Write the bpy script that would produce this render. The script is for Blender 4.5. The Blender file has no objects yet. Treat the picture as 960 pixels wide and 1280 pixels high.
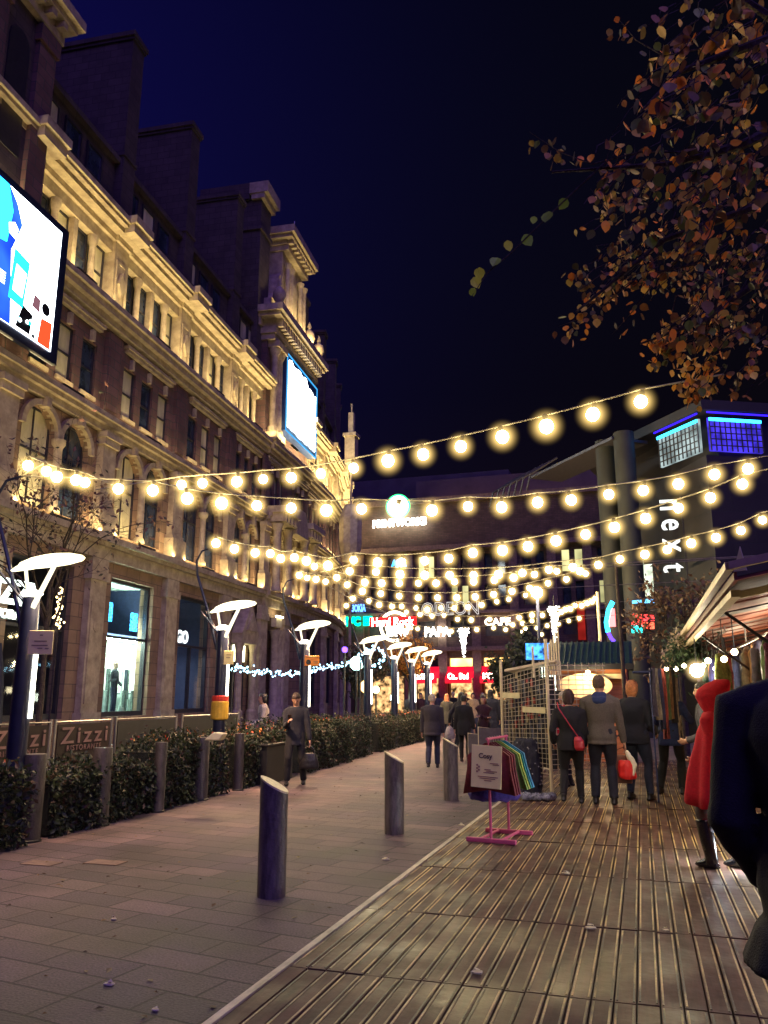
import bpy, bmesh, math, random
from mathutils import Vector, Matrix
from mathutils.geometry import tessellate_polygon
R = math.radians
random.seed(7)
C = bpy.context.scene
COL = C.collection

# ------------------------------------------------------------ camera, sky, violet fill sun, exposure
CAM_H = 1.62; PITCH = math.atan(228/1000); YAW = R(17.43)
cd = bpy.data.cameras.new('camera'); cam = bpy.data.objects.new('camera', cd); COL.objects.link(cam)
cam.location = (0, 0, CAM_H); cam.rotation_euler = (R(90)+PITCH, 0, YAW)
cd.sensor_fit = 'VERTICAL'; cd.sensor_height = 36; cd.lens = 1000/1280*36
cd.clip_start = .05; cd.clip_end = 2000
C.camera = cam
W = bpy.data.worlds.new('World'); C.world = W; W.use_nodes = True
nt = W.node_tree; nt.nodes.clear()
wo = nt.nodes.new('ShaderNodeOutputWorld'); bg = nt.nodes.new('ShaderNodeBackground')
sky = nt.nodes.new('ShaderNodeTexSky'); sky.sky_type = 'NISHITA'; sky.sun_disc = False
sky.sun_elevation = R(-4); sky.sun_rotation = R(200); sky.altitude = 50
mx = nt.nodes.new('ShaderNodeMix'); mx.data_type = 'RGBA'; mx.blend_type = 'ADD'; mx.inputs[0].default_value = 1
tc = nt.nodes.new('ShaderNodeTexCoord'); sp = nt.nodes.new('ShaderNodeSeparateXYZ')
rp = nt.nodes.new('ShaderNodeValToRGB')
nt.links.new(tc.outputs['Generated'], sp.inputs[0]); nt.links.new(sp.outputs['Z'], rp.inputs[0])
e = rp.color_ramp.elements
e[0].position = 0.0; e[0].color = (.14, .09, .16, 1)
e[1].position = .75; e[1].color = (.003, .0015, .016, 1)
k = rp.color_ramp.elements.new(.14); k.color = (.034, .022, .055, 1)
k = rp.color_ramp.elements.new(.36); k.color = (.006, .003, .022, 1)
nt.links.new(rp.outputs[0], mx.inputs[6]); nt.links.new(sky.outputs[0], mx.inputs[7])
mg = nt.nodes.new('ShaderNodeMapRange'); mg.inputs[1].default_value = .12; mg.inputs[2].default_value = .95; mg.inputs[3].default_value = 0; mg.inputs[4].default_value = 1
dt = nt.nodes.new('ShaderNodeVectorMath'); dt.operation = 'DOT_PRODUCT'; dt.inputs[1].default_value = (-.78, .42, .46)
nt.links.new(tc.outputs['Generated'], dt.inputs[0]); nt.links.new(dt.outputs['Value'], mg.inputs[0])
gp = nt.nodes.new('ShaderNodeMath'); gp.operation = 'POWER'; gp.inputs[1].default_value = 6; nt.links.new(mg.outputs[0], gp.inputs[0])
m2 = nt.nodes.new('ShaderNodeMix'); m2.data_type = 'RGBA'; m2.blend_type = 'ADD'; m2.inputs[7].default_value = (.018, .012, .42, 1)  # blue flare of the screen painted into the upper left sky
nt.links.new(gp.outputs[0], m2.inputs[0]); nt.links.new(mx.outputs[2], m2.inputs[6]); nt.links.new(m2.outputs[2], bg.inputs[0]); bg.inputs[1].default_value = .06
nt.links.new(bg.outputs[0], wo.inputs[0])
sd = bpy.data.lights.new('violet_fill_sun', 'SUN'); so = bpy.data.objects.new('violet_fill_sun', sd); COL.objects.link(so)  # added violet fill, stands in for unseen ambient light
sd.energy = .72; sd.angle = R(60); sd.color = (.27, .16, 1.0)
so.rotation_euler = (R(42), 0, R(38))
C.view_settings.view_transform = 'Standard'; C.view_settings.look = 'None'
C.view_settings.exposure = .85; C.view_settings.gamma = 1; C.view_settings.use_curve_mapping = False
cy = C.cycles
cy.use_denoising = True; cy.max_bounces = 5; cy.diffuse_bounces = 2; cy.glossy_bounces = 2
cy.transparent_max_bounces = 12; cy.transmission_bounces = 3; cy.volume_bounces = 0
cy.sample_clamp_indirect = 3; cy.caustics_reflective = False; cy.caustics_refractive = False
cy.use_light_tree = True

# ------------------------------------------------------------ pixel rays of the 960x1280 photograph, used to find real places
def ray(px, py):
    r = (px-480)/1000; u = (640-py)/1000
    f = math.cos(PITCH)-u*math.sin(PITCH); z = math.sin(PITCH)+u*math.cos(PITCH)
    return (-f*math.sin(YAW)+r*math.cos(YAW), f*math.cos(YAW)+r*math.sin(YAW), z)
def gr(px, py, z=0):
    d = ray(px, py); t = (z-CAM_H)/d[2]; return Vector((d[0]*t, d[1]*t, z))
def atY(px, py, Y):
    d = ray(px, py); t = Y/d[1]; return Vector((d[0]*t, d[1]*t, d[2]*t+CAM_H))
def atX(px, py, X):
    d = ray(px, py); t = X/d[0]; return Vector((d[0]*t, d[1]*t, d[2]*t+CAM_H))
def atD(px, py, D):
    d = ray(px, py); t = D/math.hypot(d[0], d[1]); return Vector((d[0]*t, d[1]*t, d[2]*t+CAM_H))
def atline(px, py, P, Q):
    d = ray(px, py); ux, uy = Q[0]-P[0], Q[1]-P[1]
    t = (P[0]*(-uy)+ux*P[1])/(d[0]*(-uy)+ux*d[1])
    return Vector((d[0]*t, d[1]*t, d[2]*t+CAM_H))

# ------------------------------------------------------------ materials
MATS = {}
def mat(name, col, rough=.7, metal=0, var=.25, scale=6, bump=0, coat=0, stretch=None, dark=None, spec=.5):
    if name in MATS: return MATS[name]
    m = bpy.data.materials.new(name); m.use_nodes = True; MATS[name] = m
    n = m.node_tree; b = n.nodes['Principled BSDF']
    b.inputs['Roughness'].default_value = rough; b.inputs['Metallic'].default_value = metal
    b.inputs['Coat Weight'].default_value = coat; b.inputs['Specular IOR Level'].default_value = spec
    t = n.nodes.new('ShaderNodeTexCoord'); no = n.nodes.new('ShaderNodeTexNoise')
    no.inputs['Scale'].default_value = scale; no.inputs['Detail'].default_value = 6; no.inputs['Roughness'].default_value = .65
    if stretch:
        mp = n.nodes.new('ShaderNodeMapping'); mp.inputs['Scale'].default_value = stretch
        n.links.new(t.outputs['Object'], mp.inputs[0]); n.links.new(mp.outputs[0], no.inputs[0])
    else: n.links.new(t.outputs['Object'], no.inputs[0])
    r = n.nodes.new('ShaderNodeValToRGB')
    d = dark or tuple(c*(1-var*1.6) for c in col); l = tuple(min(1, c*(1+var)) for c in col)
    r.color_ramp.elements[0].position = .3; r.color_ramp.elements[0].color = (*d, 1)
    r.color_ramp.elements[1].position = .72; r.color_ramp.elements[1].color = (*l, 1)
    n.links.new(no.outputs[0], r.inputs[0]); n.links.new(r.outputs[0], b.inputs['Base Color'])
    if bump:
        bu = n.nodes.new('ShaderNodeBump'); bu.inputs['Strength'].default_value = bump; bu.inputs['Distance'].default_value = .02
        n2 = n.nodes.new('ShaderNodeTexNoise'); n2.inputs['Scale'].default_value = scale*4; n2.inputs['Detail'].default_value = 4
        n.links.new(t.outputs['Object'], n2.inputs[0]); n.links.new(n2.outputs[0], bu.inputs['Height']); n.links.new(bu.outputs[0], b.inputs['Normal'])
    return m
def emit(name, col, s, vary=0, scale=3):
    if name in MATS: return MATS[name]
    m = bpy.data.materials.new(name); m.use_nodes = True; MATS[name] = m
    n = m.node_tree; n.nodes.clear(); o = n.nodes.new('ShaderNodeOutputMaterial'); e = n.nodes.new('ShaderNodeEmission')
    e.inputs[0].default_value = (*col, 1); e.inputs[1].default_value = s; n.links.new(e.outputs[0], o.inputs[0])
    if vary:
        t = n.nodes.new('ShaderNodeTexCoord'); no = n.nodes.new('ShaderNodeTexNoise'); no.inputs['Scale'].default_value = scale
        ma = n.nodes.new('ShaderNodeMapRange'); ma.inputs[1].default_value = .35; ma.inputs[2].default_value = .65
        ma.inputs[3].default_value = s*(1-vary); ma.inputs[4].default_value = s*(1+vary)
        n.links.new(t.outputs['Object'], no.inputs[0]); n.links.new(no.outputs[0], ma.inputs[0]); n.links.new(ma.outputs[0], e.inputs[1])
    return m
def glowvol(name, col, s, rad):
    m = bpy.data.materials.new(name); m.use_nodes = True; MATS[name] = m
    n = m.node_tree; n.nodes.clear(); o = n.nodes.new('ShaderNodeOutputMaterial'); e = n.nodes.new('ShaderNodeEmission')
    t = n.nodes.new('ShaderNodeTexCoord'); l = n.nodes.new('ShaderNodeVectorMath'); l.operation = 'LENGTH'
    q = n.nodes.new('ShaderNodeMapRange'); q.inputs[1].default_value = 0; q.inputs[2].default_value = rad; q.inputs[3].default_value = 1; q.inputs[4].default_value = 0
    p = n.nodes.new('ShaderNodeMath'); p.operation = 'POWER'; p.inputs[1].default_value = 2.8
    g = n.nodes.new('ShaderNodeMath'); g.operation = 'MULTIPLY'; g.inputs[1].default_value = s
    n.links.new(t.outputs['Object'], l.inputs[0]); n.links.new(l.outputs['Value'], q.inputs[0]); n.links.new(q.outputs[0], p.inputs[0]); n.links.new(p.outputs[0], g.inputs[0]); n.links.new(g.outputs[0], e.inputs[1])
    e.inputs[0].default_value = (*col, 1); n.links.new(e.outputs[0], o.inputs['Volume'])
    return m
def glassmat(name, tint, gl=.12):
    m = bpy.data.materials.new(name); m.use_nodes = True; MATS[name] = m
    n = m.node_tree; n.nodes.clear(); o = n.nodes.new('ShaderNodeOutputMaterial'); t = n.nodes.new('ShaderNodeBsdfTransparent')
    g = n.nodes.new('ShaderNodeBsdfGlossy'); g.inputs['Roughness'].default_value = .04; t.inputs[0].default_value = (*tint, 1)
    x = n.nodes.new('ShaderNodeMixShader'); x.inputs[0].default_value = gl
    n.links.new(t.outputs[0], x.inputs[1]); n.links.new(g.outputs[0], x.inputs[2]); n.links.new(x.outputs[0], o.inputs[0])
    return m
def block_stone(name, col, mortar, bw, bh, rough=.85):
    m = mat(name, col, rough, var=.22, scale=1.3, bump=0)
    n = m.node_tree; b = n.nodes['Principled BSDF']
    t = [x for x in n.nodes if x.type == 'TEX_COORD'][0]; rr = [x for x in n.nodes if x.type == 'VALTORGB'][0]
    br = n.nodes.new('ShaderNodeTexBrick'); br.inputs['Scale'].default_value = 1
    br.inputs['Brick Width'].default_value = bw; br.inputs['Row Height'].default_value = bh
    br.inputs['Mortar Size'].default_value = .012; br.inputs['Mortar'].default_value = (*mortar, 1)
    br.inputs['Bias'].default_value = -.1; br.inputs['Mortar Smooth'].default_value = .3
    # use (x+y, z) so that every upright face shows courses
    s = n.nodes.new('ShaderNodeSeparateXYZ'); a = n.nodes.new('ShaderNodeMath'); a.operation = 'ADD'; c = n.nodes.new('ShaderNodeCombineXYZ')
    n.links.new(t.outputs['Object'], s.inputs[0]); n.links.new(s.outputs[0], a.inputs[0]); n.links.new(s.outputs[1], a.inputs[1])
    n.links.new(a.outputs[0], c.inputs[0]); n.links.new(s.outputs[2], c.inputs[1]); n.links.new(c.outputs[0], br.inputs[0])
    h = n.nodes.new('ShaderNodeHueSaturation'); h.inputs['Value'].default_value = .72
    n.links.new(rr.outputs[0], br.inputs['Color1']); n.links.new(rr.outputs[0], h.inputs['Color']); n.links.new(h.outputs[0], br.inputs['Color2'])
    n.links.new(br.outputs[0], b.inputs['Base Color'])
    bu = n.nodes.new('ShaderNodeBump'); bu.inputs['Strength'].default_value = .5; bu.inputs['Distance'].default_value = .015; bu.invert = True
    n.links.new(br.outputs['Fac'], bu.inputs['Height']); n.links.new(bu.outputs[0], b.inputs['Normal'])
    return m

# ------------------------------------------------------------ mesh builder
class MB:
    def __init__(s): s.v = []; s.f = []; s.m = []; s.mi = 0
    def add(s, vs, fs):
        n = len(s.v); s.v += [tuple(v) for v in vs]
        for f in fs: s.f.append([i+n for i in f]); s.m.append(s.mi)
        return s
    def mat(s, i): s.mi = i; return s
    def box(s, x0, x1, y0, y1, z0, z1, M=None):
        if x0 > x1: x0, x1 = x1, x0
        if y0 > y1: y0, y1 = y1, y0
        if z0 > z1: z0, z1 = z1, z0
        vs = [Vector(p) for p in ((x0,y0,z0),(x1,y0,z0),(x1,y1,z0),(x0,y1,z0),(x0,y0,z1),(x1,y0,z1),(x1,y1,z1),(x0,y1,z1))]
        if M is not None: vs = [M @ v for v in vs]
        return s.add(vs, [(3,2,1,0),(4,5,6,7),(0,1,5,4),(1,2,6,5),(2,3,7,6),(3,0,4,7)])
    def prism(s, poly, axis, a, b, M=None):
        """poly in the two other axes, extruded along axis from a to b"""
        n = len(poly); vs = []
        for t in (a, b):
            for p, q in poly:
                v = {'x': (t, p, q), 'y': (p, t, q), 'z': (p, q, t)}[axis]; vs.append(Vector(v))
        if M is not None: vs = [M @ v for v in vs]
        fs = [tuple(range(n-1, -1, -1)), tuple(range(n, 2*n))] + [(i, (i+1) % n, n+(i+1) % n, n+i) for i in range(n)]
        return s.add(vs, fs)
    def tube(s, pts, rad, n=8, cap=True, M=None):
        pts = [Vector(p) for p in pts]; N = len(pts)
        rad = rad if isinstance(rad, (list, tuple)) else [rad]*N
        vs = []; up = None
        for i, p in enumerate(pts):
            d = (pts[min(i+1, N-1)]-pts[max(i-1, 0)])
            d = d.normalized() if d.length > 1e-9 else Vector((0, 0, 1))
            if up is None: up = Vector((0, 0, 1)) if abs(d.z) < .9 else Vector((1, 0, 0))
            a = d.cross(up).normalized(); b = a.cross(d).normalized(); up = b
            for k in range(n):
                t = 2*math.pi*k/n; vs.append(p+a*math.cos(t)*rad[i]+b*math.sin(t)*rad[i])
        if M is not None: vs = [M @ v for v in vs]
        fs = [(i*n+k, i*n+(k+1) % n, (i+1)*n+(k+1) % n, (i+1)*n+k) for i in range(N-1) for k in range(n)]
        if cap: fs += [tuple(range(n-1, -1, -1)), tuple((N-1)*n+k for k in range(n))]
        return s.add(vs, fs)
    def rings(s, rs, n=16, M=None):
        """rs: list of (centre, rx, ry[, tilt matrix]) stacked, closed by caps"""
        vs = []
        for r in rs:
            c = Vector(r[0]); T = r[3] if len(r) > 3 else None
            for k in range(n):
                t = 2*math.pi*k/n; o = Vector((r[1]*math.cos(t), r[2]*math.sin(t), 0))
                vs.append(c+(T @ o if T is not None else o))
        if M is not None: vs = [M @ v for v in vs]
        N = len(rs)
        fs = [(i*n+k, i*n+(k+1) % n, (i+1)*n+(k+1) % n, (i+1)*n+k) for i in range(N-1) for k in range(n)]
        fs += [tuple(range(n-1, -1, -1)), tuple((N-1)*n+k for k in range(n))]
        return s.add(vs, fs)
    def ring(s, r0, r1, h, n=28, M=None):
        vs = []
        for k in range(n):
            t = 2*math.pi*k/n
            for r_, z in ((r0, -h), (r1, -h), (r1, h), (r0, h)): vs.append(Vector((r_*math.cos(t), r_*math.sin(t), z)))
        if M is not None: vs = [M @ v for v in vs]
        return s.add(vs, [(4*k+j, 4*k+(j+1) % 4, 4*((k+1) % n)+(j+1) % 4, 4*((k+1) % n)+j) for k in range(n) for j in range(4)])
    def lathe(s, prof, c=(0, 0, 0), n=16, M=None):
        return s.rings([((c[0], c[1], c[2]+z), r, r) for r, z in prof], n, M)
    def ball(s, c, r, n=12, sq=(1, 1, 1), M=None):
        rs = []
        for i in range(1, n//2+2):
            t = math.pi*(i-.5)/(n//2+1); rs.append(((c[0], c[1], c[2]-r*sq[2]*math.cos(t)), r*sq[0]*math.sin(t), r*sq[1]*math.sin(t)))
        return s.rings(rs, n, M)
    def build(s, name, mats, parent=None, smooth=False, bevel=0):
        me = bpy.data.meshes.new(name); me.from_pydata(s.v, [], s.f); 
        mats = mats if isinstance(mats, (list, tuple)) else [mats]
        for m in mats: me.materials.append(m)
        for p, i in zip(me.polygons, s.m): p.material_index = min(i, len(mats)-1)
        if smooth:
            me.shade_smooth()
            if smooth != 'all': me.set_sharp_from_angle(angle=R(40))
        o = bpy.data.objects.new(name, me); COL.objects.link(o)
        if bevel:
            b = o.modifiers.new('bevel', 'BEVEL'); b.width = bevel; b.segments = 2; b.limit_method = 'ANGLE'
        if parent is not None: o.parent = parent
        return o
def tag(o, label=None, cat=None, group=None, kind=None):
    if label: o['label'] = label
    if cat: o['category'] = cat
    if group: o['group'] = group
    if kind: o['kind'] = kind
    return o
def thing(name, label, cat, loc=(0, 0, 0), rz=0, group=None):
    o = bpy.data.objects.new(name, None); COL.objects.link(o); o.empty_display_size = .1
    o.location = loc; o.rotation_euler = (0, 0, rz); return tag(o, label, cat, group)
KIDS = {}
def copy_tree(o, parent=None):
    c = o.copy(); COL.objects.link(c)
    if parent is not None: c.parent = parent
    for ch in [x for x in COL.objects if x.parent == o]: copy_tree(ch, c)
    return c
def dup(src, loc, rz, label=None, scale=None):
    c = copy_tree(src); c.location = loc; c.rotation_euler = (0, 0, rz)
    if label: c['label'] = label
    if scale: c.scale = scale
    return c
def child_light(name, parent, typ, loc, rot, energy, col, size=.3, size_y=None, spot=None):
    l = bpy.data.lights.new(name, typ); l.energy = energy; l.color = col
    if typ == 'AREA':
        l.size = size
        if size_y: l.shape = 'RECTANGLE'; l.size_y = size_y
    else: l.shadow_soft_size = size
    if spot: l.spot_size = spot; l.spot_blend = .6
    o = bpy.data.objects.new(name, l); COL.objects.link(o); o.parent = parent; o.location = loc; o.rotation_euler = rot
    return o
def text_geo(txt, size, depth=.01, bold=0, spacing=1.0, outline=0):
    cu = bpy.data.curves.new('t', 'FONT'); cu.body = txt; cu.size = size; cu.extrude = depth; cu.offset = bold
    cu.align_x = 'CENTER'; cu.align_y = 'CENTER'; cu.space_character = spacing; cu.resolution_u = 3
    if outline: cu.extrude = 0; cu.fill_mode = 'NONE'; cu.bevel_depth = outline; cu.bevel_resolution = 1; cu.offset = 0
    o = bpy.data.objects.new('t', cu); me = o.to_mesh()
    vs = [v.co.copy() for v in me.vertices]; fs = [tuple(p.vertices) for p in me.polygons]
    o.to_mesh_clear(); bpy.data.objects.remove(o); bpy.data.curves.remove(cu)
    return vs, fs
def text(name, txt, size, m, parent, M, depth=.01, bold=0, spacing=1.0, width=None, height=None, outline=0):
    """M maps (right, up, out) text space to the parent's space"""
    vs, fs = text_geo(txt, size, depth, bold, spacing, outline)
    x0 = min(v.x for v in vs); x1 = max(v.x for v in vs); y0 = min(v.y for v in vs); y1 = max(v.y for v in vs)
    sx = width/(x1-x0) if width else 1; sy = height/(y1-y0) if height else (sx if width else 1)
    cx, cy_ = (x0+x1)/2, (y0+y1)/2
    b = MB(); b.add([M @ Vector(((v.x-cx)*sx, (v.y-cy_)*sy, v.z)) for v in vs], fs)
    return b.build(name, m, parent)
def frame3(o, right, up):
    r = Vector(right).normalized(); u = Vector(up).normalized(); w = r.cross(u)
    return Matrix(((r.x, u.x, w.x, o[0]), (r.y, u.y, w.y, o[1]), (r.z, u.z, w.z, o[2]), (0, 0, 0, 1)))

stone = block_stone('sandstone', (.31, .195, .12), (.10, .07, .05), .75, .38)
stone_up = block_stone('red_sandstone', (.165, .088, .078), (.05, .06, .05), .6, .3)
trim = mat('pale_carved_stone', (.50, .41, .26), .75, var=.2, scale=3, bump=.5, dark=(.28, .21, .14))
dark_stone = block_stone('dark_upper_stone', (.085, .06, .06), (.03, .022, .025), .6, .3)  # stone darkened because attic and chimneys catch too much light
slate = mat('slate_roof', (.06, .06, .075), .6, var=.3, scale=4, bump=.4)
brickdk = block_stone('brown_brick', (.15, .09, .065), (.05, .05, .04), .5, .16)
frame_dk = mat('dark_window_frame', (.035, .032, .04), .4, var=.2)
pane_dk = mat('dark_pane', (.035, .05, .085), .08, var=.5, scale=1.5, coat=.3)
pane_bl = mat('blind_behind_pane', (.62, .56, .36), .25, var=.35, scale=1.2, stretch=(1, 1, .3), coat=.5)
navy_metal = mat('navy_painted_metal', (.018, .022, .055), .35, metal=.3, var=.2, scale=8, coat=.2)
steel = mat('brushed_steel', (.42, .40, .38), .38, metal=.85, var=.25, scale=20, stretch=(1, 1, .05))
bollard_m = mat('bollard_grey', (.15, .13, .115), .5, metal=.2, var=.4, scale=9, stretch=(2, 2, .5), bump=.35)
bollard_top = mat('bollard_top_steel', (.75, .68, .42), .5, metal=.2, var=.15, scale=20)
black_m = mat('black_paint', (.012, .012, .016), .5, var=.3)
cream = mat('cream_paint', (.72, .62, .38), .5, var=.12)
bark = mat('bark', (.055, .04, .032), .9, var=.4, scale=12, bump=.8)
clear = glassmat('clear_glass', (.95, .97, 1), .08)
# ------------------------------------------------------------ the ground
def paving_mat():
    m = bpy.data.materials.new('stone_paving'); m.use_nodes = True; n = m.node_tree; b = n.nodes['Principled BSDF']
    t = n.nodes.new('ShaderNodeTexCoord'); mp = n.nodes.new('ShaderNodeMapping'); mp.inputs['Rotation'].default_value = (0, 0, R(9))
    n.links.new(t.outputs['Object'], mp.inputs[0])
    br = n.nodes.new('ShaderNodeTexBrick'); n.links.new(mp.outputs[0], br.inputs[0])
    br.inputs['Scale'].default_value = 1; br.inputs['Brick Width'].default_value = .62; br.inputs['Row Height'].default_value = .30
    br.inputs['Mortar Size'].default_value = .011; br.inputs['Mortar Smooth'].default_value = .35; br.offset_frequency = 2; br.offset = .37; br.squash = .72; br.squash_frequency = 3
    br.inputs['Bias'].default_value = .1
    br.inputs['Color1'].default_value = (.058, .042, .056, 1); br.inputs['Color2'].default_value = (.122, .082, .084, 1); br.inputs['Mortar'].default_value = (.028, .02, .02, 1)
    no = n.nodes.new('ShaderNodeTexNoise'); no.inputs['Scale'].default_value = 1.1; no.inputs['Detail'].default_value = 7; n.links.new(t.outputs['Object'], no.inputs[0])
    n2 = n.nodes.new('ShaderNodeTexNoise'); n2.inputs['Scale'].default_value = 60; n2.inputs['Detail'].default_value = 5; n.links.new(t.outputs['Object'], n2.inputs[0])
    mr = n.nodes.new('ShaderNodeMapRange'); mr.inputs[1].default_value = .3; mr.inputs[2].default_value = .7; mr.inputs[3].default_value = .4; mr.inputs[4].default_value = 1.55; n.links.new(no.outputs[0], mr.inputs[0])
    m2 = n.nodes.new('ShaderNodeMapRange'); m2.inputs[1].default_value = .3; m2.inputs[2].default_value = .7; m2.inputs[3].default_value = .6; m2.inputs[4].default_value = 1.4; n.links.new(n2.outputs[0], m2.inputs[0])
    mm = n.nodes.new('ShaderNodeMath'); mm.operation = 'MULTIPLY'; n.links.new(mr.outputs[0], mm.inputs[0]); n.links.new(m2.outputs[0], mm.inputs[1])
    vm = n.nodes.new('ShaderNodeVectorMath'); vm.operation = 'SCALE'; n.links.new(br.outputs[0], vm.inputs[0]); n.links.new(mm.outputs[0], vm.inputs['Scale'])
    n.links.new(vm.outputs[0], b.inputs['Base Color'])
    rr = n.nodes.new('ShaderNodeMapRange'); rr.inputs[3].default_value = .5; rr.inputs[4].default_value = .85; n.links.new(no.outputs[0], rr.inputs[0]); n.links.new(rr.outputs[0], b.inputs['Roughness'])
    bu = n.nodes.new('ShaderNodeBump'); bu.inputs['Strength'].default_value = .55; bu.inputs['Distance'].default_value = .012
    sb = n.nodes.new('ShaderNodeMath'); sb.operation = 'MULTIPLY_ADD'; sb.inputs[1].default_value = -1.2; n.links.new(br.outputs['Fac'], sb.inputs[0]); n.links.new(n2.outputs[0], sb.inputs[2])
    n.links.new(sb.outputs[0], bu.inputs['Height']); n.links.new(bu.outputs[0], b.inputs['Normal'])
    return m
g = MB()
g.add([(-500, -300, 0), (500, -300, 0), (500, 900, 0), (-500, 900, 0)], [(0, 1, 2, 3)])
tag(g.build('ground', paving_mat()), kind='structure')

def board_mat():
    m = mat('worn_decking', (.090, .040, .031), .42, var=.45, scale=2.2, stretch=(6, .6, 1), bump=.35, dark=(.036, .017, .016))
    n = m.node_tree; b = n.nodes['Principled BSDF']; t = [x for x in n.nodes if x.type == 'TEX_COORD'][0]
    a = n.nodes.new('ShaderNodeTexNoise'); a.inputs['Scale'].default_value = 1.6; a.inputs['Detail'].default_value = 6; n.links.new(t.outputs['Object'], a.inputs[0])
    r = n.nodes.new('ShaderNodeMapRange'); r.inputs[1].default_value = .35; r.inputs[2].default_value = .65; r.inputs[3].default_value = .34; r.inputs[4].default_value = .75; b.inputs['Specular IOR Level'].default_value = .35
    n.links.new(a.outputs[0], r.inputs[0]); n.links.new(r.outputs[0], b.inputs['Roughness'])
    return m
def strip_mat():
    m = mat('yellow_grit_strip', (.72, .52, .20), .45, var=.2, scale=40, bump=.3)
    n = m.node_tree; b = n.nodes['Principled BSDF']; t = [x for x in n.nodes if x.type == 'TEX_COORD'][0]
    old = b.inputs['Base Color'].links[0].from_socket
    a = n.nodes.new('ShaderNodeTexNoise'); a.inputs['Scale'].default_value = 2.4; a.inputs['Detail'].default_value = 5
    mp = n.nodes.new('ShaderNodeMapping'); mp.inputs['Scale'].default_value = (6, .8, 1); n.links.new(t.outputs['Object'], mp.inputs[0]); n.links.new(mp.outputs[0], a.inputs[0])
    r = n.nodes.new('ShaderNodeMapRange'); r.inputs[1].default_value = .42; r.inputs[2].default_value = .60; n.links.new(a.outputs[0], r.inputs[0])
    mx = n.nodes.new('ShaderNodeMix'); mx.data_type = 'RGBA'; mx.inputs[6].default_value = (.06, .042, .038, 1)
    n.links.new(r.outputs[0], mx.inputs[0]); n.links.new(old, mx.inputs[7]); n.links.new(mx.outputs[2], b.inputs['Base Color'])
    return m
DX0 = -2.03
d = MB(); rnd = random.Random(3)
joints = [-3, -1.3, .2, 1.75, 3.2, 4.65, 6.0, 7.55, 9.1, 10.6, 12.1, 13.6, 15.1, 16.6, 18.1, 19.6, 21.1]
x = DX0
cols = []
while x < 7.0: cols.append(x); x += .112
for j in range(len(joints)-1):
    for x in cols:
        dz = rnd.uniform(-.003, .003)
        d.mat(0).box(x+.004, x+.108, joints[j]+.008, joints[j+1]-.008, .04, .1+dz)
        for o in (.010, .092):
            if rnd.random() < .93: d.mat(1).box(x+o, x+o+.010, joints[j]+.03, joints[j+1]-.03, .097+dz, .103+dz)
d.mat(2).box(DX0-.04, 7.05, -3, 21.1, .004, .04)
d.mat(3).box(DX0-.045, DX0, -3, 21.1, .041, .112)
deck_edge = mat('pale_deck_edge', (.55, .47, .32), .5, var=.35, scale=9, stretch=(1, .3, 1))
tag(d.build('deck_path', [board_mat(), strip_mat(), black_m, deck_edge]), kind='structure')

# ------------------------------------------------------------ the long stone building on the left
def head(s): return 5.08 if s < 25.0 else 5.08+(min(s, 60)-25.0)*.95
def path(s):
    x, y = -15.0, 15.0
    if s <= 25.0:
        a = R(5.08); return Vector((x-math.sin(a)*s, y+math.cos(a)*s, 0))
    a = R(5.08); p = Vector((x-math.sin(a)*25.0, y+math.cos(a)*25.0, 0)); t = 25.0
    while t < s:
        st = min(.5, s-t); a = R(head(t+st/2)); p += Vector((-math.sin(a), math.cos(a), 0))*st; t += st
    return p
bld = thing('stone_building', 'long ornate sandstone block with arched windows and tall chimney stacks on the left', 'building')
def fr(s0, s1):
    p, q = path(s0), path(s1); t = (q-p).normalized(); w = (q-p).length
    o = Vector((t.y, -t.x, 0))
    return Matrix(((t.x, o.x, 0, p.x), (t.y, o.y, 0, p.y), (0, 0, 1, 0), (0, 0, 0, 1))), w
def arch_pts(cx, w, z0, zs, n=10):
    r = w/2; pts = [(cx-r, z0), (cx+r, z0)]
    pts += [(cx+r*math.cos(math.pi*i/n), zs+r*math.sin(math.pi*i/n)) for i in range(n+1)]
    return pts
def wall(b, M, x0, x1, z0, z1, holes, d=0, depth=.35):
    polys = [[Vector((x0, z0, 0)), Vector((x1, z0, 0)), Vector((x1, z1, 0)), Vector((x0, z1, 0))]] + [[Vector((p, q, 0)) for p, q in h] for h in holes]
    tri = tessellate_polygon(polys); flat = [p for pl in polys for p in pl]
    b.add([M @ Vector((p.x, d, p.y)) for p in flat], [tuple(reversed(t)) for t in tri])
    for h in holes:
        n = len(h); vs = [M @ Vector((p, d, q)) for p, q in h]+[M @ Vector((p, d-depth, q)) for p, q in h]
        b.add(vs, [(i, (i+1) % n, n+(i+1) % n, n+i) for i in range(n)])
def sash(M, cx, w, z0, z1, d, parent, m_pane, name='sash_window', mull=False, zs=None):
    f = MB(); t = .055
    f.box(cx-w/2, cx-w/2+t, d-.06, d, z0, z1, M); f.box(cx+w/2-t, cx+w/2, d-.06, d, z0, z1, M)
    f.box(cx-w/2+t, cx+w/2-t, d-.06, d-.003, z0, z0+t*1.3, M); f.box(cx-w/2+t, cx+w/2-t, d-.06, d-.003, z1-t, z1, M)
    zm = (z0+z1)/2 if zs is None else zs
    f.box(cx-w/2+t, cx+w/2-t, d-.06, d-.006, zm-.03, zm+.03, M)
    if mull: f.box(cx-.02, cx+.02, d-.06, d-.009, z0+t, z1-t, M)
    o = f.build(name, frame_dk, parent)
    p = MB(); p.box(cx-w/2+.01, cx+w/2-.01, d-.07, d-.045, z0+.01, z1-.01, M); p.build('pane', m_pane, o)
    return o
LIT = {}
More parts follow.
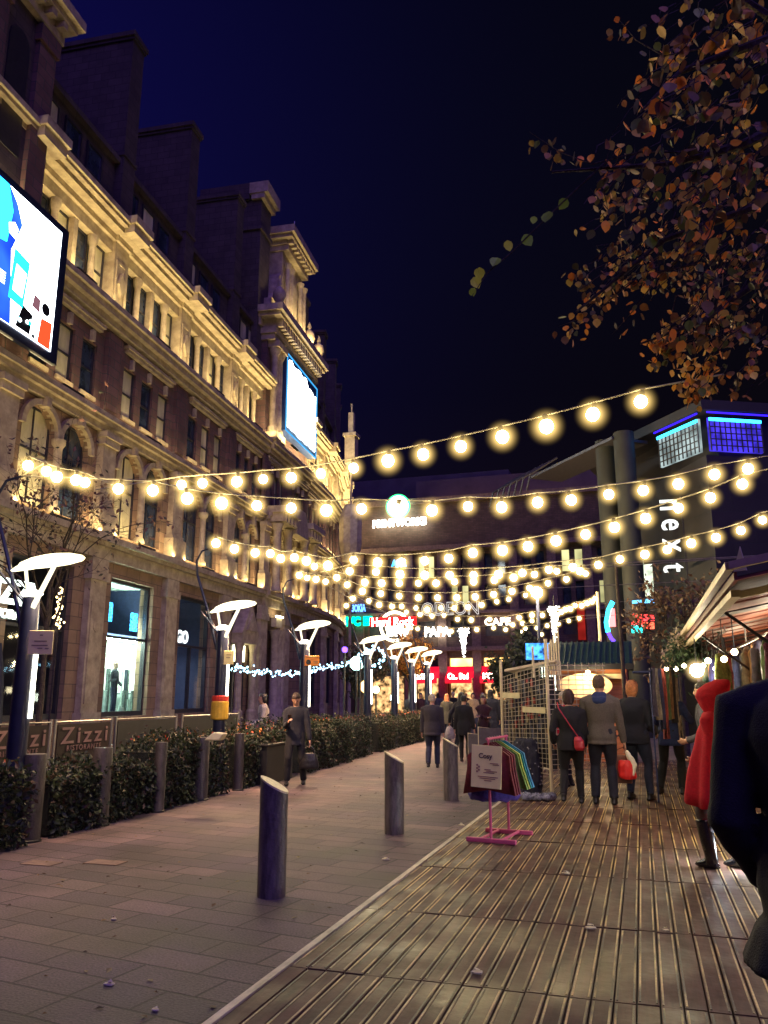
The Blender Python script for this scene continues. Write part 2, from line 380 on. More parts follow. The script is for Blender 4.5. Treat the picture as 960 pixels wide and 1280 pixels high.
def bay(s0, s1, kind='std', idx=0, prot=0.0):
    M, w = fr(s0, s1); M = M @ Matrix.Translation((0, prot, 0))
    rnd = random.Random(idx*7+1)
    wb = MB(); c = w/2
    # ground storey opening
    gh = [[(1.0, .95), (w-1.0, .95), (w-1.0, 5.2), (1.0, 5.2)]]
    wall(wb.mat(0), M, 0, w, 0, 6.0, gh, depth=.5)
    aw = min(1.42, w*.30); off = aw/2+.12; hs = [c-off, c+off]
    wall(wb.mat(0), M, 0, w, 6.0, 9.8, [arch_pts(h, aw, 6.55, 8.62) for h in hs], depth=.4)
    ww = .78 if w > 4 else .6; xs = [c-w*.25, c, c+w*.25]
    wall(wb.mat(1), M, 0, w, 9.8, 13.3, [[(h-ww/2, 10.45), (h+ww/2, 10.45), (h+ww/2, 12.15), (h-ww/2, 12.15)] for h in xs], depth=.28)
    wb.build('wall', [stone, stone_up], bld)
    # side returns where a pavilion stands forward
    if prot:
        sr = MB()
        for xx in (0, w): sr.box(xx-.001, xx+.001, -prot-.1, 0, 0, 13.3, M)
        sr.build('side_wall', stone, bld)
    # pilasters
    for xx in ((0,) if kind != 'last' else (0, w)):
        p = MB()
        p.mat(0).box(xx-.5, xx+.5, 0, .28, 0, 1.1, M).box(xx-.42, xx+.42, 0, .2, 1.1, 4.95, M).box(xx-.5, xx+.5, 0, .27, 4.95, 5.2, M).box(xx-.44, xx+.44, 0, .22, 5.2, 5.6, M)
        p.box(xx-.33, xx+.33, .2, .235, 1.35, 4.3, M); p.lathe([(.05, -.03), (.2, -.02), (.2, .02), (.05, .03)], n=14, M=M @ Matrix.Translation((xx, .235, 3.6)) @ Matrix.Rotation(R(90), 4, 'X'))
        p.box(xx-.5, xx+.5, 0, .36, 6.3, 7.05, M).box(xx-.42, xx+.42, 0, .28, 7.05, 7.2, M).box(xx-.36, xx+.36, 0, .22, 7.2, 9.1, M)
        p.box(xx-.42, xx+.42, 0, .3, 9.1, 9.32, M).box(xx-.46, xx+.46, 0, .36, 9.32, 9.5, M)
        p.mat(1).box(xx-.4, xx+.4, 0, .13, 10.02, 12.8, M).box(xx-.3, xx+.3, .13, .17, 10.3, 12.4, M)
        p.build('pilaster', [trim, stone_up], bld)
    # arch rings, keystones, mid column
    a = MB()
    for h in hs:
        r0, r1 = aw/2, aw/2+.17; n = 12
        for i in range(n):
            t0, t1 = math.pi*i/n, math.pi*(i+1)/n
            q = [(h+r0*math.cos(t0), 8.62+r0*math.sin(t0)), (h+r1*math.cos(t0), 8.62+r1*math.sin(t0)), (h+r1*math.cos(t1), 8.62+r1*math.sin(t1)), (h+r0*math.cos(t1), 8.62+r0*math.sin(t1))]
            a.prism([(u, v) for u, v in q], 'y', -.1, .12, M)
        a.box(h-.1, h+.1, 0, .26, 8.62+aw/2-.05, 9.55, M)
    a.build('arch_surround', trim, bld)
    cl = MB()
    cl.lathe([(.19, 6.5), (.19, 6.62), (.13, 6.7), (.12, 8.3), (.13, 8.36), (.19, 8.45), (.2, 8.6)], n=12, M=M @ Matrix.Translation((c, .06, 0)))
    cl.build('column', trim, bld, smooth=True)
    for h in hs: sash(M, h, aw, 6.55, 9.3, -.17, bld, pane_dk if rnd.random() < .7 else pane_bl, 'arched_window', True, 8.1)
    # ground cornice, first floor cornice
    q = MB()
    q.box(0, w, 0, .2, 5.62, 6.0, M).box(0, w, 0, .34, 6.0, 6.12, M).box(0, w, 0, .45, 6.12, 6.3, M)
    q.build('ground_cornice', trim, bld); q = MB()
    q.box(0, w, 0, .18, 9.52, 9.72, M).box(0, w, 0, .32, 9.72, 9.86, M).box(0, w, 0, .42, 9.86, 10.02, M)
    q.build('string_course', trim, bld)
    for h, in [(x_,) for x_ in xs]:
        sash(M, h, ww, 10.45, 12.15, -.09, bld, pane_bl if rnd.random() < .72 else pane_dk)
    s = MB()
    hw_ = min(1.66, w/2-.03); s.box(c-hw_+.06, c+hw_-.06, 0, .14, 12.62, 12.74, M).box(c-hw_, c+hw_, 0, .2, 12.74, 12.84, M)
    for h in xs: s.box(h-.07, h+.07, 0, .12, 12.15, 12.5, M).box(h-.4, h+.4, .003, .08, 10.33, 10.45, M)
    s.build('window_hood', trim, bld); s = MB()
    s.box(0, w, 0, .25, 12.98, 13.2, M).box(0, w, 0, .42, 13.2, 13.42, M).box(0, w, 0, .52, 13.42, 13.6, M)
    s.build('sill_cornice', trim, bld)
    if kind == 'tower': return M, w
    # colonnade storey
    k = MB(); k.mat(0).box(0, w, -.9, -.55, 13.61, 16.2, M); k.box(0, w, -.55, 0, 15.62, 16.0, M); k.box(0, w, -.55, .02, 13.603, 13.75, M); k.build('wall', trim, bld)
    n = 4; x0, x1 = .42, w-.42; st = (x1-x0)/n
    for i in range(n): sash(M, x0+st*(i+.5), st*.86, 13.8, 15.6, -.24, bld, pane_dk if rnd.random() < .8 else pane_bl, 'colonnade_window')
    for i in range(1, n):
        cc = MB(); xx = x0+st*i
        if i % 2: cc.lathe([(.15, 13.75), (.15, 13.88), (.11, 13.95), (.10, 15.25), (.12, 15.3), (.16, 15.42), (.17, 15.62)], n=12, M=M @ Matrix.Translation((xx, -.09, 0))); cc.build('column', trim, bld, smooth=True)
        else: cc.box(xx-.10, xx+.10, -.5, -.04, 13.75, 15.62, M); cc.build('pier', trim, bld)
    e_ = MB()
    e_.box(-.42, .42, -.55, .1, 13.603, 16.0, M); e_.box(-.3, .3, .1, .13, 13.8, 13.9, M).box(-.3, .3, .1, .13, 15.3, 15.4, M).box(-.3, -.22, .1, .14, 13.9, 15.3, M).box(.22, .3, .1, .14, 13.9, 15.3, M)
    dm = [(0, 14.15), (.2, 14.6), (0, 15.05), (-.2, 14.6)]; e_.prism(dm, 'y', .1, .2, M)
    e_.build('diamond_pier', trim, bld)
    e2 = MB()
    e2.box(.45, w-.45, 0, .12, 16.0, 16.2, M).box(0, w, -.9, .42, 16.2, 16.36, M).box(0, w, -.9, .58, 16.36, 16.48, M).box(0, w, -.9, .66, 16.48, 16.66, M)
    e2.box(-.45, .45, -.5, .2, 16.003, 16.2, M).box(-.5, .5, -.5, .78, 16.203, 16.5, M).box(-.56, .56, -.5, .88, 16.5, 16.76, M)
    e2.build('crowning_cornice', trim, bld)
    # attic with dormers
    at = MB(); at.mat(0).box(0, w, -4, -.5, 16.67, 19.3, M); at.mat(1).box(0, w, -4, -.3, 19.3, 19.5, M)
    at.mat(2).add([M @ Vector(p) for p in ((0, -.35, 19.5), (w, -.35, 19.5), (w, -4, 21.6), (0, -4, 21.6))], [(0, 1, 2, 3)])
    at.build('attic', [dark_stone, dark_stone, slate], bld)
    for h in xs: sash(M, h, .85, 17.0, 18.95, -.42, bld, pane_dk if rnd.random() < .4 else pane_bl, 'attic_window')
    if idx != 2:
        ch = MB(); h_ = 24.3
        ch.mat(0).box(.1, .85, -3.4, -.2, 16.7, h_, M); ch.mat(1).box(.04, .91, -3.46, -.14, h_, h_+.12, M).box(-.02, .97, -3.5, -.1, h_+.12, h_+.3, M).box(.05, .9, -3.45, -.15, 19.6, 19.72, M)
        ch.build('chimney', [dark_stone, dark_stone], bld)
    return M, w
edges = [-9.0, -4.3, .45, 5.15, 9.85, 14.7, 18.6]
FR = []
for i in range(len(edges)-1): FR.append(bay(edges[i], edges[i+1], idx=i))
FR.append(bay(18.6, 21.8, 'tower', 6, .15)); FR.append(bay(21.8, 25.0, 'tower', 7, .15))
s = 25.0
for i in range(7): FR.append(bay(s, s+4.6, idx=8+i, kind='last' if i == 6 else 'std')); s += 4.6

# near pavilion: forward upper storeys that carry the big screen
M, w = fr(-9.0, .9)
p = MB()
p.mat(0).box(-.5, w-.4, -4, .4, 13.7, 19.6, M)
for xx in (1.2, 3.3, 5.2, 7.1, w-.85): p.mat(1).box(xx-.35, xx+.35, .4, .55, 14.0, 19.5, M).box(xx-.42, xx+.42, .4, .62, 19.0, 19.5, M)
p.build('pavilion_wall', [dark_stone, stone_up], bld)
p = MB(); p.box(-.6, w-.3, -4, .6, 19.6, 19.85, M).box(-.7, w-.1, -4, .85, 20.1, 20.3, M).box(-.8, w+.05, -4, 1.0, 20.3, 20.6, M).box(-.6, w-.35, -4, .55, 19.85, 20.1, M)
for i in range(18): p.box(w-.7-i*.5, w-.5-i*.5, .55, .82, 19.87, 20.09, M)
p.build('pavilion_cornice', trim, bld)
p = MB()
for i, xx in enumerate((2.25, 4.25, 6.15, 8.1)): p.box(xx-.4, xx+.4, .38, .43, 15.2, 18.4, M); p.prism([(xx+.4*math.cos(math.pi*k/8), 18.4+.4*math.sin(math.pi*k/8)) for k in range(9)], 'y', .38, .43, M)
p.build('pavilion_window', frame_dk, bld)

# tower pavilion
M, w = fr(18.6, 25.0); M = M @ Matrix.Translation((0, .15, 0)); c = w/2
t = MB(); t.mat(0).box(-.3, w, -4, 0, 13.61, 19.0, M); t.build('tower_wall', stone_up, bld)
t = MB()
for xx in (.15, .85):
    t.lathe([(.27, 14.0), (.27, 14.25), (.18, 14.4), (.16, 17.9), (.18, 18.0), (.28, 18.2), (.3, 18.4)], n=12, M=M @ Matrix.Translation((xx, .25, 0)))
    t.box(xx-.3, xx+.3, 0, .56, 13.62, 14.0, M).box(xx-.32, xx+.32, 0, .58, 18.4, 18.7, M)
t.build('tower_columns', trim, bld, smooth=True)
t = MB()
t.box(-.4, w+.1, -4, .4, 18.7, 19.0, M).box(-.5, w+.2, -4, .5, 19.0, 19.3, M).box(-.85, w+.45, -4, .85, 19.75, 19.95, M).box(-1.0, w+.6, -4, 1.0, 19.95, 20.3, M)
for i in range(17):
    xx = -.35+i*(w+.5)/17; t.box(xx, xx+.2, .45, .8, 19.35, 19.75, M)
t.box(-.4, w+.1, -4, .45, 19.3, 19.75, M)
for i in range(6): t.box(-.8, -.4, -.2-i*.6, -.44-i*.6, 19.35, 19.75, M)
t.build('tower_cornice', trim, bld)
a = MB(); MG = M @ Matrix.Translation((-.55, 0, -.85)); c = w/2; k_ = .84
a.box(c-1.9*k_, c+1.9*k_, -2.2, .15, 21.15, 25.2, MG)
for sg_ in (-1, 1):
    a.prism([(c+sg_*u*k_, v) for u, v in ((3.4, 21.15), (1.9, 21.15), (1.9, 23.9), (2.2, 23.6), (2.4, 22.6), (3.0, 22.0), (3.4, 21.9))], 'y', -.5, .1, MG)
    for u in (1.6, .9): a.lathe([(.2, 21.4), (.14, 21.6), (.13, 24.2), (.22, 24.5)], n=10, M=MG @ Matrix.Translation((c+sg_*u*k_, .38, 0)))
a.box(c-2.0*k_, c+2.0*k_, -2.2, .5, 25.2, 25.5, MG).box(c-2.1*k_, c+2.1*k_, -2.2, .45, 25.5, 25.75, MG).box(c-2.4*k_, c+2.4*k_, -2.3, .8, 25.75, 25.95, MG).box(c-2.55*k_, c+2.55*k_, -2.4, .95, 25.95, 26.35, MG)
a.box(c-.5, c+.5, .15, .3, 21.6, 24.0, MG)
for i in range(8): a.box(c-1.7+i*.45, c-1.5+i*.45, .45, .75, 25.52, 25.74, MG)
a.build('gable', trim, bld)
u = MB()
for xx in (-.3, 4.6, w): u.lathe([(.25, 20.3), (.12, 20.5), (.34, 20.95), (.3, 21.25), (.08, 21.5), (.12, 21.65), (.02, 21.95)], n=12, M=M @ Matrix.Translation((xx, .55, 0)))
u.build('urns', trim, bld, smooth=True)
ch = MB(); ch.mat(0).box(-1.0, .35, -3.5, -.3, 16.7, 26.1, M); ch.mat(1).box(-1.15, .5, -.8, -.1, 26.1, 26.4, M).box(-1.2, .6, -.9, .1, 26.4, 27.0, M).mat(0).box(-1.2, .6, -3.6, -.9, 26.1, 27.0, M).box(-1.1, .45, -3.55, -.2, 24.4, 24.6, M)
ch.build('chimney', [dark_stone, trim], bld)
fp = MB(); fp.tube([M @ Vector((4.9, -.6, 20)), M @ Vector((4.9, -.6, 28.6))], [.06, .03], 8); fp.build('flagpole', steel, bld)
# broken pediment balcony over the first floor of the tower
b = MB()
for (a0, a1) in ((.05, 2.2), (4.2, 6.35)):
    b.box(a0, a1, 0, 1.15, 10.03, 10.35, M).box(a0+.08, a1-.08, 0, .95, 9.6, 10.03, M)
    for i in range(4): b.box(a0+.15+i*.48, a0+.35+i*.48, .95, 1.08, 9.62, 10.0, M)
b.prism([(2.25, 9.4), (4.15, 9.4), (3.95, 10.3), (3.6, 10.75), (2.8, 10.75), (2.45, 10.3)], 'y', 0, .9, M)
for xx in (.3, 1.9, 4.5, 6.1): b.lathe([(.26, 6.3), (.2, 6.6), (.18, 9.1), (.28, 9.5)], n=12, M=M @ Matrix.Translation((xx, .6, 0)))
b.build('balcony', trim, bld)
# roof mass behind and mast at the far end
r = MB()
for i in range(12):
    M2, w2 = fr(-9+i*5.7, -9+(i+1)*5.7); r.box(0, w2, -14, -4, 0, 20.5, M2)
r.build('roof_mass', slate, bld)
m_ = thing('ornate_mast', 'tall thin ornamental mast at the far end of the sandstone building', 'mast', (*atD(437, 800, 47).xy, 0))
k = MB(); zt = atD(438, 505, 47).z; zb = atD(438, 580, 47).z
k.tube([(0, 0, 0), (0, 0, zt)], [.11, .05], 10); k.box(-.32, .32, -.32, .32, zb, zb+1.7); k.box(-.42, .42, -.42, .42, zb+1.7, zb+1.9)
k.box(-.16, .16, -.16, .16, zt-2.0, zt-.6); k.lathe([(.5, zb-6), (.7, zb-5), (.7, zb-3.4), (.4, zb-2.6)], n=10)
k.build('mast_post', trim, m_)

# shop windows at street level
WIN = {2: 'dark', 3: 'bright', 4: 'blue'}
def shopfront(i, kind):
    M, w = FR[i]; x0, x1 = 1.0, w-1.0
    f = MB(); t = .09
    f.box(x0, x0+t, -.3, -.15, .95, 5.2, M).box(x1-t, x1, -.3, -.15, .95, 5.2, M).box(x0+t, x1-t, -.3, -.155, 5.1, 5.2, M).box(x0+t, x1-t, -.3, -.155, .95, 1.1, M).box(x0+t, x1-t, -.3, -.16, 3.35, 3.43, M)
    if kind != 'bright': f.box((x0+x1)/2-.03, (x0+x1)/2+.03, -.3, -.165, 1.1, 3.35, M)
    o = f.build('shop_window', frame_dk, bld)
    g_ = MB(); g_.box(x0+t, x1-t, -.25, -.235, 1.1, 5.1, M); g_.build('pane', clear, o)
    col = {'dark': (.05, .045, .06), 'bright': (.75, .85, .80), 'blue': (.10, .12, .20)}[kind]
    rm = MB(); X0, X1 = x0-.6, x1+(1.25 if kind == 'bright' else .6); y1_ = -3.4
    rm.box(X0, X1, y1_-.05, y1_, .1, 5.6, M).box(X0-.05, X0, y1_, -.5, .1, 5.6, M).box(X1, X1+.05, y1_, -.5, .1, 5.6, M).box(X0, X1, y1_, -.5, .85, .93, M).box(X0, X1, y1_, -.5, 5.3, 5.35, M)
    rm.build('shop_interior', mat('interior_'+kind, col, .7, var=.1), o)
    return M, w, o
hall = emit('shop_strip_light', (.75, 1, .92), 14)
for i in (0, 1, 2, 5, 8, 9, 10, 11):
    shopfront(i, 'dark')
M, w, o = shopfront(3, 'bright')
XW = w+.25
a = MB(); a.box(1.6, XW-.2, -2.9, -2.75, 3.42, 3.47, M).box(1.4, XW-.2, -.75, -.62, 3.36, 3.4, M); a.build('strip_light', emit('shop_strip_soft', (.72, 1, .76), 100), o)
a = MB(); a.box(.5, XW, -3.3, -.85, 3.5, 3.58, M); a.build('ceiling_board', mat('navy_board', (.02, .03, .09), .6), o)
a = MB(); a.box(XW-.06, XW-.02, -3.3, -.52, 3.6, 5.3, M); a.build('upper_board', MATS['navy_board'], o)
a = MB()
for k in range(4): a.prism([(-.75-k*.62, 1.75), (-1.2-k*.62, 1.75), (-1.2-k*.62, 2.85), (-1.1-k*.62, 3.05), (-.85-k*.62, 3.05), (-.75-k*.62, 2.85)], 'x', XW-.05, XW-.02, M)
a.build('wall_panels', emit('lit_panels', (.85, 1, .75), 2.2, .4, 3), o)
a = MB(); rr = random.Random(5)
for k in range(46):
    xx = 1.9+rr.random()*2.6; yy = -.7-rr.random()*2.2; hh = rr.choice((.25, .5, .8, 1.5)); ww_ = rr.uniform(.04, .12); a.mat(k % 3).box(xx, xx+ww_, yy, yy-ww_*.8-.0007*k, .935, .95+hh, M)
a.build('shelf_goods', [mat('shop_goods', (.12, .16, .15), .5, var=.6, scale=9), mat('pale_shop_goods', (.5, .6, .55), .5), mat('dark_shop_goods', (.02, .03, .05), .5)], o)
a = MB(); a.box(XW-.5, XW-.1, -2.6, -.8, 1.62, 1.66, M); a.build('shelf', MATS['dark_shop_goods'], o)
for xx, zz, t_ in ((1.75, 4.2, 'a'), (3.35, 4.0, 'b')):
    a = MB(); a.box(xx-.2, xx+.2, -.5, -.45, zz-.3, zz+.3, M); a.build('hanging_screen', emit('cyan_screen', (.05, .45, .9), 3, .95, 14), o)
M, w, o = shopfront(4, 'blue')
a = MB(); a.box(1.3, 2.0, -1.6, -1.5, 4.45, 4.5, M).box(2.3, 2.9, -1.6, -1.5, 4.4, 4.45, M); a.build('strip_light', hall, o)
a = MB(); a.box(1.2, w-1.2, -2.2, -2.0, 2.35, 2.5, M)
for k in range(7): a.box(1.35+k*.33, 1.5+k*.33, -2.0, -1.9, 1.0+(k % 3)*.15, 2.1, M)
a.build('display_rail', mat('pale_goods', (.5, .5, .38), .5, var=.6, scale=7), o)
child_light('display_lamp', o, 'AREA', M @ Vector((w/2, -1.3, 3.2)), (0, 0, 0), 22, (.7, .85, 1), .6)
text('window_lettering', 'GO', .62, emit('white_letter', (.9, 1, 1), 1.6), o, M @ frame3((1.75, -.2, 3.72), (1, 0, 0), (0, 0, 1)), depth=.01, bold=.02)
# pedimented doorway then a lit entrance
M, w = FR[5]
a = MB(); cx = 2.0
a.prism([(cx-1.0, 4.15), (cx+1.0, 4.15), (cx, 5.5)], 'y', .0, .5, M); a.prism([(cx-.6, 4.3), (cx+.6, 4.3), (cx, 5.1)], 'y', .5, .56, M)
a.box(cx-.95, cx+.95, .003, .48, 3.75, 4.15, M)
for xx in (cx-.8, cx+.8): a.lathe([(.24, 0), (.24, .9), (.17, 1.0), (.15, 3.4), (.22, 3.75)], n=12, M=M @ Matrix.Translation((xx, .3, 0)))
a.build('doorway_pediment', trim, bld)
a = MB(); a.box(cx-.55, cx+.55, -.1, .02, 3.0, 3.7, M); a.build('door_fanlight', emit('pale_fanlight', (1, .95, .6), 2.2, .5, 3), bld)
M, w = FR[6]
a = MB(); a.box(1.2, w-1.2, .1, .35, 4.75, 5.15, M); a.build('fascia_panel', cream, bld)
a = MB(); a.box(1.2, w-1.2, .3, .42, 5.2, 5.27, M); a.build('fascia_lamp', emit('fascia_lamp', (1, .92, .6), 10), bld)
for xx in (1.5, 2.3, w-1.3):
    a = MB(); a.lathe([(.3, 0), (.3, .9), (.22, 1.0), (.2, 4.2), (.3, 4.6)], n=14, M=M @ Matrix.Translation((xx, .2, 0))); a.build('column', trim, bld, smooth=True)
a = MB(); a.box(1.1, w-1.1, -.45, -.4, 1.0, 4.6, M); a.build('entrance_glass', pane_dk, bld)
M, w = FR[7]
a = MB(); a.box(1.1, w-1.1, -.45, -.4, 1.0, 4.6, M); a.build('entrance_glass', pane_dk, bld)

# the two advertising screens
M, w = fr(-9.0, .9)
scr = thing('advertising_screen', 'huge lit advertising screen hung on the near end of the sandstone building', 'screen')
x1 = 10.17; x0 = x1-7.2
a = MB(); a.box(x0-.2, x1+.33, .56, .69, 10.25, 14.25, M); a.build('screen_case', navy_metal, scr)
def spoly(name, poly, m, d): q = MB(); q.prism(poly, 'y', d-.012, d, M); return q.build(name, m, scr)
zb, zt_ = 10.5, 14.02
spoly('screen_picture', [(x0, zb), (x1, zb), (x1, zt_), (x0, zt_)], emit('screen_white', (.85, .93, 1), 5.5), 0.715)
spoly('picture_blue_field', [(x0, zb), (x1-1.65, zb), (x1-1.9, zb+1.9), (x1-1.75, zb+2.3), (x1-1.6, zb+2.75), (x1-1.85, zb+3.2), (x1-2.2, zt_), (x0, zt_)], emit('screen_blue', (.015, .07, .9), 1.3, .5, .8), 0.73)
spoly('picture_cyan_field', [(x1-2.6, zb+1.9), (x1-2.1, zb+2.0), (x1-2.0, zb+2.9), (x1-2.25, zt_-.03), (x1-3.2, zt_-.03), (x1-3.3, zb+2.2)], emit('screen_cyan', (.02, .75, 1), 3.0), 0.745)
spoly('picture_phone', [(x1-1.85, zb+.65), (x1-1.3, zb+.6), (x1-1.2, zb+1.9), (x1-1.8, zb+2.0)], emit('screen_teal', (.02, .55, .62), 1.6), 0.76)
spoly('picture_phone_glass', [(x1-1.75, zb+.9), (x1-1.38, zb+.85), (x1-1.3, zb+1.55), (x1-1.7, zb+1.62)], emit('screen_white2', (.8, .95, 1), 3), 0.775)
spoly('picture_dark_shape', [(x1-1.5, zb+.05), (x1-.95, zb+.05), (x1-.9, zb+.6), (x1-1.3, zb+.7)], black_m, 0.76)
spoly('picture_orange_shape', [(x1-.62, zb), (x1-.12, zb), (x1-.1, zb+.75), (x1-.55, zb+.7)], emit('screen_orange', (1, .10, .03), .7), 0.76)
spoly('picture_brown_shape', [(x1-.95, zb+.85), (x1-.65, zb+.8), (x1-.66, zb+1.15), (x1-.9, zb+1.2)], emit('screen_brown', (.16, .07, .09), 1), 0.76)
ra = random.Random(9)
for k in range(5): q = MB(); q.box(x1-2.3+ra.uniform(-.05, .02), x1-2.05, .77, .776, zb+1.15-k*.07, zb+1.18-k*.07, M); q.build('picture_small_print', MATS['screen_white2'], scr)
for k in range(7): xa, za = x1-1.5+ra.uniform(0, 1.1), zb+ra.uniform(.05, .45); spoly('picture_flower', [(xa+.07*math.cos(a_), za+.06*math.sin(a_)) for a_ in (0, 1, 2, 3, 4, 5)], (MATS['screen_white2'], MATS['screen_teal'], black_m)[k % 3], .772+.002*k)
spoly('picture_white_blossom', [(x1-2.1, zb+2.25), (x1-1.85, zb+2.2), (x1-1.8, zb+2.5), (x1-1.95, zb+2.62), (x1-2.15, zb+2.5)], MATS['screen_white2'], .79)
q = MB(); q.lathe([(.04, -.005), (.17, -.004), (.17, .004), (.04, .005)], n=14, M=M @ Matrix.Translation((x1-.42, 0.765, zb+1.0)) @ Matrix.Rotation(R(90), 4, 'X')); q.build('picture_dark_dot', black_m, scr)
M, w = fr(18.6, 25.0); M = M @ Matrix.Translation((0, .15, 0))
sc2 = thing('white_screen', 'glaring white lit screen framed in blue between columns of the tower bay', 'screen')
a = MB(); a.box(1.25, 6.42, .05, .5, 14.5, 18.66, M); a.build('screen_case', mat('blue_case', (.02, .05, .16), .4), sc2)
a = MB(); rr = random.Random(3); zz = [(1.55+i*.35) for i in range(14)]
pl = [(x_, 14.75+rr.uniform(0, .12)) for x_ in zz]+[(x_, 18.25+rr.uniform(0, .25)-(.35 if x_ > 4.6 else 0)) for x_ in reversed(zz)]
a.prism(pl, 'y', .5, .54, M); a.build('screen_picture', emit('screen_glare', (.9, .98, 1), 7), sc2)
a = MB(); a.box(1.25, 1.32, .5, .53, 14.5, 18.66, M).box(1.32, 6.35, .5, .53, 18.59, 18.66, M).box(1.32, 6.35, .5, .53, 14.5, 14.57, M).box(6.35, 6.42, .5, .53, 14.5, 18.66, M); a.build('screen_edge', emit('blue_edge', (.05, .4, .9), .8), sc2)
# floodlights standing on the ledges
fl_b = MB(); fl_b.box(-.35, .35, -.07, .07, 0, .1); 
def flood(M, w, d, z, energy, k, tilt=0):
    o = MB(); o.box(w*.5-.5, w*.5+.5, d-.05, d+.05, z, z+.06, M)
    o = o.build('ledge_floodlight', black_m, bld)
    l = bpy.data.lights.new('flood', 'AREA'); l.shape = 'RECTANGLE'; l.size = w*.85; l.size_y = .08; l.energy = energy; l.color = (1, .77, .36)
    q = bpy.data.objects.new('flood', l); COL.objects.link(q)
    t_ = M.to_3x3().col[0].normalized(); out = M.to_3x3().col[1].normalized()
    dirn = (Vector((0, 0, 1))-out*math.tan(R(tilt))).normalized(); zax = -dirn; yax = zax.cross(t_).normalized()
    m4 = Matrix((t_, yax, zax)).transposed().to_4x4(); m4.translation = M @ Vector((w/2, d, z+.09))
    q.parent = o; q.matrix_local = m4
for i, (M, w) in enumerate(FR):
    flood(M, w, .40, 6.31, 44 if i < 8 else 60, i, 20)
    flood(M, w, .37, 10.03, 12 if i < 8 else 45, i, 15)
    if i not in (6, 7): flood(M, w, .47, 13.61, 72 if i < 8 else 150, i, -3)
    else: flood(M, w, .9, 13.62, 120, i, 8)
M, w = fr(18.6, 25.0); M = M @ Matrix.Translation((0, .15, 0)); flood(M, w, .85, 20.32, 130, 0, 10)
M, w = fr(-9.0, .9); flood(M, w, 1.0, 19.0, 25, 0, 0) if False else None

# ------------------------------------------------------------ the building closing the street
YB = 70.0
fb = thing('cinema_building', 'brown stone building with red shopfront awnings and lit signs closing the street', 'building')
def px2(px, py): return atY(px, py, YB)
XL, XR = px2(300, 800).x, px2(830, 800).x
zr = px2(600, 618).z
b = MB()
ops = []
def rect(px0, py0, px1, py1):
    a, c_ = px2(px0, py1), px2(px1, py0); return [(a.x, a.z), (c_.x, a.z), (c_.x, c_.z), (a.x, c_.z)]
I4 = Matrix.Identity(4)
MF = Matrix(((1, 0, 0, 0), (0, -1, 0, YB), (0, 0, 1, 0), (0, 0, 0, 1)))
gw = [(457, 505), (520, 548), (562, 592), (605, 641), (655, 692), (705, 742), (752, 790)]
hl = []
for p0, p1 in gw:
    hl.append([(px2(p0, 862).x, .02), (px2(p1, 862).x, .02), (px2(p1, 862).x, 4.75), (px2(p0, 862).x, 4.75)])
    hl.append([(px2(p0, 862).x+.2, 6.6), (px2(p1, 862).x-.2, 6.6), (px2(p1, 862).x-.2, 8.0), (px2(p0, 862).x+.2, 8.0)])
    for z0 in (9.2, 12.0):
        for f in (.12, .58):
            a0 = px2(p0, 862).x; ww = (px2(p1, 862).x-a0); hl.append([(a0+f*ww, z0), (a0+(f+.3)*ww, z0), (a0+(f+.3)*ww, z0+1.9), (a0+f*ww, z0+1.9)])
wall(b, MF, XL, XR, 0, zr, hl, depth=.5)
b.build('wall', brickdk, fb)
b = MB(); b.box(XL, XR, YB-.5, YB, 5.35, 5.7).box(XL, XR, YB-.35, YB, 8.6, 8.85).box(XL, XR, YB-.6, YB, 14.4, 14.8).box(XL, XR, YB-.3, YB, zr-.5, zr)
for p0, p1 in gw: b.box(px2(p0, 862).x-.9, px2(p0, 862).x-.15, YB-.28, YB, 0, 14.3)
b.build('string_course', mat('brown_trim', (.24, .16, .12), .8, bump=.3), fb)
b = MB(); b.box(XL, XR, YB+.55, YB+12, 0, zr-.1); b.build('rear_mass', slate, fb)
glow_in = emit('lit_interior', (1, .55, .22), .55, .95, 2.2); amber = emit('amber_window', (1, .6, .16), 2.6, .5, .7)
for i, (p0, p1) in enumerate(gw):
    a0, a1 = px2(p0, 862).x, px2(p1, 862).x
    q = MB(); q.box(a0+.05, a1-.05, YB+.42, YB+.5, .02, 3.2); q.build('shop_window', glow_in if i != 4 else pane_dk, fb)
    q = MB(); q.box(a0+.05, a1-.05, YB+.42, YB+.5, 3.7, 4.72); q.build('transom_window', amber if i in (2, 3) else pane_dk, fb)
    for z0 in (9.2, 12.0):
        for f in (.12, .58):
            ww = a1-a0; q = MB(); q.box(a0+f*ww+.05, a0+(f+.3)*ww-.05, YB+.3, YB+.35, z0, z0+1.9)
            q.build('upper_window', emit('dim_window', (.8, .75, .35), .5, .8, .3) if (i*7+int(f*10)+int(z0)) % 4 == 0 else pane_dk, fb)
red = emit('red_lit_awning', (1, .012, .03), .95, .2, .6); wl = emit('white_neon', (1, .93, .8), 6)
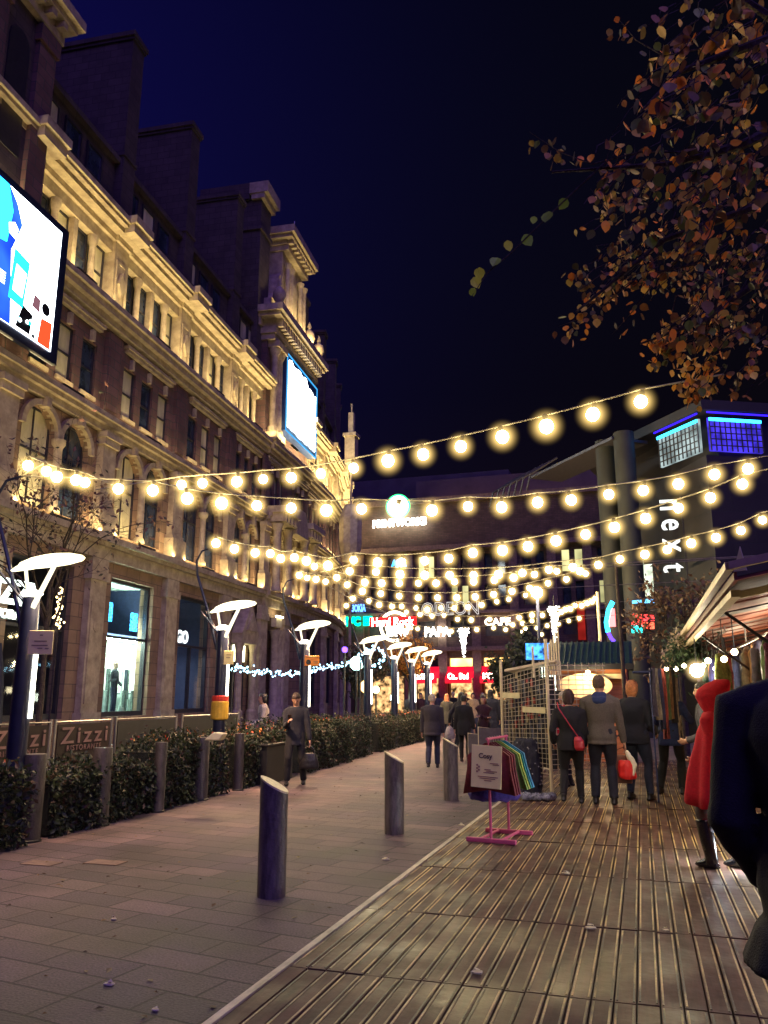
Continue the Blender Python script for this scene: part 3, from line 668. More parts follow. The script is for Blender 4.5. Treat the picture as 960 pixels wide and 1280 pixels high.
for i, (p0, p1, tx) in enumerate(((520, 549, 'ROSSOPOMO'), (562, 592, 'Ca.. Bad'), (605, 641, 'ROSSOPOMO'))):
    aw = thing('red_awning', ['red lit shopfront awning with white lettering, leftmost of three at the street end', 'red awning with white script letters, middle of three at the street end', 'red lit awning with white lettering, rightmost of three, behind the wire rack'][i], 'awning', group='red awnings at the end of the street')
    a0, a1 = px2(p0, 862).x, px2(p1, 862).x
    q = MB(); q.prism([(YB-.02, 3.75), (YB-1.3, 3.0), (YB-1.3, 2.55), (YB-1.24, 2.55), (YB-1.24, 2.97), (YB-.02, 3.65)], 'x', a0-.1, a1+.1)
    q.build('awning_canopy', red, aw)
    q = MB(); q.box(a0-.1, a1+.1, YB-.3, YB-.02, 3.0, 4.0); q.build('fascia', emit('red_fascia', (.8, .01, .04), .7), aw)
    q = MB(); 
    text('fascia_lettering', tx, .7, wl, aw, frame3(((a0+a1)/2, YB-1.36, 3.15), (1, 0, 0), (0, 0, 1)), .03, .02, width=(a1-a0)*.85, height=.5)
def sign(name, label, txt, px0, px1, py0, py1, m, bold=.02, Y=YB-.7, outline=0):
    t_ = thing(name, label, 'sign'); a, c_ = atY(px0, py1, Y), atY(px1, py0, Y)
    q = MB()
    for xx in (a.x+.3, c_.x-.3): q.box(xx-.05, xx+.05, Y+.05, YB, (a.z+c_.z)/2-.05, (a.z+c_.z)/2+.05)
    q.box(a.x, c_.x, Y+.06, Y+.12, (a.z+c_.z)/2-.06, (a.z+c_.z)/2+.06); q.build('sign_bracket', black_m, t_)
    text('sign_lettering', txt, 1, m, t_, frame3(((a.x+c_.x)/2, Y, (a.z+c_.z)/2), (1, 0, 0), (0, 0, 1)), .05, bold, width=c_.x-a.x, height=c_.z-a.z, outline=outline)
    return t_
sign('neon_sign', 'white capital letters on the dark rooftop under a round green lit emblem', 'PRINTWORKS', 466, 533, 646, 660, emit('neon_white_hot', (1, 1, .85), 9), .05)
t_ = thing('round_emblem', 'round white emblem with green rim standing over white rooftop letters', 'sign')
c_ = atY(497.5, 633, YB-.7); q = MB(); Mr = Matrix.Translation(c_) @ Matrix.Rotation(R(90), 4, 'X')
q.lathe([(.02, -.05), (1.0, -.05), (1.0, .05), (.02, .05)], n=24, M=Mr); q.build('emblem_face', emit('emblem_white', (.9, 1, .8), 6), t_)
q = MB(); q.ring(1.0, 1.15, .08, M=Mr); q.build('emblem_rim', emit('emblem_green', (.03, 1, .25), 2), t_)
q = MB(); q.box(c_.x-.1, c_.x+.1, YB-.6, YB, c_.z-1.4, c_.z-1.2); q.build('emblem_bracket', black_m, t_)
sign('outlined_sign', 'large outlined pale neon letters spelling ODEON above the red awnings', 'ODEON', 527, 598, 751, 770, emit('neon_soft', (.9, .85, .8), .8), 0, outline=.013)
sign('neon_sign', 'white lit PAPA lettering under the outlined neon letters', 'PAPA', 531, 563, 783, 796, emit('neon_white2', (1, .95, .8), 7), .03)
sign('neon_sign', 'glowing CAFE lettering with red glow over the amber windows', 'CAFE', 606, 638, 772, 782, emit('neon_cafe', (1, .75, .6), 5), .02)
sign('neon_sign', 'bright green lit letters beside the far end of the sandstone building', 'IVC ES', 432, 466, 770, 783, emit('neon_green', (0, 1, .45), 2.2), .06)
sign('neon_sign', 'small blue lit letters just above the green lit letters', '3OKIA', 440, 457, 755, 765, emit('neon_blue', (.08, .25, 1), 3), .02)
sign('neon_sign', 'small cyan blue lit letters high under the white rooftop lettering', 'AI A', 489, 508, 699, 709, emit('neon_cyan', (.02, .35, 1), 2.5), .04)
t_ = thing('guitar_roundel_sign', 'round neon sign with red bar lettering Hard Rock left of the outlined letters', 'sign')
c_ = atY(493, 783, YB-.8); Mr = Matrix.Translation(c_) @ Matrix.Rotation(R(90), 4, 'X')
q = MB(); q.ring(1.15, 1.4, .06, M=Mr); q.lathe([(.02, .0), (.85, .0), (.85, .05), (.02, .05)], n=24, M=Mr); q.build('sign_ring', emit('neon_gold', (1, .85, .55), 4), t_)
q = MB(); q.box(c_.x-2.3, c_.x+2.1, YB-.95, YB-.88, c_.z+.02, c_.z+.85); q.build('red_bar', emit('neon_red', (1, .03, .03), .8), t_)
text('sign_lettering', 'Hard Rock', 1, emit('neon_white3', (1, .92, .8), 7), t_, frame3((c_.x-.1, YB-1.0, c_.z+.4), (1, 0, 0), (0, 0, 1)), .03, .02, width=3.9, height=.75)
text('sign_lettering', 'CAFE', 1, MATS['neon_white3'], t_, frame3((c_.x+.1, YB-1.0, c_.z-.65), (1, 0, 0), (0, 0, 1)), .03, .02, width=1.5, height=.5)
q = MB(); q.box(c_.x-.1, c_.x+.1, YB-.8, YB, c_.z-.1, c_.z+.1); q.build('sign_bracket', black_m, t_)
t_ = thing('red_banner', 'tall narrow red banner hanging on the brown building above the green-roofed hut', 'banner')
a, c_ = atY(723, 800, YB-.6), atY(730, 752, YB-.6); q = MB(); q.box(a.x, c_.x, YB-.62, YB-.56, a.z, c_.z); q.build('banner_cloth', emit('red_banner', (.8, .04, .03), .2, .3, 1), t_)
q = MB(); q.box(a.x, c_.x, YB-.56, YB, c_.z-.1, c_.z); q.build('banner_arm', black_m, t_)
# roof level: recessed upper mass with terrace lamps
up = thing('rooftop_terrace_building', 'dark set-back upper storeys rising behind the cinema building', 'building')
q = MB(); a = atY(455, 600, YB+14); c_ = atY(800, 590, YB+14); q.box(atY(520, 600, YB+14).x, c_.x+10, YB+14, YB+24, 0, atY(600, 640, YB+14).z+4.0); q.box(a.x-18, a.x+16, YB+18, YB+24, 0, a.z+1)
q.build('upper_wall', mat('dusky_cladding', (.10, .08, .10), .7, var=.2, scale=.5), up)
for k, (x_, y_) in enumerate(((574, 658), (641, 661), (701, 664), (753, 668))):
    tl = thing('terrace_wall_lamp', ['warm rooftop wall lamp nearest the white rooftop letters', 'warm rooftop wall lamp second from the white rooftop letters', 'warm rooftop wall lamp third from the white rooftop letters', 'warm rooftop wall lamp nearest the concrete columns'][k], 'lamp', group='warm lamps along the roof terrace')
    c_ = atY(x_, y_, YB+13.6); q = MB(); q.box(c_.x-.06, c_.x+.06, YB+13.3, YB+14, c_.z-.4, c_.z); q.build('lamp_arm', black_m, tl)
    q = MB(); q.ball((c_.x, YB+13.3, c_.z+.12), .16); q.build('lamp_head', emit('terrace_lamp', (1, .62, .25), 14), tl)
    child_light('terrace_spot', tl, 'POINT', (c_.x, YB+12.9, c_.z-.3), (0, 0, 0), 260, (1, .45, .12), .1)

# ------------------------------------------------------------ dark building on the right with its blue lit corner
rb = thing('dark_corner_building', 'dark curved building on the right with blue lit corner windows and concrete columns', 'building')
A = atD(877, 508, 32).xy; Bp = atD(735, 575, 38).xy; Cp = A+(atD(932, 530, 33.0).xy-A)*4.0; ZT = 12.55
def rframe(P, Q):
    t = (Vector((*Q, 0))-Vector((*P, 0))).normalized(); o = Vector((t.y, -t.x, 0))
    return Matrix(((t.x, o.x, 0, P[0]), (t.y, o.y, 0, P[1]), (0, 0, 1, 0), (0, 0, 0, 1))), (Q-P).length
MA, wA = rframe(Bp, A); MC, wC = rframe(A, Cp)
clad = block_stone('dark_cladding', (.014, .011, .016), (.007, .01, .014), 2.4, 1.2, .6)
q = MB(); lw = 2.6
q.prism([(Bp.x+1.8, Bp.y+.2), (A.x, A.y), (Cp.x, Cp.y), (Cp.x+1, Cp.y+14), (A.x+12, A.y+30), (Bp.x+4, Bp.y+22)], 'z', 0, 10.6); q.mat(0)
q.prism([(Bp.x-.2, Bp.y), (A.x-.05, A.y-.35), (Cp.x, Cp.y-.4), (Cp.x+1, Cp.y+14), (A.x+12, A.y+30), (Bp.x+4, Bp.y+22)], 'z', 12.35, 12.75)
q.prism([(Bp.x+1.8, Bp.y+.25), (A.x+.5, A.y+.5), (Cp.x+.5, Cp.y+.4), (Cp.x+1, Cp.y+14), (A.x+12, A.y+30), (Bp.x+4, Bp.y+22)], 'z', 10.6, 12.35)
q.build('wall', clad, rb)
bl = emit('blue_window', (.08, .05, 1), .5, .5, 2.0); wb_ = emit('pale_window', (.6, .75, .75), .35, .5, 1.5); cyn = emit('cyan_tube', (.02, .5, 1), 5)
q = MB(); q.box(wA-2.5, wA-.15, .0, .12, 10.75, 12.1, MA); q.build('corner_window', wb_, rb)
q = MB(); q.box(.15, 2.35, .0, .12, 10.75, 12.1, MC); q.build('corner_window', bl, rb)
q = MB(); q.box(wA-2.5, wA-.15, .14, .2, 11.95, 12.06, MA).box(.15, 2.35, .14, .2, 11.95, 12.06, MC); q.build('neon_tube', cyn, rb)
q = MB()
for i in range(11): q.box(wA-2.5+i*.23, wA-2.46+i*.23, .12, .16, 10.75, 12.1, MA).box(.15+i*.22, .19+i*.22, .12, .16, 10.75, 12.1, MC)
for j in range(5): q.box(wA-2.5, wA-.15, .12, .15, 10.95+j*.25, 10.99+j*.25, MA).box(.15, 2.35, .12, .15, 10.95+j*.25, 10.99+j*.25, MC)
q.build('window_grille', frame_dk, rb)
q = MB(); q.box(wA-2.6, wA-.05, .2, .25, 12.24, 12.29, MA).box(.05, 3.2, .2, .25, 12.24, 12.29, MC); q.build('eaves_glow_tube', emit('deep_blue_tube', (.03, .01, 1), 1.6), rb)
conc = mat('greenish_concrete', (.022, .024, .025), .7, var=.2, scale=1.5, bump=.2)
for (x_, D_, r_, zz) in ((797, 33.5, .42, 12.3), (772, 34.5, .42, 12.3)):
    p = atD(x_, 800, D_); q = MB(); q.lathe([(r_, 0), (r_, zz)], (p.x, p.y, 0), 20); q.build('column', conc, rb, smooth=True)
# slatted canopy
q = MB()
P1 = atD(738, 560, 36).xy; 
q.box(-2.2, wA-3.2, .1, 1.9, 12.0, 12.12, MA)
for i in range(7): q.tube([MA @ Vector((-2.2+i*.6, 2.6, 12.0)), MA @ Vector((-2.9+i*.6, 3.6, 11.3)), MA @ Vector((-3.1+i*.6, 3.7, 10.6))], .05, 6)
q.build('canopy', mat('canopy_metal', (.04, .035, .045), .5), rb)
# glazing between columns
q = MB()
for (x_, y0, y1, D_) in ((800, 700, 740, 35), (787, 705, 720, 36), (787, 728, 745, 36), (811, 705, 745, 34.6)):
    a = atD(x_, y1, D_); c_ = atD(x_, y0, D_); q.box(a.x-.22, a.x+.22, a.y, a.y+.1, a.z, c_.z)
q.build('lit_glazing', emit('pale_green_glazing', (.7, .8, .6), .9, .5, 2), rb)
t_ = thing('vertical_shop_sign', 'vertical lit sign of four letters turned sideways on the dark building', 'sign')
pn, pe = atD(835, 626, 31.6), atD(835, 716, 31.6)
cx_, cy0 = pn.x, pn.y
rt = Vector((math.cos(YAW*.2), math.sin(YAW*.2), 0))
for i, (chh, py) in enumerate((('n', 631), ('e', 656), ('x', 682), ('t', 710))):
    z_ = atD(835, py, 31.6).z
    text('letter', chh, .95, emit('letter_white', (.95, 1, .95), 3.2 if i else .9), t_, frame3((cx_, cy0, z_), (0, 0, -1), rt), .05, .01, height=.62 if chh != 't' else .72)
q = MB(); q.box(cx_+.45, cx_+.5, cy0+.05, cy0+.12, pe.z-.8, pn.z+.5)
q.box(cx_-.05, cx_+.05, cy0+.1, cy0+1.6, pe.z+.3, pe.z+.4); q.build('sign_rail', black_m, t_)
t_ = thing('neon_arc_sign', 'curved cyan and violet neon arc with small red lit panels behind the concrete columns', 'sign')
pts = [atD(x_, y_, 33) for x_, y_ in ((766, 752), (761, 762), (758, 778), (760, 790), (764, 798), (768, 802))]
q = MB(); q.tube(pts[:4], .09, 8); q.build('neon_arc', emit('cyan_arc', (.02, .55, 1), 5), t_); q = MB(); q.tube(pts[3:], .07, 8); q.build('neon_tail', emit('violet_arc', (.12, .05, 1), 2), t_)
a = atD(765, 772, 33); q = MB(); q.box(a.x-.12, a.x+.12, a.y, a.y+.1, a.z-.35, a.z+.35); q.build('red_panel', emit('red_panel', (1, .1, .1), 4), t_)
for (x_, y_, hh, cc, nm) in ((796, 775, .5, (1, .06, .05), 'r2'), (796, 786, .3, (.02, .8, .7), 'c2'), (811, 772, .25, (1, .05, .05), 'r3'), (811, 782, .25, (1, .1, .05), 'r4'), (797, 752, .12, (.1, .5, 1), 'b5'), (811, 751, .15, (.1, .5, 1), 'b6')):
    a = atD(x_, y_, 32.4); q = MB(); q.box(a.x-.2, a.x+.2, a.y, a.y+.06, a.z-hh/2, a.z+hh/2); q.build('lit_panel', emit('panel_'+nm, cc, 2.4), t_)
q = MB(); a = atD(766, 776, 33); q.box(a.x-.04, a.x+1.6, a.y+.1, a.y+.16, a.z-.04, a.z+.04); q.build('sign_bracket', black_m, t_)

# ------------------------------------------------------------ free standing bollards
def bollard(label, loc, rz, h, r, ang):
    t_ = thing('bollard', label, 'bollard', loc, rz, ang)
    b = MB(); n = 28; vs = []
    for z in (0, .02):
        for k in range(n): a = 2*math.pi*k/n; vs.append((r*math.cos(a), r*math.sin(a), z))
    for k in range(n): a = 2*math.pi*k/n; vs.append((r*math.cos(a), r*math.sin(a), h-.055*math.cos(a)*r/.1))
    b.add(vs, [(i*n+k, i*n+(k+1) % n, (i+1)*n+(k+1) % n, (i+1)*n+k) for i in range(2) for k in range(n)])
    b.build('post', bollard_m, t_, smooth=True)
    b = MB(); v2 = [(x*1.01, y*1.01, z-.004) for x, y, z in vs[2*n:]]+[(x*1.01, y*1.01, z+.012) for x, y, z in vs[2*n:]]
    b.add(v2, [tuple(range(n-1, -1, -1)), tuple(range(n, 2*n))]+[(k, (k+1) % n, n+(k+1) % n, n+k) for k in range(n)]); b.build('slanted_cap', bollard_top, t_)
    return t_
for (x_, y_, yt, lb) in ((339, 1120, 987, 'slant-topped grey bollard nearest the camera, alone on the paving'), (493, 1042, 950, 'slant-topped grey bollard in the middle of the three beside the deck'), (564, 1000, 933, 'slant-topped grey bollard closest to the pink clothes rail')):
    p = gr(x_, y_); bollard(lb, (p.x, p.y, 0), R(12), .87, .118, 'slant-topped bollards beside the deck')
hb = [(35, 1052, 955, 1), (122, 1032, 948, 0), (197, 1015, 938, 2), (249, 1000, 928, 0), (297, 988, 926, 2), (362, 966, 918, 2), (420, 950, 909, 2), (458, 941, 903, 0), (483, 934, 898, 0), (498, 929, 896, 0), (512, 925, 894, 0), (524, 921, 892, 0)]
hlb = ['round grey bollard at the foot of the nearest lamp post', 'grey bollard with a white cup at its foot against the hedge', 'slim grey bollard between the first and second hedge blocks', 'grey bollard just left of the second lamp post', 'slim grey bollard just right of the second lamp post', 'slim grey bollard behind the man looking at his phone', 'slim grey bollard in the hedge right of the woman in a pale top', 'pale grey bollard below the fourth lamp post', 'grey bollard below the fifth lamp post', 'small far bollard just past the fifth lamp post', 'small far bollard second past the fifth lamp post', 'farthest small bollard at the end of the hedge']
for i, (x_, y_, yt, _) in enumerate(hb):
    p = gr(x_, y_); t_ = thing('round_bollard', hlb[i], 'bollard', (p.x, p.y, 0), 0, 'bollards along the hedge')
    r = .125 if i not in (2, 4, 5, 6) else .085
    b = MB(); b.lathe([(r, 0), (r, .93), (r*.96, .95), (r*.1, .953)], n=24); b.build('post', mat('dark_bollard_paint', (.065, .055, .055), .5, metal=.2, var=.4, scale=9, stretch=(2, 2, .5), bump=.3), t_, smooth=True)
    b = MB(); b.lathe([(r*1.15, .001), (r*1.15, .02), (r*1.02, .03)], n=24); b.build('collar', black_m, t_)

# ------------------------------------------------------------ lamp posts with tilted reflector discs and light tubes
lampc = emit('lamp_reflector', (1, .90, .55), 2.0); tubec = emit('light_tube', (1, .96, .74), 7)
def make_lamp():
    t_ = thing('street_lamp', 'x', 'street lamp')
    b = MB(); b.lathe([(.15, 0), (.15, .04), (.115, .06), (.105, 2.55), (.095, 2.75), (.02, 2.76)], n=12); b.build('post', navy_metal, t_, smooth=True)
    b = MB(); b.box(.10, .135, -.022, .022, 1.35, 2.32); b.build('light_tube', tubec, t_)
    H = Matrix.Translation((.20, 0, 3.20)) @ Matrix.Rotation(R(-8), 4, 'Y') @ Matrix.Rotation(R(9), 4, 'X') @ Matrix.Scale(.86, 4)
    b = MB(); b.rings([((0, 0, .085), .12, .11), ((0, 0, .065), .27, .25), ((0, 0, .02), .41, .38), ((0, 0, -.025), .45, .42), ((0, 0, -.06), .41, .38), ((0, 0, -.085), .26, .24), ((0, 0, -.09), .1, .1)], 28, H); b.build('reflector_disc', lampc, t_, smooth=True)
    b = MB(); b.rings([((-.36, -.1, -.02), .09, .07), ((-.36, -.1, -.07), .17, .15), ((-.36, -.1, -.09), .15, .13)], 20, H); b.build('small_disc', lampc, t_, smooth=True)
    b = MB()
    b.tube([(.05, -.06, 2.62), (.30, -.1, 3.16)], [.034, .028], 8); b.tube([(-.03, .04, 2.62), (-.13, .05, 3.12)], .022, 8); b.build('glowing_strut', emit('glowing_strut', (1, .9, .6), 1.1), t_)
    b = MB(); b.tube([(-.09, 0, 2.7), (-.4, -.1, 3.08)], .018, 6); b.tube([(-.09, .06, 2.7), (-.34, .0, 3.1)], .014, 6)
    b.tube([(-.1, .02, 2.4), (-.3, .02, 3.1), (-.52, .02, 3.75), (-.55, .02, 4.02), (-.46, .02, 4.2), (-.28, .02, 4.26)], [.03, .026, .022, .02, .018, .015], 8); b.build('cable_bracket', navy_metal, t_)
    b = MB(); b.lathe([(.1, 2.76), (.13, 2.8), (.05, 2.84)], n=12); b.build('uplight', emit('uplight_lens', (1, .93, .7), 9), t_)
    child_light('lamp_glow', t_, 'SPOT', (.16, 0, 3.1), (0, 0, 0), 640, (1, .56, .30), .35, spot=R(132))
    child_light('lamp_fill', t_, 'POINT', (.45, -.2, 2.9), (0, 0, 0), 55, (1, .72, .38), .12)
    child_light('facade_wash', t_, 'SPOT', (-.75, .02, 4.5), (0, R(-120), 0), 1500, (1, .74, .33), .12, spot=R(105))  # added spot without a fixture, washes light over the facade
    return t_
LP = [(34, 930, (-6.88, 7.85)), (273, 0, (-7.12, 13.0)), (385, 0, (-7.3, 17.2)), (458, 0, (-7.5, 22.3)), (489, 0, (-7.62, 25.4)), (503, 0, (-7.75, 28.0)), (518, 0, (-7.85, 30.6))]
llb = ['nearest street lamp with glowing tilted disc and cream notice', 'second street lamp, with an orange and red bin band on its post', 'third street lamp, carrying the orange sign behind the man with the phone', 'fourth street lamp with tilted glowing disc below the green letters', 'fifth street lamp with tilted disc left of the autumn tree', 'sixth street lamp in front of the autumn tree', 'farthest street lamp with small tilted disc beside the red awnings']
proto_lamp = make_lamp()
for i, (_, _, (x_, y_)) in enumerate(LP):
    o = proto_lamp if i == 0 else dup(proto_lamp, (0, 0, 0), 0)
    o.location = (x_, y_, 0); o.rotation_euler = (0, 0, R(17)); o['label'] = llb[i]; o['group'] = 'street lamps along the hedge'
for ch in [x for x in COL.objects if x.parent == proto_lamp and x.type == 'LIGHT' and x.name.startswith('lamp_glow')]:
    ch.data = ch.data.copy(); ch.data.energy = 260
def notice(loc, w_, h_, m, label, lines, tm, name='notice_plate', rz=R(25)):
    t_ = thing(name, label, 'sign', loc, rz); b = MB(); b.box(-w_/2, w_/2, -.01, .01, -h_/2, h_/2); b.build('plate', m, t_, bevel=.006)
    b = MB(); b.box(-.02, .02, .01, .05, -h_/3, h_/3); b.build('clamp', black_m, t_)
    b = MB()
    for k, (z, a, c) in enumerate(lines): b.box(a*w_/2, c*w_/2, -.014, -.011, z*h_/2-.006, z*h_/2+.006)
    b.build('printed_lines', tm, t_); return t_
ink = mat('faded_ink', (.25, .18, .10), .7)
p = atD(51, 803, 10.0); notice((p.x, p.y, p.z), .27, .27, mat('cream_notice', (.80, .68, .30), .5, var=.08), 'cream square notice fixed to the nearest lamp post', [(.6, -.1, .15), (.1, -.5, .5), (-.25, -.7, .6), (-.5, -.2, .2), (-.5, .4, .7)], ink)
p = atD(286, 822, 14.6); notice((p.x, p.y, p.z), .17, .24, MATS['cream_notice'], 'small cream notice on the second lamp post', [(.4, -.5, .5), (0, -.5, .3)], ink)
p = atD(390, 826, 18.4); t_ = notice((p.x, p.y, p.z), .33, .22, mat('orange_sign', (.85, .28, .03), .5, var=.08), 'orange warning sign with dark figure on the third lamp post', [(.75, -.8, .8), (-.1, .2, .8), (-.45, .2, .8)], ink)
b = MB(); b.lathe([(.005, -.003), (.055, -.003), (.055, .003), (.005, .003)], n=14, M=Matrix.Translation((-.08, -.014, -.03)) @ Matrix.Rotation(R(90), 4, 'X')); b.build('figure_mark', black_m, t_)
p = atD(277, 885, 14.6); t_ = thing('tape_wrap', 'yellow tube with red top strapped round the second lamp post', 'tape', (LP[1][2][0], LP[1][2][1], 0), 0)
zc = p.z; b = MB(); b.mat(0).lathe([(.14, zc-.2), (.155, zc-.18), (.155, zc+.1), (.14, zc+.12)], n=16).mat(1).lathe([(.15, zc+.12), (.15, zc+.2), (.13, zc+.21)], n=16); b.build('wrap', [mat('yellow_plastic', (.85, .50, .05), .4), mat('red_plastic', (.75, .05, .03), .4)], t_)

# ------------------------------------------------------------ festoon strings
bulb_e = emit('bulb_filament_glow', (1, .80, .38), 22)
halo_v = glowvol('bulb_halo', (1, .66, .20), 19, .19)
socket_m = mat('black_rubber', (.02, .02, .022), .6)
def bulb_proto():
    b = MB(); b.ball((0, 0, 0), .062, 12, (1, 1, 1.05)); m1 = b.build('bulb', bulb_e, None, smooth='all')
    b = MB(); b.ball((0, 0, 0), .19, 16); g1 = b.build('bloom_halo', halo_v, m1, smooth='all')  # added glow volume, paints a soft bloom around the bulb
    b = MB(); b.lathe([(.022, .05), (.026, .06), (.026, .10), (.012, .115)], n=8); s1 = b.build('socket', socket_m, m1)
    return m1
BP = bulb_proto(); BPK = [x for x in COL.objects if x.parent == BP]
first_bulb = [True]; RB_ = random.Random(88)
def string(label, P, Q, pts, anchorL=None, anchorR=None, sc=1.0):
    t_ = thing('festoon_string', label, 'string lights', (0, 0, 0), 0, 'festoon strings over the street')
    ps = sorted([atline(x_, y_, P, Q) for x_, y_ in pts], key=lambda v: (v-Vector((*P, 0))).xy.length)
    for p in ps:
        if first_bulb[0]: o = BP; first_bulb[0] = False; o.parent = t_
        else:
            o = BP.copy(); COL.objects.link(o); o.parent = t_
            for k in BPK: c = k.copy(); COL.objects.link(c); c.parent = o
        sv = sc*RB_.uniform(.86, 1.1); o.location = p; o.scale = (sv, sv, sv); o.rotation_euler = (RB_.uniform(-.2, .2), RB_.uniform(-.25, .25), 0)
    cab = [p+Vector((0, 0, .115*sc)) for p in ps]
    line = []
    if anchorL: line.append(Vector(anchorL))
    for i, p in enumerate(cab):
        line.append(p)
        if i < len(cab)-1:
            m = (p+cab[i+1])/2; m.z = (p.z+cab[i+1].z)/2-.004; line.append(m)
    if anchorR: line.append(Vector(anchorR))
    b = MB(); b.tube(line, .0085, 5); b.build('cable', mat('pale_cable', (.30, .27, .2), .5), t_)
    return t_
def bt(i): 
    x_, y_ = LP[i][2]; v = Matrix.Rotation(R(17), 3, 'Z') @ Vector((-.28, .02, 4.26)); return (x_+v.x, y_+v.y, v.z)
def camline(Z0, Z1=None):
    """plan line running across the street at camera depth Z0 (left) to Z1 (right)"""
    f = Vector((-math.sin(YAW), math.cos(YAW))); r = Vector((math.cos(YAW), math.sin(YAW))); Z1 = Z1 or Z0
    return tuple(f*Z0+r*(-.45*Z0)), tuple(f*Z1+r*(.45*Z1))
P, Q = camline(9.1, 8.9)
string('lowest-left near string of festoon bulbs running full width above the third cornice', P, Q, [(148, 611), (191, 613), (234, 623), (277, 629), (321, 632), (364, 635), (408, 638), (452, 636), (497, 637), (540, 638), (585, 633), (627, 634), (672, 628), (714, 625), (761, 618), (804, 613), (848, 605), (893, 593), (935, 586)], bt(0), atline(1020, 560, P, Q))
P, Q = camline(12.6, 6.4)
string('topmost festoon string rising to the large bulb under the autumn leaves', P, Q, [(227, 606), (253, 604), (296, 602), (329, 599), (364, 597), (401, 592), (442, 585), (485, 576), (529, 568), (576, 558), (628, 546), (683, 533), (741, 518), (801, 502)], atline(120, 612, P, Q), atline(905, 468, P, Q))
P, Q = camline(9.0, 9.6)
string('short cluster of festoon bulbs beside the nearest lamp bracket', P, Q, [(35, 582), (58, 589), (71, 596), (95, 600), (106, 603)], bt(0), atline(140, 606, P, Q))
P, Q = camline(14.8, 9.5)
string('festoon string leaving the second lamp bracket and rising to the right', P, Q, [(270, 679), (293, 686), (319, 691), (338, 692), (351, 698), (368, 697), (383, 701), (410, 707), (442, 700), (472, 703), (502, 703), (531, 701), (561, 698), (591, 691), (628, 688), (660, 683), (695, 676), (732, 668), (768, 659), (807, 648), (848, 635), (888, 622), (928, 605)], bt(1), atline(1010, 575, P, Q))
P, Q = camline(16.5, 11.5)
string('festoon string crossing just above the wooden stall roof', P, Q, [(437, 714), (470, 715), (500, 718), (531, 719), (562, 719), (592, 719), (623, 718), (653, 716), (686, 712), (716, 709), (748, 706), (775, 699), (806, 693), (834, 687), (864, 679), (895, 672), (926, 663), (953, 650)], bt(2), atline(1010, 630, P, Q))
P, Q = camline(16, 15.5)
string('festoon string with small bulbs below the rooftop lettering', P, Q, [(393, 708), (421, 722), (456, 728), (477, 729), (499, 729), (523, 729), (545, 729), (568, 727), (592, 727), (618, 725), (642, 722), (668, 718), (696, 714), (725, 714)], bt(3), (3.2, 19, 4.6))
P, Q = camline(18.5, 17)
string('festoon string crossing below the small cyan letters', P, Q, [(374, 719), (384, 722), (395, 724), (407, 727), (434, 731), (453, 739), (476, 742), (499, 745), (523, 747), (547, 747), (571, 747), (594, 746), (617, 743), (640, 739), (662, 735), (685, 729), (708, 724), (732, 717)], bt(3), (3.4, 21, 4.9))
P, Q = camline(23, 22)
string('festoon string level with the top of the outlined neon letters', P, Q, [(441, 748), (461, 751), (474, 756), (490, 758), (502, 758), (520, 760), (534, 762), (551, 760), (568, 760), (585, 759), (602, 756), (621, 752), (636, 749), (657, 744), (671, 741)], bt(4), (3.0, 26, 5))
P, Q = camline(26, 25)
string('festoon string crossing over the outlined neon letters', P, Q, [(433, 757), (508, 765), (525, 768), (540, 770), (555, 769), (572, 774), (589, 775), (612, 774), (633, 775), (649, 772), (665, 769), (678, 769), (690, 766)], bt(4), (2.6, 29, 5))
P, Q = camline(28, 24)
string('tight row of festoon bulbs climbing to a thin pole at right', P, Q, [(697, 768), (702, 765), (707, 762), (713, 761), (719, 757), (727, 757), (734, 754), (740, 752), (744, 748)], atline(690, 772, P, Q), atline(747, 744, P, Q))
pp = atline(747, 744, P, Q); t_ = thing('festoon_pole', 'thin pole holding the climbing row of bulbs beside the neon arc', 'pole', (pp.x, pp.y, 0)); b = MB(); b.tube([(0, 0, 0), (0, 0, pp.z+.1)], .05, 8); b.build('pole', cream, t_)
P, Q = camline(31, 30)
string('far festoon string just above the red awnings on the left', P, Q, [(496, 784), (506, 788), (514, 785), (522, 786), (534, 787), (552, 786), (564, 789), (580, 788), (596, 787), (617, 785), (632, 787), (641, 781), (653, 779), (657, 786), (671, 785)], bt(5), (2.4, 33, 5))
P, Q = camline(34, 33)
string('farthest festoon string low over the end of the street', P, Q, [(652, 790), (665, 776), (677, 793), (684, 782), (698, 780), (711, 776), (724, 773)], atline(640, 792, P, Q), (2.4, 36, 5))
# masts on the right that carry the strings, hidden by stalls further down
t_ = thing('festoon_mast', 'slender brown mast in front of the concrete columns carrying festoon strings', 'mast', (*atD(779, 830, 19).xy, 0))
b = MB(); b.tube([(0, 0, 0), (-.02, 0, atD(775, 695, 19).z)], [.05, .035], 8); b.build('pole', bark, t_)
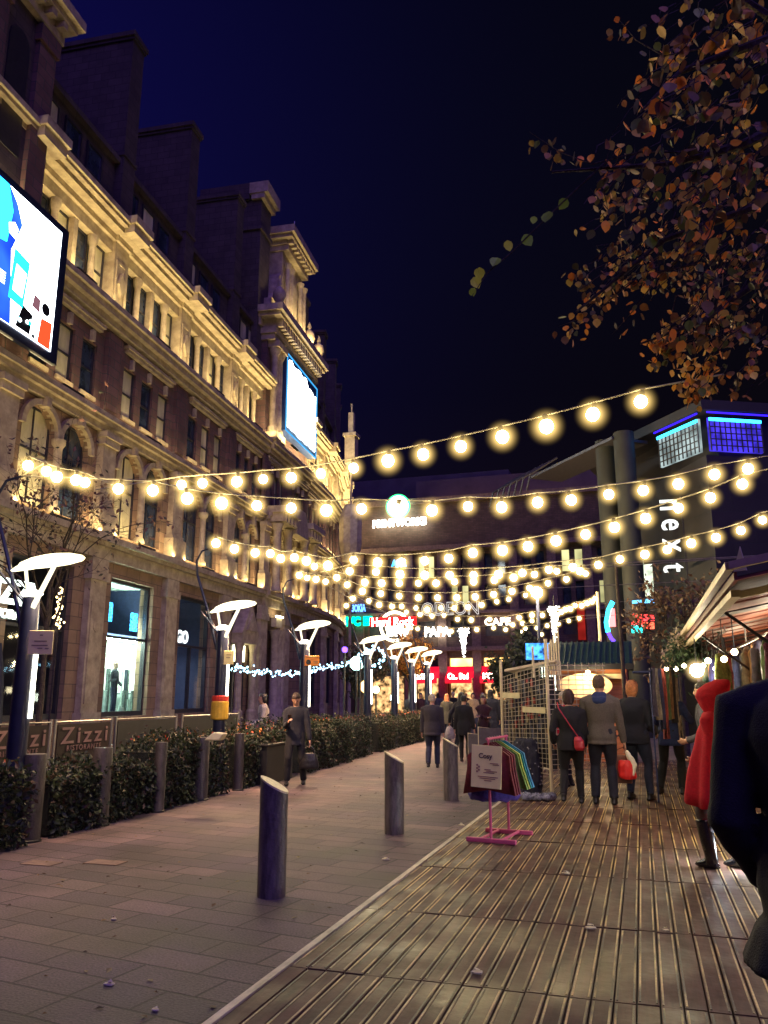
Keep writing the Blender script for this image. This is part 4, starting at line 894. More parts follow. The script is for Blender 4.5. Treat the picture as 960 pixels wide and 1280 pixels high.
# icicle ornaments
for (x_, y0, y1, D_, lb) in ((579, 786, 822, 26, 'bright white icicle of lights hanging left of the amber windows'), (692, 758, 806, 26, 'bright white icicle of lights hanging left of the red banner')):
    a, c_ = atD(x_, y0, D_), atD(x_+3, y1, D_); t_ = thing('icicle_light', lb, 'ornament', (a.x, a.y, c_.z)); h_ = a.z-c_.z
    b = MB(); ri = random.Random(int(x_))
    for k in range(170):
        f = ri.random()**.7; a_ = ri.uniform(0, 6.28); rr_ = (.02+.13*f+(.06 if f > .85 else 0))*ri.uniform(.3, 1); b.ball((rr_*math.cos(a_), rr_*math.sin(a_), h_*f), .024, 6)
    b.build('icicle', emit('icicle', (1, .97, .82), 6), t_)
    b = MB(); b.tube([(0, 0, h_), (0, 0, h_+.35)], .012, 5); b.build('hanger', black_m, t_)
a = atD(671, 741, 24); t_ = thing('floodlight', 'dazzling floodlight among the festoon bulbs above the hut', 'floodlight', (a.x, a.y, a.z)); b = MB(); b.lathe([(.05, -.1), (.16, 0), (.16, .06), (.05, .1)], n=14, M=Matrix.Rotation(R(80), 4, 'X')); b.build('lamp', emit('flood_hot', (1, .85, .45), 90), t_)
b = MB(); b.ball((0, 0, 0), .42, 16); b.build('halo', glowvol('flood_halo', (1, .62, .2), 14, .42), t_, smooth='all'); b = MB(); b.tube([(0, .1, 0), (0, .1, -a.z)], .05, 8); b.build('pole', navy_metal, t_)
child_light('flood', t_, 'POINT', (0, -.4, -.3), (0, 0, 0), 250, (1, .75, .4), .2)
# ------------------------------------------------------------ leaves, hedges and trees
def leaf_mat(name, cols, rough=.55):
    m = bpy.data.materials.new(name); m.use_nodes = True; n = m.node_tree; b = n.nodes['Principled BSDF']; b.inputs['Roughness'].default_value = rough
    t = n.nodes.new('ShaderNodeNewGeometry'); r = n.nodes.new('ShaderNodeValToRGB'); r.color_ramp.interpolation = 'CONSTANT'
    n.links.new(t.outputs['Random Per Island'], r.inputs[0])
    while len(r.color_ramp.elements) < len(cols): r.color_ramp.elements.new(.5)
    for i, c in enumerate(cols): r.color_ramp.elements[i].position = i/len(cols); r.color_ramp.elements[i].color = (*c, 1)
    n.links.new(r.outputs[0], b.inputs['Base Color'])
    tr = n.nodes.new('ShaderNodeBsdfTranslucent'); n.links.new(r.outputs[0], tr.inputs[0]); x = n.nodes.new('ShaderNodeMixShader'); x.inputs[0].default_value = .28
    n.links.new(b.outputs[0], x.inputs[1]); n.links.new(tr.outputs[0], x.inputs[2]); n.links.new(x.outputs[0], n.nodes['Material Output'].inputs[0]); return m
hedge_m = leaf_mat('hedge_leaf', [(.018, .032, .016), (.03, .05, .022), (.015, .024, .016), (.045, .062, .026), (.024, .034, .02), (.06, .035, .022)])
def leafquad(b, c, s, rnd, hang=0):
    n = Vector((rnd.gauss(0, 1), rnd.gauss(0, 1), rnd.gauss(0, 1)+.3)).normalized(); a = n.orthogonal().normalized(); a.rotate(Matrix.Rotation(rnd.uniform(0, 6.3), 3, n)); q = n.cross(a)
    c = Vector(c); b.add([c-a*s, c-a*s*.2+q*s*.5+n*s*.12, c+a*s, c-a*s*.2-q*s*.5+n*s*.12], [(0, 1, 2, 3)])
def birch_leaf(b, c, s, rnd, face=None):
    """pointed round birch leaf, hanging, gently folded and slightly thick"""
    n = face or Vector((rnd.gauss(0, 1), rnd.gauss(-.5, 1), rnd.gauss(0, .6))).normalized()
    dn = Vector((rnd.gauss(0, .45), rnd.gauss(0, .45), -1)); dn = (dn-n*dn.dot(n)).normalized(); q = n.cross(dn); c = Vector(c)
    sh = [(0, 0), (.18, .34), (.45, .43), (.72, .30), (1.0, 0), (.72, -.30), (.45, -.43), (.18, -.34)]
    cup = rnd.uniform(-.12, .25)
    vs = [c+dn*(u*s*1.15)+q*(v*s*1.15)+n*(abs(v)*cup*s) for u, v in sh]; vs.append(c+dn*(.5*s*1.15)-n*.04*s)
    b.add(vs, [(i, (i+1) % 8, 8) for i in range(8)])
def hedge(name, label, x0, y0, x1, y1, h, wd, n, seed, flowers=True):
    rnd = random.Random(seed); t_ = thing(name, label, 'hedge', (x0, y0, 0), 0, 'hedge blocks in front of the restaurants')
    L = Vector((x1-x0, y1-y0, 0)); u = L.normalized(); v = Vector((-u.y, u.x, 0)); ln = L.length
    M = Matrix(((u.x, v.x, 0, 0), (u.y, v.y, 0, 0), (0, 0, 1, 0), (0, 0, 0, 1)))
    b = MB()
    for i in range(n):
        px, py, pz = rnd.random()*ln, (rnd.random()-.5)*wd, rnd.random()*h
        k = rnd.random()
        if k < .55: py = -wd/2*(1+rnd.gauss(0, .08)) 
        elif k < .85: pz = h*(1+rnd.gauss(0, .06))
        bul = 1+.10*math.sin(px*4.3+seed)+.07*math.sin(px*9+pz*6)
        leafquad(b, M @ Vector((px, py*bul, pz*(.93+.09*math.sin(px*3+seed)))), rnd.uniform(.022, .05), rnd)
    b.build('foliage', hedge_m, t_)
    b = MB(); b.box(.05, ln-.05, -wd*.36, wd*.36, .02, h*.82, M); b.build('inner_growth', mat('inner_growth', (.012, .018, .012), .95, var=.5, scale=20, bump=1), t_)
    if flowers:
        b = MB()
        for i in range(int(26*ln)):
            px = rnd.random()*ln; leafquad(b, M @ Vector((px, (rnd.random()-.6)*wd, h*(.98+rnd.random()*.1))), .028, rnd)
        b.build('berries', leaf_mat('berry_tips', [(.55, .08, .04), (.5, .25, .06), (.3, .06, .06), (.16, .12, .05)]), t_)
    return t_
# the hedge line runs just behind the bollards; spans as (y0, y1, h)
hx = lambda y: -6.95-.045*(y-7)
spans = [(5.2, 7.75, .92, 'hedge block at the left edge before the nearest lamp post'), (8.2, 10.4, .76, 'dark hedge block with the restaurant banner rising behind it'), (10.55, 12.7, .96, 'hedge block with red berries between first and second lamp posts'), (13.25, 13.95, .92, 'short hedge block right of the second lamp post'), (16.2, 19.4, 1.02, 'hedge block right of the man looking at his phone'), (19.6, 21.9, .98, 'hedge block left of the fourth lamp post'), (22.7, 25.1, .98, 'hedge block between fourth and fifth lamp posts'), (25.6, 30.5, .98, 'farthest long hedge block below the small lamps')]
for i, (a, c_, h_, lb) in enumerate(spans):
    hedge('hedge', lb, hx(a), a, hx(c_)-.0, c_, h_, .8 if i != 4 else 1.0, int((c_-a)*(2300 if i < 5 else 1300)), i+3, i not in (1,))
# dark planter box with flowers
t_ = thing('planter_box', 'black square planter with low flowering plants left of the man with the phone', 'planter', (-7.2, 14.6, 0), R(3))
b = MB(); b.box(-.5, .5, -.6, .75, 0, .68).box(-.54, .54, -.64, .79, .68, .72); b.build('box', black_m, t_, bevel=.01)
b = MB(); rnd = random.Random(2)
for i in range(1500): leafquad(b, (rnd.uniform(-.5, .5), rnd.uniform(-.6, .75), .7+abs(rnd.gauss(0, .16))), .04, rnd)
b.build('plants', hedge_m, t_); b = MB()
for i in range(50): leafquad(b, (rnd.uniform(-.5, .5), rnd.uniform(-.6, .75), .85+abs(rnd.gauss(0, .1))), .04, rnd)
b.build('blossom', leaf_mat('blossom', [(.8, .3, .08), (.7, .1, .05), (.6, .4, .2)]), t_)

# restaurant wind-break banners
banner_m = mat('maroon_banner', (.010, .002, .004), .7, var=.2, scale=2)
let = mat('pink_cream_lettering', (.19, .11, .11), .6, var=.15)
for (ya, yb, lb) in ((8.55, 9.75, 'maroon Zizzi banner partly hidden behind the nearest lamp post'), (9.85, 11.15, 'maroon Zizzi banner in clear view between the nearest lamp post and the hedge bollard')):
    t_ = thing('banner_barrier', lb, 'barrier', (-8.0, ya, 0), 0, 'restaurant banner barriers'); L = yb-ya
    b = MB(); b.box(-.01, .01, .05, L-.05, .35, 1.2); b.build('banner', banner_m, t_)
    b = MB()
    for yy in (0, L): b.tube([(0, yy, 0), (0, yy, 1.27)], .022, 8); b.lathe([(.16, 0), (.16, .03), (.02, .04)], (0, yy, 0), 14)
    b.tube([(0, 0, 1.235), (0, L, 1.235)], .012, 6); b.build('barrier_frame', steel, t_)
    text('lettering', 'Zizzi', .4, let, t_, frame3((.02, L/2, 1.04), (0, 1, 0), (0, 0, 1)), .004, .004, 1.3, width=L*.82, height=.23)
    text('small_lettering', 'RISTORANTE', .1, let, t_, frame3((.02, L/2, .86), (0, 1, 0), (0, 0, 1)), .004, 0, 1.3, width=L*.6)
for (ya, yb, lb) in ((11.4, 13.2, 'plain dark fabric barrier behind the berried hedge block'), (13.4, 15.6, 'plain dark fabric barrier behind the black planter')):
    t_ = thing('fabric_barrier', lb, 'barrier', (-8.1, ya, 0), 0, 'plain dark barriers'); L = yb-ya
    b = MB(); b.box(-.01, .01, .05, L-.05, .3, 1.2); b.build('fabric', black_m, t_); b = MB()
    for yy in (0, L): b.tube([(0, yy, 0), (0, yy, 1.27)], .022, 8)
    b.tube([(0, 0, 1.23), (0, L, 1.23)], .012, 6); b.build('barrier_frame', steel, t_)
# lit restaurant name sign on the facade
M, w = FR[2]
t_ = thing('restaurant_sign', 'white lit ZIZZI RISTORANTE lettering on the dark shopfront at far left', 'sign')
lw_ = emit('sign_white_green', (.85, 1, .9), 2.6)
Pf, Qf = (-14.2, 15.4), (-14.6, 20)
P_ = atline(28, 742, Pf, Qf); fy = Vector((-.087, .996, 0))
text('lettering', 'ZIZZI', .8, lw_, t_, frame3(P_-fy*.55, fy, (0, 0, 1)), .02, .03, width=2.1, height=.6)
P_ = atline(22, 769, Pf, Qf); text('small_lettering', 'RISTORANTE', .3, lw_, t_, frame3(P_-fy*.25, fy, (0, 0, 1)), .02, .01, width=1.9, height=.22)
a = atline(28, 750, Pf, Qf); b = MB(); b.box(-14.75, a.x-.04, a.y-1.8, a.y-1.72, a.z-.5, a.z-.44).box(a.x-.08, a.x-.04, a.y-1.8, a.y+.6, a.z-.5, a.z-.44); b.build('sign_bracket', black_m, t_)
t_ = thing('fairy_light_column', 'warm fairy lights twined up a stem beside the nearest lamp head', 'string lights'); b = MB(); rnd = random.Random(4); q = MB()
base = atline(72, 785, (-13.8, 15), (-14.2, 20)); topp = atline(76, 735, (-13.8, 15), (-14.2, 20)); 
for i in range(46):
    f = i/45; p = base.lerp(topp, f)+Vector((rnd.gauss(0, .04), rnd.gauss(0, .09), 0)); b.ball(p, .028, 6)
q.tube([Vector((base.x, base.y, 0)), base, topp], .03, 6); b.build('lights', emit('warm_fairy', (1, .72, .3), 6), t_); q.build('stem', bark, t_)
for x_, y_ in ((61, 785), (71, 786)):
    pass
# blue-white fairy garland along the terrace
t_ = thing('fairy_garland', 'sagging garland of tiny blue white lights strung behind the hedge', 'string lights'); b = MB(); q = MB(); ln = []
P, Q = (-9.6, 15), (-10.2, 32)
for (x_, y_) in ((291, 834), (315, 840), (340, 842), (365, 843), (385, 839), (405, 835), (425, 832), (445, 826)): ln.append(atline(x_, y_, P, Q))
rnd = random.Random(6)
for i in range(len(ln)-1):
    for k in range(26):
        p = ln[i].lerp(ln[i+1], k/26)+Vector((rnd.gauss(0, .05), rnd.gauss(0, .05), rnd.gauss(0, .05))); b.ball(p, .022, 6)
b.build('lights', emit('blue_fairy', (.35, .75, 1), 6), t_); q.tube(ln, .008, 4)
for e_ in (ln[0], ln[-1]): q.tube([(e_.x, e_.y, 0), (e_.x, e_.y, e_.z+.05)], .025, 6)
q.build('wire', black_m, t_)
t_ = thing('fairy_ring', 'small ring of blue white lights behind the fourth lamp post', 'string lights'); b = MB(); q = MB(); c_ = atD(466, 821, 26)
for k in range(34): a = 6.283*k/34; b.ball((c_.x+math.cos(a)*.42+rnd.gauss(0, .05), c_.y, c_.z+math.sin(a)*.26+rnd.gauss(0, .04)), .035, 6)
b.build('lights', MATS['blue_fairy'], t_); q.tube([(c_.x-.42, c_.y, 0), (c_.x-.42, c_.y, c_.z)], .03, 6); q.build('pole', black_m, t_)

# terrace lanterns and dining things seen behind the hedge
for i, (x_, y_, D_, col, s_, lb) in enumerate(((446, 829, 27, (.55, 1, .85), .22, 'pale green glowing lantern behind the fourth lamp post'), (458, 858, 27, (1, .55, .15), .2, 'orange glowing lantern under the pale green lantern'), (431, 812, 26, (.12, .05, 1), .09, 'slim violet glowing tube near the far terrace'), (470, 862, 29, (1, .85, .5), .12, 'small warm glowing lantern right of the fourth lamp post'), (493, 872, 31, (.9, 1, .8), .16, 'white green glowing lantern near the fifth lamp post'))):
    c_ = atD(x_, y_, D_); t_ = thing('lantern', lb, 'lantern', (c_.x, c_.y, 0)); b = MB(); b.lathe([(s_*.5, c_.z-s_), (s_, c_.z-s_*.5), (s_, c_.z+s_*.5), (s_*.4, c_.z+s_)], n=12); b.build('lantern_glass', emit('lantern_%d' % i, col, 4.5), t_); b = MB(); b.tube([(0, 0, 0), (0, 0, c_.z-s_)], .03, 6); b.build('stand', black_m, t_)
def cafe_table(loc, lb, seed):
    t_ = thing('cafe_table', lb, 'table', loc, R(seed*31)); b = MB(); b.lathe([(.38, .72), (.40, .73), (.40, .75), (.38, .76)], n=20); b.build('table_top', mat('table_wood', (.14, .08, .05), .4), t_)
    b = MB(); b.lathe([(.22, 0), (.22, .02), (.03, .05), (.03, .72)], n=12); b.build('pedestal', black_m, t_)
cafe_table((-9.0, 15.9, 0), 'round terrace table behind the man looking at his phone', 1); cafe_table((-9.2, 12.3, 0), 'round terrace table behind the berried hedge block', 2)
def parasol(loc, lb, m, h=2.5, r=1.5):
    t_ = thing('folded_parasol', lb, 'parasol', loc); b = MB(); b.tube([(0, 0, 0), (0, 0, h)], .03, 8); b.build('pole', black_m, t_)
    b = MB(); b.lathe([(.13, .95), (.17, 1.1), (.14, 1.7), (.10, 2.1), (.03, h+.05)], n=10); b.build('canopy', m, t_); 
parasol((-11.3, 12.2, 0), 'folded dark parasol behind the maroon banners', mat('blue_grey_canvas', (.03, .035, .06), .8), 2.5)

# ------------------------------------------------------------ trees
def limb(b, p, d, L, r, depth, rnd, tips, spread=.5, grav=0, segs=4, br=3):
    pts = [p.copy()]; rad = [r]
    for i in range(segs):
        d = (d+Vector((rnd.gauss(0, .13), rnd.gauss(0, .13), rnd.gauss(0, .10)-grav))).normalized()
        p = p+d*L/segs; pts.append(p.copy()); rad.append(r*(1-.55*(i+1)/segs))
    b.tube(pts, rad, 6 if depth > 1 else 4, cap=False)
    if depth <= 1: tips.append(pts)
    if depth > 0:
        for k in range(br):
            q = pts[rnd.randint(segs//2, segs)]; nd = (d+Vector((rnd.gauss(0, spread), rnd.gauss(0, spread), rnd.gauss(0, spread*.7)))).normalized()
            limb(b, q, nd, L*rnd.uniform(.55, .8), r*.5, depth-1, rnd, tips, spread, grav, segs, br)
def tree(name, label, loc, h, tr, seed, leaf, nleaf, ls, depth=3, L=None, spread=.5, group=None, kind='mix', br=3):
    rnd = random.Random(seed); t_ = thing(name, label, 'tree', loc, 0, group); b = MB(); tips = []
    b.tube([(0, 0, 0), (.02, .01, h*.5), (0, 0, h)], [tr, tr*.8, tr*.6], 10)
    for k in range(4):
        a = k*1.57+rnd.random(); limb(b, Vector((0, 0, h*(.8+.05*k))), Vector((math.cos(a)*.6, math.sin(a)*.6, 1)).normalized(), L or h*.45, tr*.5, depth, rnd, tips, spread, 0, 4, br)
    limb(b, Vector((0, 0, h)), Vector((0, 0, 1)), L or h*.45, tr*.6, depth, rnd, tips, spread, 0, 4, br)
    b.build('trunk', bark, t_)
    b = MB()
    for i in range(nleaf):
        tp = rnd.choice(tips); q = rnd.choice(tp[1:])+Vector((rnd.gauss(0, .12), rnd.gauss(0, .12), rnd.gauss(0, .12)-.03)); (birch_leaf if kind == 'b' else leafquad)(b, q, ls*rnd.uniform(.7, 1.2), rnd)
    b.build('crown', leaf, t_); return t_
sparse = leaf_mat('sparse_autumn_leaf', [(.12, .06, .05), (.07, .05, .05), (.20, .10, .06), (.05, .05, .04), (.09, .04, .05)])
p = atline(47, 900, (-8.6, 5), (-8.6, 20)); tree('street_tree', 'thin nearly bare tree in front of the near facade beside the nearest lamp post', (p.x, p.y, 0), 2.9, .055, 11, sparse, 900, .045, depth=4, L=1.25, spread=.55)
tree('autumn_tree', 'small tree with glowing orange leaves between the far lamp posts', (*atD(512, 880, 33).xy, 0), 2.3, .1, 5, leaf_mat('glowing_orange_leaf', [(.7, .30, .05), (.5, .2, .04), (.8, .42, .1), (.3, .14, .04)]), 2600, .10, depth=3, L=.85, spread=.7)
tree('terrace_tree', 'dark leafy tree behind the fourth lamp post at the end of the sandstone building', (*atD(452, 880, 31).xy, 0), 1.9, .1, 8, leaf_mat('dark_leaf', [(.05, .05, .03), (.03, .04, .03), (.10, .06, .04)]), 2800, .10, depth=3, L=.7, spread=.7)
tree('street_tree', 'dark round topped tree behind the wire display rack', (*atD(650, 850, 19).xy, 0), 2.1, .07, 9, leaf_mat('dark_leaf2', [(.035, .045, .03), (.02, .03, .02), (.06, .06, .04)]), 5200, .07, depth=3, L=.42, spread=.8)
# brown leaved tree left of the stall, in front of the dark building
tree('street_tree', 'brown leaved tree between the concrete columns and the stall roof', (*atD(852, 860, 23).xy, 0), 2.4, .1, 21, leaf_mat('brown_leaf', [(.14, .08, .05), (.08, .05, .04), (.20, .12, .07)]), 1300, .085, depth=4, L=1.1, spread=.6)

# big birch overhead on the right: trunk stands beside the stalls out of frame, limbs reach over
autumn = leaf_mat('autumn_birch_leaf', [(.30, .13, .05), (.80, .24, .04), (.16, .10, .05), (.50, .34, .07), (.95, .36, .06), (.12, .14, .05), (.26, .11, .05), (.14, .075, .04), (.75, .48, .12), (.09, .08, .04), (.20, .12, .05), (.35, .20, .06)])
rnd = random.Random(42)
t_ = thing('birch_tree', 'autumn tree at upper right with hanging twigs of orange and green leaves', 'tree', (3.4, 5.2, 0))
o_ = Vector((3.4, 5.2, 0)); b = MB(); lf = MB(); lg = MB()
b.tube([(0, 0, 0), (.05, 0, 2.2), (-.05, -.05, 4.5), (-.1, -.1, 7)], [.2, .17, .13, .08], 12)
def twig(pts, n, leafmb, s0, s1, r=.012, jit=.05, clump=1):
    pts = [p-o_ for p in pts]
    b.tube(pts, [r*(1-.7*i/(len(pts)-1)) for i in range(len(pts))], 5, cap=False)
    for i in range(n):
        f = rnd.random()*(len(pts)-1); k = int(f); q = pts[k].lerp(pts[k+1], f-k)+Vector((rnd.gauss(0, jit), rnd.gauss(0, jit), rnd.gauss(0, jit)-.02)); birch_leaf(leafmb, q, rnd.uniform(s0, s1), rnd)
# main boughs
boughs = [((1010, 30), (930, 60), (850, 90), (800, 140), 4.2), ((1010, 140), (930, 180), (840, 205), (690, 215), 4.0), ((1010, 210), (940, 260), (830, 300), (720, 390), 4.3), ((1010, 300), (950, 350), (880, 400), (800, 430), 4.8), ((1010, 60), (960, 20), (900, -20), (820, -60), 4.4)]
for (q0, q1, q2, q3, D_) in boughs:
    pts = [atD(*q0, D_+.25), atD(*q1, D_+.1), atD(*q2, D_), atD(*q3, D_-.1)]
    b.tube([Vector((-.1, -.1, 5.2))]+[p-o_ for p in pts], [.06, .035, .025, .016, .006], 6, cap=False)
def area_leaves(x0, y0, x1, y1, n, Dm, Ds, s0, s1, mb, hang=3):
    for i in range(n//hang):
        x_, y_ = rnd.uniform(x0, x1), rnd.uniform(y0, y1); p = atD(x_, y_, Dm+rnd.gauss(0, Ds))-o_
        pts = [p]
        for k in range(3): pts.append(pts[-1]+Vector((rnd.gauss(-.035, .03), rnd.gauss(-.01, .03), -.05)))
        b.tube(pts, .003, 3, cap=False)
        for k in range(hang): birch_leaf(mb, rnd.choice(pts)+Vector((rnd.gauss(0, .012), rnd.gauss(0, .012), 0)), rnd.uniform(s0, s1), rnd)
area_leaves(840, -20, 975, 60, 150, 4.4, .5, .045, .075, lf)
area_leaves(800, 50, 975, 130, 110, 4.3, .5, .04, .07, lf)
area_leaves(860, 90, 975, 260, 200, 4.4, .6, .035, .065, lf)
area_leaves(770, 160, 975, 215, 120, 4.2, .5, .035, .06, lf)
area_leaves(755, 215, 975, 300, 230, 4.5, .6, .03, .058, lf)
area_leaves(760, 290, 880, 345, 150, 4.6, .4, .026, .046, lf)
area_leaves(870, 290, 975, 400, 210, 4.7, .5, .03, .05, lf)
area_leaves(890, 390, 975, 470, 46, 4.9, .4, .03, .05, lf)
# distinct hanging twigs
for q, n, D_ in ([((880, 190), (800, 190), (740, 205), (700, 190), (662, 165)), 34, 4.0], [((870, 330), (800, 345), (750, 385), (735, 350), (725, 335)), 46, 4.5], [((780, 340), (750, 370), (720, 400), (698, 408)), 26, 4.6], [((850, 320), (820, 350), (790, 390), (765, 418)), 18, 4.6], [((870, 360), (845, 370), (838, 400), (836, 425)), 22, 4.9],
                 [((940, 390), (880, 410), (840, 425), (815, 455)), 58, 5.0], [((950, 400), (900, 425), (880, 470), (862, 497)), 62, 5.0], [((900, 350), (880, 420), (850, 430), (822, 425)), 34, 5.0], [((960, 300), (920, 330), (905, 380), (900, 430)), 44, 4.9], [((880, 60), (830, 70), (795, 50), (770, 20)), 26, 4.3], [((900, 90), (850, 110), (825, 150), (800, 130)), 22, 4.3], [((790, 205), (755, 240), (760, 262), (738, 236)), 18, 4.2]):
    twig([atD(x_, y_, D_) for x_, y_ in q], n, lf, .032, .052, .006, .035)
ll = MB()
for q, n, D_ in ([((900, 370), (880, 420), (862, 460), (850, 480)), 40, 5.0], [((930, 400), (890, 440), (868, 470), (872, 500)), 44, 5.0], [((880, 380), (850, 405), (825, 415), (812, 430)), 34, 5.0], [((860, 390), (845, 430), (850, 452)), 24, 5.0], [((950, 420), (935, 450), (925, 470)), 10, 5.0], [((820, 330), (780, 350), (745, 372), (712, 405)), 30, 4.6]): twig([atD(x_, y_, D_) for x_, y_ in q], n, ll, .03, .05, .005, .04)
ll.build('low_hanging_leaves', leaf_mat('lit_yellow_leaf', [(.95, .55, .12), (.85, .38, .07), (.9, .65, .22), (.5, .26, .08), (.95, .45, .06)]), t_)  # brighter leaf colours stand in for light from the bulbs
# the long sparse green twig
pts = [atD(x_, y_, 3.9) for x_, y_ in ((760, 200), (722, 235), (680, 275), (640, 315), (610, 340), (590, 370))]
b.tube([p-o_ for p in pts], [.006, .005, .004, .004, .003, .002], 5, cap=False)
for x_, y_, s_ in ((709, 248, .06), (686, 264, .07), (655, 293, .066), (634, 300, .055), (622, 322, .066), (599, 334, .06), (592, 346, .062), (589, 360, .045), (668, 270, .04)):
    birch_leaf(lg, atD(x_, y_, 3.9)-o_, s_, rnd, Vector((rnd.gauss(0, .25), -1, rnd.gauss(0, .25))).normalized())
b.build('trunk', bark, t_); lf.build('crown', autumn, t_); lg.build('green_twig_leaves', leaf_mat('green_birch_leaf', [(.24, .32, .04), (.18, .26, .05), (.40, .40, .06)]), t_)

# ------------------------------------------------------------ litter
rl = random.Random(55); b = MB()
for k in range(260):
    x_, y_ = rl.uniform(-6.6, -2.2), 2.5+rl.random()**1.6*16; s_ = rl.uniform(.014, .032); c_ = Vector((x_, y_, .006)); a_ = rl.uniform(0, 6.28); u_ = Vector((math.cos(a_), math.sin(a_), rl.uniform(-.1, .25))); v_ = Vector((-u_.y, u_.x, rl.uniform(-.1, .2)))
    b.add([c_-u_*s_, c_+v_*s_*.6+Vector((0, 0, .006)), c_+u_*s_, c_-v_*s_*.6+Vector((0, 0, .004))], [(0, 1, 2, 3)])
tag(b.build('fallen_leaves', leaf_mat('fallen_leaf', [(.10, .05, .03), (.05, .03, .025), (.16, .09, .04), (.24, .18, .09)])), kind='stuff')
paper = mat('white_litter', (.75, .70, .45), .8, var=.1)
def scrap(x_, y_, z, s_, lb, name='paper_scrap', cup=False):
    p = gr(x_, y_, z); rnd = random.Random(int(x_)); b = MB()
    if cup: b.lathe([(.03, 0), (.04, .09), (.043, .095), (.005, .096)], n=14, M=Matrix.Translation((p.x, p.y, z+.042)) @ Matrix.Rotation(R(80), 4, 'X'))
    else:
        n = 7; pts = [(s_*rnd.uniform(.6, 1)*math.cos(6.28*k/n), s_*.7*rnd.uniform(.6, 1)*math.sin(6.28*k/n)) for k in range(n)]; b.prism(pts, 'z', .003, .009, Matrix.Translation((p.x, p.y, z+.002)))
        b.add([Vector((p.x+a*.6, p.y+c*.6, z+.012+.02*rnd.random())) for a, c in pts], [tuple(range(n))])
    tag(b.build(name, paper), lb, 'litter')
scrap(117, 1034, 0, .06, 'crumpled white cup lying at the hedge bollard', 'paper_cup', True)
scrap(708, 1093, .104, .05, 'pale scrap on the deck below the couple', 'paper_scrap'); scrap(739, 1161, .104, .05, 'pale scrap in the middle of the deck'); scrap(597, 1217, .104, .045, 'pale scrap low on the left half of the deck'); scrap(832, 1164, .104, .025, 'tiny pale scrap on the right part of the deck')
scrap(482, 1075, 0, .055, 'pale scrap on the paving below the middle bollard'); scrap(142, 1150, 0, .03, 'small curled leaf scrap on the dark left paving'); scrap(137, 1232, 0, .04, 'thin dry leaf scrap near the bottom of the left paving'); scrap(577, 1032, 0, .05, 'pale scrap beside the deck edge by the farthest free bollard'); scrap(194, 1264, 0, .025, 'tiny leaf scrap at the bottom edge of the paving')
p = atD(269, 932, 12.6); t_ = thing('paper_bag', 'white paper bag resting on the bollard just left of the second lamp post', 'bag', (p.x, p.y, .955)); b = MB(); b.prism([(-.16, 0), (.10, 0), (.17, .1), (.0, .12)], 'y', -.08, .08); b.build('bag', paper, t_, bevel=.02)
t_ = thing('paving_slabs', 'pale square slabs set in the paving at left', 'paving slab')  # thin plates laid as the paler paving slabs
p = gr(125, 1078); b = MB(); b.box(p.x-.12, p.x+.25, p.y-.1, p.y+.1, .003, .007); p = gr(60, 1080); b.box(p.x-.25, p.x+.1, p.y-.1, p.y+.1, .003, .0065); b.build('slab_plate', mat('pale_slab', (.22, .15, .11), .8, bump=.4), t_)
# ------------------------------------------------------------ people
def cloth(name, col, rough=.85, var=.2, scale=30, sheen=.03):
    m = mat(name, col, rough, var=var, scale=scale, bump=.35); m.node_tree.nodes['Principled BSDF'].inputs['Sheen Weight'].default_value = sheen; return m
skin = mat('skin', (.50, .27, .18), .55, var=.08, scale=14); skin.node_tree.nodes['Principled BSDF'].inputs['Subsurface Weight'].default_value = .0
def remesh(b, name, m, parent, vox, smooth=2, noise=0, nscale=6, seed=0):
    o = b.build(name, m, parent); md = o.modifiers.new('r', 'REMESH'); md.mode = 'VOXEL'; md.voxel_size = vox; md.use_smooth_shade = True
    s = o.modifiers.new('s', 'SMOOTH'); s.iterations = smooth; s.factor = .5
    dg = bpy.context.evaluated_depsgraph_get(); me = bpy.data.meshes.new_from_object(o.evaluated_get(dg)); old = o.data
    o.modifiers.clear(); o.data = me; bpy.data.meshes.remove(old); me.name = name
    if not me.materials: me.materials.append(m)
    if noise:
        from mathutils import noise as nz
        for v, n in zip(me.vertices, [v.normal.copy() for v in me.vertices]):
            c = v.co; f = nz.noise(Vector((c.x*nscale*1.6+seed, c.y*nscale*1.6, c.z*nscale*.55)))+.5*nz.noise(Vector((c.x*nscale*2.5, c.y*nscale*2.5+seed, c.z*nscale*2.2)))
            v.co = c+n*f*noise
    me.shade_smooth(); return o
def ik(a, c, l1, l2, bend):
    v = c-a; d = min(v.length, (l1+l2)*.999); u = v.normalized(); x = (l1*l1-l2*l2+d*d)/(2*d); h = math.sqrt(max(0, l1*l1-x*x))
    bd = bend-u*bend.dot(u); bd = bd.normalized() if bd.length > 1e-4 else Vector((0, 1, 0)); return a+u*x+bd*h, a+u*d
